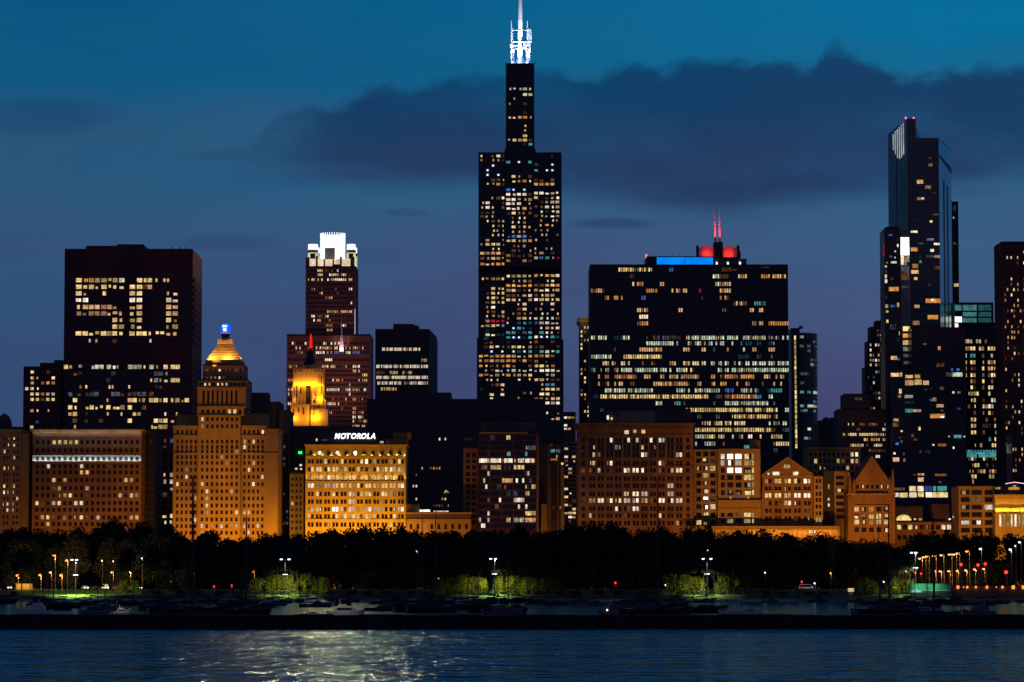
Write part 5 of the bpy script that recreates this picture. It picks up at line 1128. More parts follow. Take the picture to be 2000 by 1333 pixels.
# P gabled building
D = 1822
b = Bld('gabled_building', 'orange brown building with a broad triangular gable', 1537, D, 'building')
gc = groups(1491, 1586, 5, 2, .76, .25)
b.tier(D, 36, 1489, 1588, 929, None, W_BRICK, gc, rowsat([940, 955, 968, 983, 998, 1013], 8.5), strs(["a,ayayy,na", ",,,,s,,,,,", "yyyyaawwww", "k,,kyws,,,", ",k,,,,,,kk", ",,,,,,k,,s"], ','), .5, glass=',', parapet=0)
X0, X1, Z0, Z1 = b.last; xm = (X0 + X1) / 2; zp = P(1537, 895, D)[1]; g_ = b.mb('gable', W_BRICK); bb = len(g_.v)
g_.v += [(X0, D + .1, Z1), (X1, D + .1, Z1), (xm, D + .1, zp), (X0, D + 1.2, Z1), (X1, D + 1.2, Z1), (xm, D + 1.2, zp)]; g_.f += [(bb, bb+1, bb+2), (bb+3, bb+5, bb+4), (bb, bb+2, bb+5, bb+3), (bb+1, bb+4, bb+5, bb+2), (bb, bb+3, bb+4, bb+1)]; g_.m += [0] * 5
r_ = b.mb('roof', SLATE); bb = len(r_.v); r_.v += [(X0 - .4, D + 1.21, Z1), (X1 + .4, D + 1.21, Z1), (xm, D + 1.21, zp + .2), (X0 - .4, D + 34, Z1), (X1 + .4, D + 34, Z1), (xm, D + 34, zp + .2)]; r_.f += [(bb, bb+1, bb+2), (bb+3, bb+5, bb+4), (bb, bb+2, bb+5, bb+3), (bb+1, bb+4, bb+5, bb+2), (bb, bb+3, bb+4, bb+1)]; r_.m += [0] * 5
cg = b.mb('coping', W_STONE); cg.tube((X0 - .3, D, Z1 + .2), (xm, D, zp + .3), .35, .35, 4); cg.tube((X1 + .3, D, Z1 + .2), (xm, D, zp + .3), .35, .35, 4); cg.box(X0 - .3, X1 + .3, D - .5, D - .03, Z1 - .8, Z1); cg.box(X0, X1, D - .5, D - .03, P(0, 960, D)[1], P(0, 958.5, D)[1])
b.spots(D + .05, [(1531, 1543, 908, 915, 'y'), (1499, 1503, 924, 928, 'w'), (1509, 1522, 922, 928.5, 'w'), (1549, 1559, 922, 928.5, 'w')]); 
for i in range(6): b.mb('pilaster', W_BRICK).box(P(1490 + i * 19.1, 990, D)[0] - .45, P(1490 + i * 19.1, 990, D)[0] + .45, D - .35, D - .02, GZ, P(0, 960.2, D)[1])
b.done()
# Q slim + wide block behind
b = Bld('office_block', 'slim stone tower with one column of paired windows right of the gable', 1598, 1820, 'building')
b.tier(1820, 30, 1589.2, 1607, 931, None, W_STONE, even(1592, 1605, 2, .7), rowsat([940, 952, 965, 977, 990, 1003, 1016], 8), strs([",,", ",q", ",,", ",,", ",,", "k,", "yy"], ','), .4, glass=',', parapet=.3); b.done()
D = 1868
b = Bld('office_block', 'wide orange stone block with cornice standing behind the gable and slim stone tower', 1625, D, 'building')
b.tier(D, 30, 1578, 1680, 874, None, W_STONE, even(1580, 1678, 11, .6), rowsat([888, 901, 914, 927, 940, 953, 966], 8), strs([",,,,,,,,,ww", ",y,,,,yk,ay", ",,s,,,,,a,,", ",,,,,,,,k,,", ",,,,,,,,,,,"], ','), .5, glass=',', parapet=.3)
X0, X1, Z0, Z1 = b.last; b.mb('cornice', W_STONE).box(X0 - .8, X1 + .8, D - 1, D + 3, Z1 - 1, Z1); b.block('rooftop_unit', D + 4, 5, 1605, 1612, 868, 872, W_DARK); b.done()
b = Bld('office_block', 'dark sided building with a lit stone corner left of the steep gable', 1635, 1832, 'building')
b.tier(1832, 30, 1608, 1629, 921, None, W_DARK, parapet=.3); b.spots(1832, [(1617, 1620, 946, 956, 'y'), (1617, 1620, 973, 978, 'w'), (1617.5, 1620, 984, 990, 'w'), (1609, 1612, 913, 917, 'a')])
b.tier(1830, 30, 1629.2, 1656, 921, None, W_STONE, even(1632, 1649, 1, .9), rowsat([933, 945, 958, 971, 984, 997, 1010], 7), strs([",", ",", "s"], ','), .5, glass=',', parapet=.3); b.done()
# R steep gothic gable
D = 1808
b = Bld('gothic_clubhouse', 'tall stone clubhouse with a steep pointed gable and corner pinnacles', 1703, D, 'building')
b.tier(D, 36, 1656, 1748, 963, None, W_BRICK, groups(1666, 1738, 5, 1, .7, .1), rowsat([995, 1009, 1020, 1035], 9), strs(["aoo,a", "yyyyy", "yyaay", ",,,,y"], ','), .7, glass=',', parapet=.3)
X0, X1, Z0, Z1 = b.last; b.tier(D + 1, 34, 1664, 1744, 944, 962.9, W_BRICK, even(1670, 1738, 7, .6), rowsat([951], 8), strs([",s,,,ss"], ','), .5, glass=',', parapet=0)
xm, zp = P(1703.5, 890, D); xa = P(1667, 944, D)[0]; xb_ = P(1741, 944, D)[0]; zg = P(1703, 944, D)[1]; g_ = b.mb('gable', W_BRICK); bb = len(g_.v)
g_.v += [(xa, D + 1, zg), (xb_, D + 1, zg), (xm, D + 1, zp), (xa, D + 2.2, zg), (xb_, D + 2.2, zg), (xm, D + 2.2, zp)]; g_.f += [(bb, bb+1, bb+2), (bb+3, bb+5, bb+4), (bb, bb+2, bb+5, bb+3), (bb+1, bb+4, bb+5, bb+2), (bb, bb+3, bb+4, bb+1)]; g_.m += [0] * 5
r_ = b.mb('roof', TILE); bb = len(r_.v); r_.v += [(xa - .6, D + 2.21, zg), (xb_ + .6, D + 2.21, zg), (xm, D + 2.21, zp + .4), (xa - .6, D + 34, zg), (xb_ + .6, D + 34, zg), (xm, D + 34, zp + .4)]; r_.f += [(bb, bb+1, bb+2), (bb+3, bb+5, bb+4), (bb, bb+2, bb+5, bb+3), (bb+1, bb+4, bb+5, bb+2), (bb, bb+3, bb+4, bb+1)]; r_.m += [0] * 5
for x, yt in ((1660, 925), (1744, 915), (1668, 935), (1738, 930)):
    xx = P(x, 950, D)[0]; b.mb('pinnacle', W_BRICK).taper(xx - .9, xx + .9, D - .4, D + 1.4, P(x, 965, D)[1], xx - .5, xx + .5, D, D + 1, P(x, yt + 8, D)[1]); b.mb('pinnacle', W_BRICK).taper(xx - .5, xx + .5, D, D + 1, P(x, yt + 8, D)[1], xx - .06, xx + .06, D + .45, D + .55, P(x, yt, D)[1])
for x in (1677, 1703, 1729): b.mb('gargoyle_ledge', W_STONE).box(P(x, 944, D)[0] - .3, P(x, 944, D)[0] + .3, D + .2, D + 1, P(x, 944, D)[1] - .8, P(x, 944, D)[1] + 1)
b.mb('cornice', W_STONE).box(X0 - .3, X1 + .3, D - .6, D - .02, Z1 - 1.2, Z1 - .4); b.mb('balcony', W_STONE).box(P(1671, 1000, D)[0], P(1737, 1000, D)[0], D - .8, D - .02, P(0, 989, D)[1], P(0, 987, D)[1])
for x, yb in ((1656.5, 1075), (1742, 1085)): b.mb('buttress', W_BRICK).box(P(x, 1000, D)[0], P(x + 5.5, 1000, D)[0], D - 1.5, D - .03, GZ, P(x, 970, D)[1])
b.done()
# S low brown building with arched bright opening
D = 1835
b = Bld('low_building', 'low brown building with a bright arched opening right of the clubhouse', 1800, D, 'building')
b.tier(D, 30, 1749, 1872, 1020, None, W_BRICK, even(1751, 1870, 11, .7), rowsat([1030, 1050], 9), strs(["y,yy,a,,ww,", ",,,,,,,,,,,"], ','), .4, glass=',', parapet=.2)
b.tier(D + 4, 26, 1749, 1802, 990, 1019.5, W_DARK, parapet=.2); b.tier(D + 5, 20, 1820, 1854, 985, 1019.5, W_MAUVE, parapet=.2)
aa = b.mb('arched_window', LIT['y']); st = len(aa.v); n = 12; xx0, z0 = P(1765, 1017, D + 4)
for yy in (D + 3.8, D + 4.1): aa.v += [(xx0 + math.cos(math.pi * k / n) * 4.2, yy, z0 + math.sin(math.pi * k / n) * 3.2) for k in range(n + 1)]
aa.f += [tuple(st + k for k in range(n + 1)), tuple(st + n + 1 + k for k in range(n, -1, -1))] + [(st + k, st + n + 1 + k, st + n + 1 + (k + 1) % (n + 1), st + (k + 1) % (n + 1)) for k in range(n + 1)]; aa.m += [0] * (n + 3)
b.spots(D + 4, [(1785, 1789, 1013, 1016, 'w'), (1794, 1801, 1013, 1017, 'y')]); b.spots(D + 4, [(1853, 1856, 1013, 1016, 'w'), (1861, 1864, 1008, 1012, 'w')], 2); b.done()
# T grid building
D = 1815
b = Bld('office_block', 'five storey orange building with a wide three by five window grid', 1907, D, 'building')
b.tier(D, 30, 1872, 1942, 950, None, W_STONE, [(1876.5, 1894), (1898, 1918), (1923.5, 1939)], rowsat([962, 976, 991, 1005.5, 1021, 1036], 9.6), strs(["s,,", ",k,", "s,w", ",,,", "ws,", ",,,"], ','), .5, glass=',', parapet=.3)
b.block('cornice', D - .7, .66, 1871.5, 1943, 950, 952, W_STONE); b.mb('chimney_lamp', LIT['o']).box(P(1901, 940, D)[0], P(1903.5, 940, D)[0], D + 3, D + 3.6, P(0, 945, D)[1], P(0, 937, D)[1]); b.done()
# U ornate golden hall
D = 1806
b = Bld('concert_hall', 'low golden ornate hall with glowing arcade at the right edge', 1990, D, 'building')
b.tier(D, 34, 1943, 2060, 969, None, W_GOLD, even(1950, 2055, 14, .55), rowsat([1017], 24), rnd(.9, 'ywyy', 3, ','), .7, glass=',', parapet=0)
X0, X1, Z0, Z1 = b.last; c_ = b.mb('cornice', W_GOLD); c_.box(X0 - .6, X1, D - 1, D + 34, Z1, Z1 + .8); c_.box(X0 - .2, X1, D - .8, D - .02, P(0, 1005, D)[1], P(0, 1002, D)[1]); c_.box(X0 - .2, X1, D - .6, D - .02, P(0, 993.5, D)[1], P(0, 992, D)[1])
for i in range(14): xx = P(1952 + i * 9, 975, D)[0]; b.mb('garland', mat('cream_terracotta', (.4, .3, .2))).box(xx - .6, xx + .6, D - .25, D - .01, P(0, 976, D)[1], P(0, 973.5, D)[1])
for i in range(7):
    xx = P(1951 + i * 16, 1000, D)[0]; light('AREA', (xx, D - 1.4, P(0, 1000.5, D)[1]), 420, (1, .5, .1), b.root, b.org, (xx, D, P(0, 985, D)[1]), size=3.4, sizey=.2)
b.mb('string_light', emit('pink_neon', rgb(255, 200, 215), 1.4)).tube((P(1970, 944, D)[0], D + 12, P(0, 944, D)[1]), (P(1988, 941, D)[0], D + 12, P(0, 941, D)[1]), .22, .22, 5); b.mb('string_light', emit('pink_neon', rgb(255, 200, 215), 1.4)).tube((P(1988, 941, D)[0], D + 12, P(0, 941, D)[1]), (P(2010, 944, D)[0], D + 12, P(0, 944, D)[1]), .22, .22, 5)
b.tier(D + 10, 16, 1950, 2040, 950, 968, W_DARK, parapet=.2); b.spots(D + 9.5, [(1970, 1991, 952, 957, 'o'), (1944, 1953, 952, 956, 'y'), (1978, 1984, 948, 951, 'w')], 1); b.done()
# long lit arcade at street level
D = 1812
b = Bld('street_arcade', 'long low canopy with bright orange light under the gabled buildings', 1490, D, 'canopy')
b.tier(D, 8, 1345, 1640, 1028, 1030.5, W_STONE, parapet=0); b.tier(D + 5.5, 2.4, 1345, 1640, 1030.6, None, W_STONE, parapet=0)
for i in range(30): b.mb('column', W_STONE).box(P(1347 + i * 10, 1035, D)[0], P(1348 + i * 10, 1035, D)[0], D + .3, D + .9, GZ, P(1490, 1030.6, D)[1])
for i in range(6): light('AREA', (P(1369 + i * 49, 1032, D)[0], D + 3, P(1490, 1031, D)[1] - .3), 950 if i > 1 else 300, (1, .42, .12), b.root, b.org, (P(1369 + i * 49, 1032, D)[0], D + 5, GZ), size=12, sizey=.4)
b.spots(D + 5.4, [(1580, 1583, 1036, 1042, 'w'), (1585, 1587, 1036, 1042, 'w'), (1590, 1593, 1036, 1042, 'w'), (1384, 1390, 1031, 1036, 'a')]); b.done()
for x, p_, zt in ((20, 60000, 35), (110, 90000, 30), (180, 70000, 30), (240, 90000, 30)): flood(x, p_, zt)
for x, p_, zt in ((350, 190000, 50), (385, 190000, 70), (430, 210000, 85), (475, 210000, 70), (525, 230000, 45), (535, 120000, 30)): flood(x, p_, zt, dy=18, ang=104)
flood(436, 900000, 118, dy=46, ang=36)
for x in (606, 640, 680, 720, 760, 786): flood(x, 230000, 28, (1, .41, .02), dy=4)
for x, p_ in ((578, 60000), (820, 100000), (870, 100000), (918, 90000), (1040, 22000), (985, 16000)): flood(x, p_, 45, dy=30, ang=110)
flood(1105, 30000, 40, (1, .5, .25))
for x, p_ in ((1128, 60000), (1150, 30000), (1200, 20000), (1260, 20000), (1320, 26000)): flood(x, p_, 26)
for x, p_ in ((1378, 90000), (1425, 80000), (1465, 80000), (1510, 50000), (1560, 50000), (1600, 90000), (1645, 100000), (1680, 50000), (1725, 50000), (1780, 25000), (1885, 110000), (1925, 110000), (1975, 60000)): flood(x, p_ * 2.1, 50, dy=42, ang=104)
flood(1630, 150000, 85, dy=40, ang=50)
# ================================================================== PARK
DR = 1336                                                            # raised drive along the harbour
b = MB(); pr = [(1316, 2.62), (1326, 4.6), (1350, 4.7), (1362, 2.02)]
for y, z in pr: b.v += [(-420 + 840 * i / 60, y, z) for i in range(61)]
for j in range(3):
    for i in range(60): a = j * 61 + i; b.f.append((a, a + 1, a + 62, a + 61)); b.m.append(1 if j == 1 else 0)
tag(b.build('road', [mat('bank_grass', (.03, .05, .014)), mat('asphalt', (.05, .05, .05))]), kind='structure')
LEAF = mat('leaf', (0.02, 0.028, 0.024), .9, .25, .2, spec=.05); LEAFL = mat('lit_leaf', (0.08, 0.1, 0.014), .7, .75, .28, spec=.1); BARK = mat('bark', (.014, .012, .01), .95, .4, .8)  # leaf lifted for haze; lit_leaf has lamplight put into its colour
def crown_mesh(seed, rx, ry, z0, z1, n, size, lobes=9, lm=None):
    rg = random.Random(seed); m = MB(); cl = []
    for i in range(lobes):
        t = rg.random(); zc = z0 + (z1 - z0) * (.18 + .64 * (i + .5) / lobes); w = math.sin(math.pi * min(.93, .2 + .7 * (zc - z0) / (z1 - z0))); a = rg.uniform(0, 6.28)
        q = rg.uniform(.25, .62) * w; cl.append((math.cos(a) * rx * q, math.sin(a) * ry * q, zc, rg.uniform(.36, .56) * rx))
    cl.append((0, 0, z0 + (z1 - z0) * .8, rx * .42)); cl.append((rx * rg.uniform(-.3, .3), 0, z0 + (z1 - z0) * .55, rx * .62))
    for i in range(n):
        cx_, cy_, cz_, r = rg.choice(cl); d = Vector((rg.gauss(0, 1), rg.gauss(0, 1), rg.gauss(0, .85))).normalized() * r * (rg.random() ** .4) * rg.uniform(.85, 1.12)
        p = Vector((cx_, cy_, cz_)) + d
        if p.z > z1: p.z = z1 - rg.random() * .5
        if p.z < z0: p.z = z0 + rg.random()
        a = Vector((rg.gauss(0, 1), rg.gauss(0, 1), rg.gauss(0, 1))).normalized(); c = a.orthogonal().normalized(); s_ = size * rg.uniform(.5, 1.15); k = len(m.v); c2 = a.cross(c)
        m.v += [tuple(p + c * s_ * .5), tuple(p + c2 * s_ * .32), tuple(p - c * s_ * .5), tuple(p - c2 * s_ * .32)]; m.f.append((k, k+1, k+2, k+3)); m.m.append(0)
    return m.mesh('crown', lm or LEAF)
def trunk_mesh(seed, h, r, lean=0.0, limbs=5, spread=3.0):
    rg = random.Random(seed); m = MB(); p = Vector((0, 0, -.4)); q = Vector((lean * .4, 0, h * .5)); e = Vector((lean, rg.uniform(-.4, .4), h))
    m.tube(p, q, r, r * .75, 7); m.tube(q, e, r * .75, r * .3, 7)
    for i in range(limbs):
        a = rg.uniform(0, 6.28); s0 = q.lerp(e, i / limbs * .8); m.tube(s0, s0 + Vector((math.cos(a) * spread, math.sin(a) * spread, h * .28)), r * .4, r * .1, 5)
    return m.mesh('trunk', BARK)
TALL = [(crown_mesh(10 + i, 8.2, 7.5, 0.6 if i % 2 else 1.2, 26, 3000, 1.35, 13), trunk_mesh(i, 17, .45)) for i in range(6)]      # 26 m trees
HIGH = [(crown_mesh(40 + i, 6.5, 6, 9.5, 20, 1700, 1.0), trunk_mesh(50 + i, 13, .28, (-1.8, 1.4, .5, -2.6)[i], 5, 3)) for i in range(4)]
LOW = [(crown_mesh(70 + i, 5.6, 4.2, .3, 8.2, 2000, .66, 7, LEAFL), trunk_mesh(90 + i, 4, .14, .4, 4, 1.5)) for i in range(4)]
UND = [(crown_mesh(170 + i, 5.6, 4.2, .0, 8.2, 1500, .95, 8, LEAF), trunk_mesh(190 + i, 4, .14, .4, 4, 1.5)) for i in range(4)]
SHR = [(crown_mesh(110 + i, 4.0, 2.0, .0, 2.6, 700, .5, 6, LEAF), trunk_mesh(120 + i, 1.2, .08, .1, 4, .8)) for i in range(3)]
rgt = random.Random(99)
def tree(name, pr_, x, D, scale, zs_, label, group, rot=None):
    cm_, tm_ = pr_; o = thing(name, (P(x, 1100, D)[0], D, GZ - .1 if D < 1300 or D > 1355 else 2.6), label, 'tree', group)
    o.rotation_euler = (0, 0, rgt.uniform(0, 6.28) if rot is None else rot); o.scale = (scale, scale, zs_)
    for nm, me in (('crown', cm_), ('trunk', tm_)):
        c = bpy.data.objects.new(nm, me); C.link(c); c.parent = o
    return o
prof = [(-60, 1026), (0, 1024), (60, 1026), (90, 1036), (130, 1040), (150, 1028), (180, 1022), (210, 1018), (240, 1015), (265, 1022), (290, 1028), (320, 1022), (350, 1033), (380, 1035), (420, 1042), (470, 1048), (530, 1048), (545, 1040),
 (570, 1032), (600, 1032), (640, 1036), (690, 1029), (730, 1027), (780, 1031), (820, 1033), (860, 1036), (900, 1033), (960, 1028), (1040, 1026), (1100, 1031), (1130, 1027), (1180, 1022), (1240, 1028), (1300, 1031), (1340, 1035), (1370, 1032), (1440, 1032),
 (1480, 1036), (1550, 1040), (1600, 1042), (1650, 1045), (1680, 1041), (1700, 1048), (1730, 1062), (1745, 1078), (1775, 1082), (1780, 1046), (1850, 1038), (2060, 1038)]
def top_at(x):
    for (a, ya), (c, yc) in zip(prof, prof[1:]):
        if a <= x <= c: return ya + (yc - ya) * (x - a) / (c - a)
    return 1038
def region(x):
    for lim, t in ((300, 'below the left brick and stone buildings'), (560, 'below the pyramid roofed stone tower'), (820, 'below the golden facade'), (1120, 'below the black skyscraper'), (1360, 'below the large red brown building'), (1770, 'below the gabled buildings')):
        if x < lim: return t
    return 'behind the avenue lamps at right'
for r_, (D, step, off, k_) in enumerate(((1560, 30, -40, 1.0), (1470, 40, -25, .93), (1400, 46, -40, .8))):
    x = off
    while x < 2050:
        xj = x + rgt.uniform(-9, 9); x += step * rgt.uniform(.8, 1.2)
        Dj = D + rgt.uniform(-25, 25); yt = top_at(xj) + rgt.uniform(-5, 13) + (1130 - top_at(xj)) * (1 - k_)
        if xj > 1765: 
            if r_ > 0: continue
            Dj = 1690 + rgt.uniform(-20, 20)
        h = P(xj, yt, Dj)[1] - GZ; h *= 1.09; s_ = h / 26.0 * (1.0 if h > 15 else 1.2); nm = ('back', 'middle', 'front')[r_]
        tree('park_tree', TALL[rgt.randrange(6)], xj, Dj, min(s_, 1.15), h / 26.0, 'dark full crowned tree in the park ' + region(xj), 'park trees ' + region(xj))
x = -30
while x < 1770:                                                       # understorey at the far side of the park
    tree('understorey_tree', UND[rgt.randrange(4)], x, 1600 + rgt.uniform(-8, 8), rgt.uniform(1.1, 1.4), rgt.uniform(1.3, 1.7), 'low dark tree deep in the park ' + region(x), 'low dark trees deep in the park ' + region(x)); x += rgt.uniform(18, 27)
for x, p_ in ((-20, 0), (40, 2), (250, 1), (300, 0), (345, 3), (400, 1), (455, 2), (500, 0), (585, 2), (610, 1), (655, 3), (700, 0), (745, 2), (790, 1), (835, 0), (880, 3), (912, 2), (985, 3), (1010, 1), (1040, 0), (1085, 2), (1130, 1), (1180, 0), (1225, 3), (1270, 1), (1315, 0), (1350, 2), (1408, 1), (1420, 3), (1432, 0),
             (1465, 2), (1510, 1), (1555, 0), (1600, 2), (1650, 1), (1690, 3), (1728, 0), (1768, 3)):
    tree('slender_tree', HIGH[p_], x + rgt.uniform(-5, 5), 1300 + rgt.uniform(-2, 10), rgt.uniform(.85, 1.1), rgt.uniform(.9, 1.05), 'slender dark trunked tree at the harbour edge ' + region(x), 'waterside trees ' + region(x), 0 if p_ != 2 else 3.1)
for i, x in enumerate((507, 521, 543, 573, 583, 615, 622, 648, 845, 870, 893, 915, 933, 975, 991, 1003, 1028, 1060, 1322, 1341, 1347, 1372, 1395, 1402, 1406, 1417, 1690, 1704, 1742, 1760, 1776)):
    o = tree('slender_tree', HIGH[(i * 7) % 4], x, 1296.5 + (i % 3), .62 + .1 * (i % 3), .95, 'thin young dark tree before the lit foliage ' + region(x), 'thin trees before lit foliage ' + region(x), i * 1.3)
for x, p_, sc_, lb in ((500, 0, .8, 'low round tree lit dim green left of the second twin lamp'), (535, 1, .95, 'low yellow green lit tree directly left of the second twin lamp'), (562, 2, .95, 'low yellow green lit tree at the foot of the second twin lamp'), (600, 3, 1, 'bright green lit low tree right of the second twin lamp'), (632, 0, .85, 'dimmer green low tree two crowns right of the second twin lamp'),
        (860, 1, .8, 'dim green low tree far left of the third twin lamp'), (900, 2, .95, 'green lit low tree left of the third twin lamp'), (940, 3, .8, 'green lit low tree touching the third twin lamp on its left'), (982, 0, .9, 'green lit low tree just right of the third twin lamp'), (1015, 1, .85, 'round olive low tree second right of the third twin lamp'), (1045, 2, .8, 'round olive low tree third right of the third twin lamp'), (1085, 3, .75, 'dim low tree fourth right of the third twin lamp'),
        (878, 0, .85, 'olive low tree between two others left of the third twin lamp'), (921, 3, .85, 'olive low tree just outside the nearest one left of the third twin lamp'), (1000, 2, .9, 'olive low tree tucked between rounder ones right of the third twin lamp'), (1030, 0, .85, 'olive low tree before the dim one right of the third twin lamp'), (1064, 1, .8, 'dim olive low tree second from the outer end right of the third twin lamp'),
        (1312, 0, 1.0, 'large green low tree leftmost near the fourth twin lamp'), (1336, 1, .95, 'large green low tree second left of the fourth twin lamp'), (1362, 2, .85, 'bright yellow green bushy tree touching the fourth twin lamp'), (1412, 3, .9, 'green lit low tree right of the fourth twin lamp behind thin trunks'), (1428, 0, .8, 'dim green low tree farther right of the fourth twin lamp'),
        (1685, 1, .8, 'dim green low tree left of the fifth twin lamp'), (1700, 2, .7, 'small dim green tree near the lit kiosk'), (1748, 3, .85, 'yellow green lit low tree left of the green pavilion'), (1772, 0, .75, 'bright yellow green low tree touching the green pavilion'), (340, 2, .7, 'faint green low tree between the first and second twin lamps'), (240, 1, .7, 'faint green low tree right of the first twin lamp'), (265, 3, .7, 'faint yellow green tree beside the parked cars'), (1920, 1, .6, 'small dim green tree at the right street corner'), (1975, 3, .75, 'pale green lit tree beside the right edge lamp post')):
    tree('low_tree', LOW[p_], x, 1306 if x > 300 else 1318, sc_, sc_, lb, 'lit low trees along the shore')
for i in range(48):
    x = 20 + i * 41 + rgt.uniform(-8, 8)
    if 30 < x < 280: continue
    o = tree('shrub', SHR[i % 3], x, 1296.5, 1.0, rgt.uniform(.7, 1.0), 'low dark shrub on the grass bank ' + region(x), 'shrubs on the grass bank ' + region(x)); o['category'] = 'shrub'
# ------------------------------------------------------------------ lamps
BULB = emit('bulb_blue_white', rgb(190, 215, 255), 4); BULO = emit('bulb_sodium', (1, .42, .13, 1), 2.4); BULY = emit('bulb_warm', (1, .72, .4, 1), 3.5); BULW = emit('bulb_white', (.85, .9, 1, 1), 3.5); REDL = emit('signal_red', (1, .02, .02, 1), 5)
LPOLE = mat('dark_pole', (.05, .045, .04), .7, .1); POLE = mat('pole_paint', (.12, .11, .1), .6, .15)
def twin_lamp(x, y, D, side, label, pw=1.0):
    xx, zt = P(x, y, D); z0 = 2.1; o = thing('park_lamp', (xx, D, z0), label, 'street lamp', 'twin headed park lamps'); h = zt - z0
    m = MB(); m.tube((0, 0, -.3), (0, 0, h), .2, .13, 8); m.build('pole', POLE, o)
    for s in side:
        m = MB(); m.tube((0, 0, h - .1), (s * 1.3, 0, h), .09, .07, 6); m.build('arm', POLE, o)
        m = MB(); m.box(s * 1.5 - .55, s * 1.5 + .55, -.3, .3, h + .02, h + .22); hd = m.build('lamp_head', STEEL, o); m = MB(); m.box(s * 1.5 - .5, s * 1.5 + .5, -.28, .28, h - .42, h); m.build('lens', BULB, hd)
        light('SPOT', (s * 1.5, -.1, h - .6), 3500 * pw, (.75, .88, 1), o, (0, 0, 0), (s * .4, -.6, 0), 120, 1, .3)
    m = MB(); m.box(-1.0, 1.0, -.1, .1, h - 5.9, h - 5.7); m.build('crossbar', POLE, o)
    m = MB(); m.box(-.95, .95, -.18, .12, h - 6.15, h - 5.92); m.build('lower_lens', BULW, o)
    light('SPOT', (0, .7, h - 6.2), (80000 if pw > 1.5 else 42000) * pw, (.95, .9, .32), o, (0, 0, 0), (0, 7, 0), 150, 1, .4)
    light('SPOT', (0, -.5, h - 6.2), (20000 if pw > 1.5 else 15000) * pw, (.7, 1, .7), o, (0, 0, 0), (0, -22, -h), 120, 1, .3)
    return o
for a in ((148, 1093, 1290, (-1, 0.2), 'twin headed blue white lamp nearest the left edge', 1.7), (557, 1092, 1290, (-1, 1), 'second twin headed blue white lamp from the left, below the golden facade', 1.0), (966, 1091, 1290, (-1, .2), 'third twin headed blue white lamp below the black skyscraper', 1.35),
          (1381, 1091, 1290, (-1, 1), 'fourth twin headed blue white lamp below the gabled buildings', .9), (1788, 1079, 1290, (-1, .1), 'fifth blue white lamp left of the avenue lights', .9)): twin_lamp(*a)
def lamp(x, y, D, label, bulb, col, pw, r=.42, arm=0.9, name='street_lamp', group=None, z0=None):
    pw *= 2.2 if x < 300 else .6
    xx, zt = P(x, y, D); z0 = GZ if z0 is None else z0; o = thing(name, (xx, D, z0), label, 'street lamp', group); h = zt - z0
    m = MB(); m.tube((arm, 0, -.2), (arm, 0, h + .3), .14, .09, 6); m.build('pole', POLE if bulb in (BULW, BULB) and pw > 300 else LPOLE, o)
    if arm: m = MB(); m.tube((arm, 0, h + .3), (0, 0, h + .35), .07, .06, 5); m.build('arm', POLE, o)
    m = MB(); m.lathe(0, 0, [(r * .4, h + .35), (r * .8, h + .3), (r * .9, h + .12)], 8); hd = m.build('lamp_head', STEEL, o)
    m = MB(); m.lathe(0, 0, [(r * .85, h + .1), (r, h - .15), (r * .6, h - .45), (.05, h - .5)], 8); m.build('globe', bulb, hd)
    if pw: light('POINT', (0, -.7, h - .7), pw, col, o, (0, 0, 0), size=.35)
    return o
SO = (1, .4, .08)
up = [(1796, 1091), (1803, 1088.5), (1809, 1087), (1823, 1086), (1838, 1084.5), (1854, 1083), (1863, 1083), (1869, 1081), (1888, 1077)]
for i, (x, y) in enumerate(up): lamp(x, y, 1380 + i * 7, 'tall sodium lamp in the upper row over the avenue at right', BULO, SO, 9000, .62, 1.2, group='upper row of avenue lamps')
for i, (x, y) in enumerate([(1825, 1115.5), (1836, 1115.5), (1853, 1115.5), (1869.5, 1115), (1886, 1114), (1903, 1112), (1921, 1111)]): lamp(x, y, 1390 + i * 8, 'sodium lamp in the lower row over the avenue at right', BULO, SO, 9000, .58, .6, group='lower row of avenue lamps')
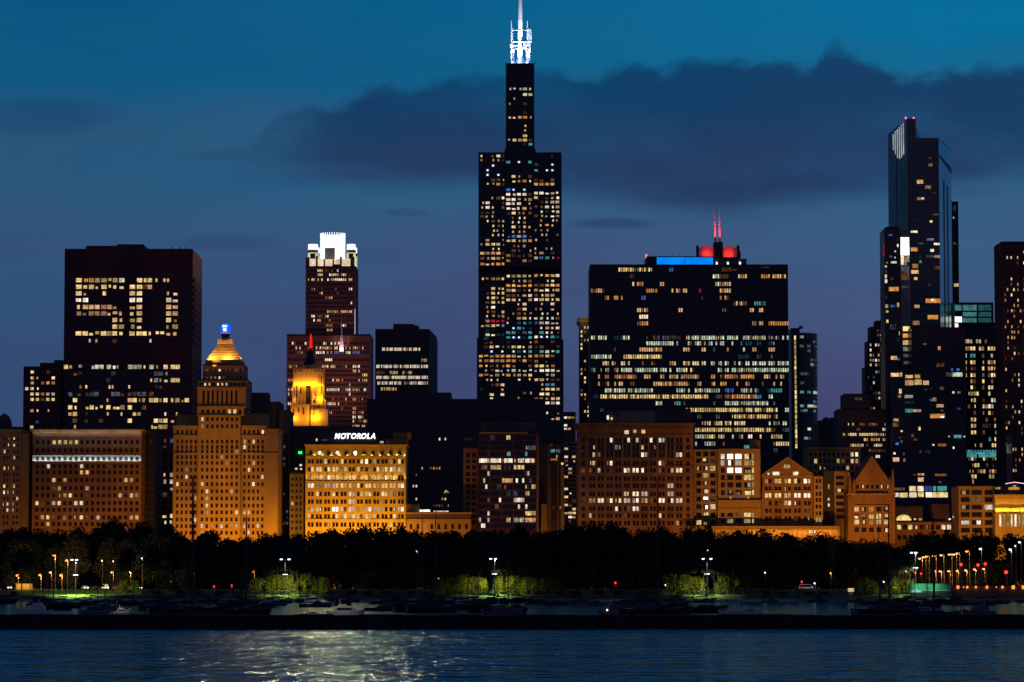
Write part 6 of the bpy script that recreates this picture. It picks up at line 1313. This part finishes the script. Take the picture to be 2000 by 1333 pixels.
for x, y, D, lb, bu, co, pw, r in ((105, 1085, 1360, 'highest orange lamp at left', BULO, SO, 6000, .5), (129, 1095, 1370, 'orange lamp just left of the first twin lamp', BULO, SO, 3500, .42), (98, 1118, 1345, 'orange lamp below the highest left one', BULO, SO, 4500, .5), (33, 1124, 1350, 'orange lamp closest to the left edge', BULO, SO, 4000, .42), (77, 1123, 1352, 'orange lamp between two others low at left', BULO, SO, 3500, .4),
        (118, 1124, 1352, 'low orange lamp right below the highest left lamp', BULO, SO, 4000, .4), (218, 1118, 1360, 'small orange lamp above the parked cars', BULO, SO, 2500, .36), (254, 1117, 1365, 'small warm lamp over yellow green leaves', BULY, SO, 2500, .3), (378, 1118, 1370, 'lone small orange lamp left of the second twin lamp', BULY, SO, 600, .3), (494, 1117, 1345, 'orange lamp glowing in leaves left of the second twin lamp', BULO, SO, 5000, .36),
        (513, 1091, 1380, 'small white lamp high among trees left of the second twin lamp', BULW, (1, 1, 1), 200, .25), (277, 1090, 1380, 'small white lamp among the trees at left', BULW, (1, 1, 1), 200, .28), (199, 1095, 1380, 'tiny warm lamp between the first twin lamp and the cars', BULY, SO, 200, .25), (221, 1096, 1385, 'tiny dim lamp among left trees', BULY, SO, 100, .18),
        (814, 1076, 1330, 'white lamp on a lit pole between the second and third twin lamps', BULW, (1, .9, .6), 400, .25), (856, 1130, 1330, 'small warm lamp left of the third twin lamp', BULY, SO, 400, .28), (882, 1132, 1330, 'second small warm lamp left of the third twin lamp', BULY, SO, 400, .28), (1382, 1075, 1360, 'small lamp directly above the fourth twin lamp', BULY, SO, 100, .22),
        (1430, 1105, 1350, 'blue white small lamp right of the fourth twin lamp', BULW, (.7, .8, 1), 500, .3), (1494, 1118, 1360, 'tiny orange lamp midway between fourth and fifth twin lamps', BULY, SO, 300, .25), (1655, 1071, 1380, 'tiny white lamp high in the trees below the clubhouse', BULW, (1, 1, 1), 150, .25), (1622, 1119, 1350, 'orange lamp glowing in leaves below the clubhouse', BULO, SO, 1500, .28),
        (1591, 1139, 1330, 'low white lamp beside the parked van', BULW, (1, .8, .6), 500, .3), (1751, 1074, 1400, 'top lamp of the vertical cluster left of the fifth lamp', BULW, (1, 1, 1), 200, .25), (1752, 1095, 1390, 'middle lamp of the cluster left of the fifth lamp', BULY, SO, 800, .3), (1767, 1094, 1380, 'warm lamp between the cluster and the fifth lamp', BULY, SO, 800, .3), (1782, 1092, 1370, 'warm lamp just left of the fifth lamp', BULY, SO, 800, .3),
        (1756, 1114, 1370, 'low warm lamp in the cluster left of the fifth lamp', BULY, SO, 800, .3), (1770, 1115, 1370, 'lowest warm lamp left of the green pavilion', BULY, SO, 800, .3), (1774, 1071, 1400, 'blue lamp above left of the fifth lamp', BULB, (.6, .8, 1), 300, .4), (1914, 1072, 1370, 'blue white tall lamp right of the upper avenue row', BULB, (.7, .8, 1), 2500, .42), (1972, 1073, 1330, 'blue white lamp on a tall lit pole near the right edge', BULW, (.8, .9, 1), 2500, .32),
        (1991, 1059, 1400, 'bluish lamp high at the right edge', BULB, (.6, .8, 1), 500, .5), (1983, 1066, 1400, 'small blue lamp beside the bluish right edge lamp', BULB, (.6, .8, 1), 300, .3), (1300, 1142, 1320, 'small warm light left of the green lit trees', BULY, SO, 200, .28), (1726, 1136, 1320, 'tiny white light left of the green pavilion', BULW, (1, 1, 1), 150, .25)):
    lamp(x, y, D, lb, bu, co, pw, r, .7 if r > .3 else .3)
light('POINT', (P(1018, 1078, 1348)[0], 1366, P(1018, 1078, 1348)[1]), 1, SO)
# yellow lit bush of leaves in the trees
o = lamp(1019, 1083, 1362, 'yellow lamp half hidden in leaves right of the third twin lamp', BULY, (1, .9, .2), 700, .35, .3)
for i in range(9):  # row of trees added to catch the lamps' orange glow
    tree('low_tree', UND[i % 4], 1792 + i * 21, 1478 + (i % 3) * 5, 1.5, 1.9, 'dark tree added behind the avenue lamps to catch orange light', 'trees behind the avenue lamps')
def signal(x, y, D, label, r=.34, z0=GZ):
    xx, zt = P(x, y, D); o = thing('traffic_light', (xx, D, z0), label, 'traffic light'); h = zt - z0
    m = MB(); m.tube((.4, .3, -.2), (.4, .3, h + .4), .11, .08, 6); m.build('pole', STEEL, o); m = MB(); m.box(-.42, .42, .02, .5, h - 1.7, h + .6); hs = m.build('housing', W_BLACK, o)
    m = MB(); m.lathe(0, 0, [(.02, h - r), (r * .8, h - r * .6), (r, h), (r * .8, h + r * .6), (.02, h + r)], 10); m.build('red_lens', REDL, hs)
    for q in (.75, 1.4): m = MB(); m.tube((0, 0, h - q), (0, .02, h - q), .2, .2, 8); m.build('lens', GL, hs)
    light('POINT', (0, -.6, h), 260, (1, .02, .01), o, size=.3); return o
for x, y, r, lb in ((1877, 1103, .55, 'leftmost glowing red signal on the avenue at right'), (1910, 1104, .55, 'red signal second from left on the avenue at right'), (1924.5, 1102, .6, 'red signal third from left on the avenue at right'), (1965, 1118, .7, 'large red signal near the right edge'), (927, 1140, .35, 'small red signal left of the third twin lamp'), (1202, 1139, .3, 'small pinkish red signal between third and fourth twin lamps'),
        (1566, 1137, .3, 'small red signal left of the parked van'), (334, 1137, .32, 'small red signal between first and second twin lamps'), (453, 1144, .34, 'small red signal left of the second twin lamp'), (418, 1146, .24, 'tiny dim red signal left of another one'), (1787, 1119, .32, 'small red signal under the fifth lamp'), (1799, 1121, .34, 'small red signal right of the fifth lamp')): signal(x, y, 1345, lb, r)
# ------------------------------------------------------------------ cars on the drive
def car_parts(o, paint, L=4.5, H=1.45, van=False):
    m = MB(); h = .85; m.box(-L/2, L/2, -.88, .88, .35, h); m.taper(-L/2 + (.25 if van else .9), L/2 - (.2 if van else 1.2), -.86, .86, h + .001, -L/2 + (.3 if van else 1.3), L/2 - (.9 if van else 1.9), -.72, .72, H + (.6 if van else 0)); m.build('body', mat('car_paint_' + paint[0], paint[1], .3, .1, 1, spec=.6), o)
    m = MB(); m.taper(-L/2 + (.4 if van else 1.05), L/2 - (.5 if van else 1.35), -.885, -.5, h + .06, -L/2 + (.5 if van else 1.35), L/2 - (1.0 if van else 1.95), -.78, -.5, H + (.5 if van else 0) - .08); m.build('side_window', GL, o)
    for x in (-L * .31, L * .31):
        for y in (-.9, .7): m = MB(); m.tube((x, y, .32), (x, y + .2, .32), .32, .32, 12); wh = m.build('wheel', W_BLACK, o); m = MB(); m.tube((x, y - .01, .32), (x, y + .02, .32), .18, .18, 8); m.build('rim', STEEL, wh)
    for y in (-.62, .62): m = MB(); m.box(L/2, L/2 + .05, y - .18, y + .18, .58, .78); m.build('headlight', emit('headlight', (1, .9, .85, 1), 12), o); m = MB(); m.box(-L/2 - .05, -L/2, y - .18, y + .18, .62, .78); m.build('taillight', emit('taillight', (1, .03, .02, 1), 4), o)
pal = {'white': ('white', (.7, .7, .7)), 'dark': ('dark', (.03, .03, .04)), 'silver': ('silver', (.4, .4, .42)), 'red': ('red', (.3, .03, .02))}
for x, p_, van, rot, lb in ((166, 'silver', 0, -1.2, 'silver car with glaring lights nearest the first twin lamp'), (188, 'dark', 0, .2, 'dark car between the two brightest cars at left'), (206, 'white', 1, -1.3, 'white van with pinkish bright lights at left'), (229, 'red', 0, -.6, 'red car fourth in the row at left'), (246, 'silver', 0, .1, 'silver car fifth in the row beneath orange light'), (266, 'white', 0, -.5, 'white car last in the row at left'),
        (18, 'silver', 0, -1.3, 'silver car with white lights at the left edge'), (1574, 'white', 1, 0, 'long white van between the fourth and fifth twin lamps'), (1808, 'white', 1, .1, 'white box van right of the fifth lamp'), (1825, 'dark', 0, -1.2, 'dark car facing the water under the avenue lamps'), (1840, 'silver', 0, -1.1, 'silver car second under the avenue lamps'), (1856, 'red', 0, 2.0, 'red car with tail lights under the avenue lamps'), (1872, 'white', 0, .1, 'white car under the lower avenue lamps'), (1888, 'dark', 0, 0, 'dark car at the right end of the avenue lamps')):
    D = 1336; o = thing('parked_car', (P(x, 1145, D)[0], D, 4.66), lb, 'van' if van else 'car', 'vehicles on the shore drive'); o.rotation_euler = (0, 0, rot); car_parts(o, pal[p_], 5.6 if van else 4.5, 1.45, bool(van))
    if rot < -.4: light('SPOT', (0, 0, .8), 900, (1, .85, .8), o, (0, 0, 0), (8, 0, 0), 70, 1, .2)
# orange lit shelter, kiosk, pavilion, tent, retaining wall
def box_thing(name, x0, x1, y0, y1, D, label, cat, m, mats=None):
    X0, X1 = P(x0, y1, D)[0], P(x1, y1, D)[0]; z0 = P(x0, y1, D)[1]; z1 = P(x0, y0, D)[1]; o = thing(name, ((X0 + X1) / 2, D, z0), label, cat); w = X1 - X0; h = z1 - z0
    b_ = MB(); b_.box(-w/2, w/2, 0, 5, 0, h); b_.build('wall', m, o); b_ = MB(); b_.box(-w/2 - .3, w/2 + .3, -.4, 5.3, h + .001, h + .22); b_.build('roof', STEEL, o)
    b_ = MB(); b_.box(-w/2 + .3, w/2 - .3, -.01, .4, -2.6, -.002); b_.build('base', W_DARK, o)
    return o, w, h
OW = mat('ochre_boards', (.4, .26, .1), .8, .3, .5); o, w, h = box_thing('shelter', 31, 60, 1141, 1152, 1325, 'orange lit boarded shelter at the left under the orange lamps', 'shelter', OW)
for i in range(5): m = MB(); m.box(-w/2 + (i + .5) * w/5 - .05, -w/2 + (i + .5) * w/5 + .05, -.05, 0, 0, h); m.build('batten', W_DARK, o)
light('AREA', (0, -1.6, h + .1), 160, (1, .5, .08), o, (0, 0, 0), (0, 0, h * .4), size=w * .9, sizey=.2)
o, w, h = box_thing('pavilion', 1778, 1857, 1141, 1155, 1287, 'long green lit pavilion on the shore at right', 'pavilion', mat('green_canvas', (.06, .28, .15), .8, .25, .5))
for i in range(6): m = MB(); m.box(-w/2 + i * w/5 - .06 if i else -w/2, -w/2 + i * w/5 + .06 if i < 5 else w/2, -.08, -.002, 0, h); m.build('post', W_DARK, o)
m = MB(); m.box(-w/2, w/2, -.06, -.003, .25, .4); m.build('rail', PAINTW, o)
for q in (-.3, .1): light('AREA', (w * q, -2.2, h + .2), 150, (.5, 1, .7), o, (0, 0, 0), (w * q, 0, 0), size=w * .35, sizey=.2)
xx = P(1791, 1154, 1282)[0]; o = thing('tent', (xx, 1283.5, 1.2), 'small pale teal peaked tent before the green pavilion', 'tent'); m = MB(); m.taper(-2.2, 2.2, -1.6, 1.6, 2.4, -.1, .1, -.1, .1, 4.0); m.build('canopy', mat('teal_canvas', (.35, .65, .6), .8, .1), o)
for sx_ in (-2.1, 2.1):
    for sy_ in (-1.5, 1.5): m = MB(); m.tube((sx_, sy_, -.2), (sx_, sy_, 2.4), .05, .05, 5); m.build('leg', STEEL, o)
light('POINT', (0, -3.4, 3.6), 160, (.7, 1, .9), o, size=.2)
o, w, h = box_thing('kiosk', 1656, 1668, 1150, 1156, 1288, 'small brightly lit kiosk between shrubs left of the fifth lamp', 'kiosk', mat('cream_boards', (.5, .45, .35), .8, .2)); m = MB(); m.box(-w/2 + .3, w/2 - .3, -.06, 0, .3, h - .2); m.build('window', LIT['y'], o); light('AREA', (0, -1.2, h), 50, (1, .9, .7), o, (0, 0, 0), (0, 0, 0), size=1.6, sizey=.2)
X0, X1 = P(1860, 1150, 1288)[0], P(2060, 1150, 1288)[0]; o = thing('retaining_wall', ((X0 + X1) / 2, 1288, 1.5), 'dark wall with a row of small orange niche lights at lower right', 'wall'); w = X1 - X0; m = MB(); m.box(-w/2, w/2, 0, 3, -2, 4.5); m.build('wall', W_DARK, o)
for i, (x, s_) in enumerate(((1871, 2.6), (1882, 1), (1889, 2), (1906, 1.8), (1927, 2.6), (1946, 1), (1958, 2), (1979, 3), (1999, 3))):
    xx, zz_ = P(x, 1147, 1288); m = MB(); m.box(xx - (X0 + X1) / 2 - s_ * .2, xx - (X0 + X1) / 2 + s_ * .2, -.08, -.003, zz_ - 1.5 - s_ * .25, zz_ - 1.5 + s_ * .2); m.build('niche_light', emit('niche_orange', (1, .3, .06, 1), 1.6), o)
    if s_ > 1.5: light('POINT', (xx - (X0 + X1) / 2, -.8, zz_ - 1.6), 60, (1, .28, .04), o, size=.15)
# ------------------------------------------------------------------ boats
def hull_mesh(L, Bm, fb, name='hull', m=None):
    b_ = MB(); n = 12; prof_ = [(0, 1), (.96, .92), (.8, .25), (.25, -.35), (0, -.5)]
    rings = []
    for i in range(n + 1):
        t = i / n; wd = Bm / 2 * (min(1, (1 - t) * 2.6) ** .6) * (.72 + .28 * min(1, t * 4)); sh = fb * (1 + .28 * (t - .4) ** 2 * 4 * (1 if t > .4 else .5)); xx = -L / 2 + L * t; ring = []
        for k, (a, z) in enumerate(((-1, 1), (-.93, .3), (-.5, -.35), (0, -.5), (.5, -.35), (.93, .3), (1, 1))):
            zz_ = sh * z if z > 0 else z; ring.append((xx - (.5 * (1 - max(z, 0)) if t > .85 else 0), a * max(wd, .03), zz_))
        rings.append(ring); b_.v += ring
    for i in range(n):
        for k in range(6): a = i * 7 + k; b_.f.append((a, a + 1, a + 8, a + 7)); b_.m.append(0)
        a = i * 7; b_.f.append((a, a + 7, a + 13, a + 6)); b_.m.append(1)
    b_.f.append(tuple(range(6, -1, -1))); b_.m.append(0); return b_
HD = [mat('hull_navy', (.012, .016, .035), .3, .2, .5, spec=.5), mat('hull_black', (.012, .012, .014), .35, .2, .5), mat('hull_grey', (.09, .095, .1), .4, .2, .5)]; HW = mat('hull_white', (.5, .52, .5), .35, .12, .5); DECK = mat('deck', (.16, .15, .13), .7, .2, .8); DKD = mat('deck_dark', (.03, .03, .035), .8, .2, .8); ALU = mat('mast_dark', (.02, .02, .024), .5, .2)
CANV = mat('sail_cover', (.012, .018, .04), .9, .2)
def sailboat(L, mast_h, hullm, deckm, name='sailboat', mr=.09):
    o = thing(name, (0, 0, 0), 'x', 'sailboat'); hull_mesh(L, L * .3, L * .1).build('hull', [hullm, deckm], o); fb = L * .1
    m = MB(); m.taper(-L * .1, L * .22, -L * .08, L * .08, fb * .98, -L * .06, L * .17, -L * .065, L * .065, fb + .62); cb = m.build('cabin', deckm, o); m = MB()
    m.box(-L * .04, L * .1, -L * .077, -L * .068, fb + .2, fb + .42); m.build('porthole', GL, cb)
    m = MB(); m.tube((L * .06, 0, fb), (L * .055, 0, mast_h), mr, mr * .55, 7); ms = m.build('mast', ALU, o); m = MB()
    for z in (.45, .72): m.tube((L * .058, -.9, mast_h * z), (L * .058, .9, mast_h * z), .035, .035, 5)
    m.build('spreader', ALU, ms)
    m = MB(); m.tube((L * .05, 0, fb + 1.3), (-L * .38, 0, fb + 1.15), .07, .06, 6); bo = m.build('boom', ALU, o); m = MB(); m.tube((L * .04, 0, fb + 1.48), (-L * .36, 0, fb + 1.3), .2, .1, 7); m.build('sail_cover', CANV, bo)
    m = MB(); m.tube((L * .055, 0, mast_h), (L * .49, 0, fb * 1.2), .02, .02, 4); m.tube((L * .055, 0, mast_h), (-L * .49, 0, fb), .02, .02, 4)
    for y in (-1, 1): m.tube((L * .055, 0, mast_h * .95), (L * .03, y * L * .13, fb), .02, .02, 4)
    m.build('rigging', ALU, o); m = MB(); m.tube((-L * .3, 0, -.6), (-L * .3, 0, fb * .8), .06, .06, 5); m.build('rudder', ALU, o)
    return o
protos = [sailboat(9, 12.5, HD[0], DKD), sailboat(11, 15, HD[1], DKD), sailboat(8, 10.5, HD[2], DKD)]; light_protos = [sailboat(9.5, 13, HW, DECK), sailboat(8, 11, HW, DECK)]
used = set()
def place_boat(o, x, D, rot, label, group=None, s=1.0):
    if o.name in used: o = copy_tree(o)
    used.add(o.name); o.location = (P(x, 1180, D)[0], D, 0); o.rotation_euler = (0, 0, rot); o.scale = (s, s, s); o['label'] = label
    if group: o['group'] = group
    elif 'group' in o: del o['group']
    return o
rgb_ = random.Random(7); k_ = 0
def clear(x, D):        # keep the open water patches free of hulls
    y = 1140 + HC * F / D; return (1010 < x < 1190 and D < 1010) or (1335 < x < 1655 and D < 1190) or (1830 < x < 1965 and D < 1000)
for D, n in ((1235, 22), (1150, 22), (1060, 20), (960, 17), (860, 13), (770, 10)):
    for i in range(n):
        x = -20 + (i + rgb_.random()) * 2040 / n
        if clear(x, D) or (D < 800 and (20 < x < 110 or 580 < x < 720 or 1180 < x < 1230)): continue
        place_boat(protos[rgb_.randrange(3)], x, D + rgb_.uniform(-25, 25), .35 + rgb_.uniform(-.3, .3), 'dark moored sailboat among the boats ' + region(x), 'dark sailboats in the harbour ' + region(x), rgb_.uniform(.9, 1.15))
for i, x in enumerate((10, 62, 118, 178, 232, 396, 432, 470, 498, 532, 566, 588, 614, 640, 830, 862, 900, 926, 958, 984, 1010, 1190, 1330, 1352, 1392, 1460, 1490, 1530)):
    place_boat(light_protos[i % 2], x, 1264 + rgb_.uniform(-6, 6), rgb_.choice((0, math.pi)) + rgb_.uniform(-.15, .15), 'pale hulled sailboat moored along the lit shore ' + region(x), 'pale sailboats at the shore ' + region(x), rgb_.uniform(.8, 1.1))
# tall masted yachts near the breakwater
for x, yt, D, L, r, lb in ((367, 930, 700, 17, .36, 'big yacht with the thick tall mast rising before the pyramid roofed tower'), (474, 1008, 720, 13, .22, 'yacht whose mast ends before the right wing of the pyramid roofed tower'), (1277, 930, 690, 17, .24, 'big yacht whose tall mast rises before the large red brown building'), (1730, 985, 700, 14, .24, 'yacht whose thick mast rises before the clubhouse'), (1712, 1003, 760, 12, .14, 'yacht with the thin mast left of another before the clubhouse'),
        (1817, 1000, 640, 13, .24, 'yacht with dark mast crossing the avenue lights at right'), (819, 985, 820, 13, .12, 'yacht with thin mast before the low orange annex'), (845, 990, 800, 13, .14, 'second yacht with thin mast before the low orange annex'), (1373, 1000, 800, 13, .14, 'yacht with thin mast before the three bay building'), (987, 1040, 760, 11, .16, 'yacht with mast right of the third twin lamp'), (960, 1060, 800, 11, .12, 'yacht with mast touching the third twin lamp')):
    zt = P(x, yt, D)[1]; o = sailboat(L, zt, HD[1], DKD, 'sailing_yacht', r); o.location = (P(x, 1160, D)[0], D, 0); o.rotation_euler = (0, 0, .3); o['label'] = lb
def cruiser(x, D, L, label, hm, rot=0.0, fly=True, lit=None, up_=1.0):
    o = thing('motor_yacht', (P(x, 1190, D)[0], D, 0), label, 'motor boat'); o.rotation_euler = (0, 0, rot); hull_mesh(L, L * .3, L * .13 * up_).build('hull', [hm, DECK], o); fb = L * .13 * up_
    m = MB(); m.taper(-L * .3, L * .26, -L * .12, L * .12, fb * .98, -L * .27, L * .12, -L * .1, L * .1, fb + L * .13); m.build('cabin', hm, o)
    m = MB(); m.taper(-L * .24, L * .17, -L * .122, -L * .1, fb + L * .035, -L * .23, L * .12, -L * .111, -L * .1, fb + L * .1); m.build('window', GL if not lit else LIT[lit], o)
    m = MB(); m.taper(L * .165, L * .24, -L * .1, L * .1, fb + L * .05, L * .135, L * .15, -L * .09, L * .09, fb + L * .12); m.build('windshield', GL, o)
    if fly: m = MB(); m.taper(-L * .22, L * .04, -L * .09, L * .09, fb + L * .131, -L * .2, L * .0, -L * .085, L * .085, fb + L * .19); m.build('flybridge', hm, o); m = MB(); m.tube((-L * .15, 0, fb + L * .19), (-L * .17, 0, fb + L * .34), .07, .04, 5); m.build('antenna', PAINTW, o)
    m = MB()
    for t in range(5): m.tube((L * (.22 + t * .055), -L * .11 * (1 - t * .18), fb), (L * (.22 + t * .055), -L * .11 * (1 - t * .18), fb + .55), .025, .025, 4)
    m.tube((L * .22, -L * .11, fb + .55), (L * .44, -L * .03, fb + .6), .025, .025, 4); m.build('rail', PAINTW, o)
    if hm == HW and rot < .2 and x < 700:  # lamp and post added to brighten the pale hulls
        m = MB(); m.tube((-L * .3, -L * .3, fb), (-L * .3, -L * .3, fb + 2.4), .04, .04, 5); m.box(-L * .3 - .1, -L * .3 + .1, -L * .3 - .1, -L * .3 + .1, fb + 2.4, fb + 2.5); m.build('deck_light', STEEL, o); light('POINT', (-L * .1, -L * .5, fb + 2.3), 90, (1, .85, .55), o, size=.2)
    return o
for a in ((66, 735, 8.5, 'grey white cabin cruiser low at the left edge', HW, 3.0), (676, 705, 8.2, 'pale cabin cruiser with a dark window below the second twin lamp', HW, .05), (240, 760, 4.6, 'small pale dinghy like cruiser right of the left cruiser', HW, .1), (612, 700, 4.4, 'low pale motor boat left of the pale cabin cruiser', HW, .1), (635, 1010, 6.0, 'pale motor boat behind the pale cabin cruiser', HW, 0), (615, 1230, 8.0, 'pale motor boat by the lit shore right of the second twin lamp', HW, 0),
          (1205, 720, 8.4, 'tall dark cabin cruiser with a small white light at its stern', HD[2], .2), (1432, 735, 7.0, 'pale blue cabin cruiser left of the open water patch', HW, 3.1), (1466, 745, 5.0, 'low pale motor boat beside the pale blue cruiser', HW, 0), (1808, 780, 6.0, 'white topped cruiser under the dark mast at right', HW, .1), (1912, 730, 7.5, 'dim pinkish cruiser near the right corner of the harbour', HD[2], 3.0), (985, 700, 8.0, 'low grey motor boat below the third twin lamp', HD[2], 0), (1750, 900, 8.0, 'cruiser with a red cover right of the fifth dark mass', mat('red_cover', (.25, .03, .03), .8, .2), 0)): cruiser(*a)
xx = P(1186, 1193, 718)[0]; o = thing('dock_light', (xx, 718, 0), 'small white light on a post at the stern of the tall dark cruiser', 'lamp'); m = MB(); m.tube((0, 0, -.8), (0, 0, 1.1), .08, .06, 6); m.build('post', STEEL, o); m = MB(); m.lathe(0, 0, [(.05, 1.1), (.16, 1.2), (.16, 1.4), (.03, 1.5)], 8); m.build('globe', BULY, o)
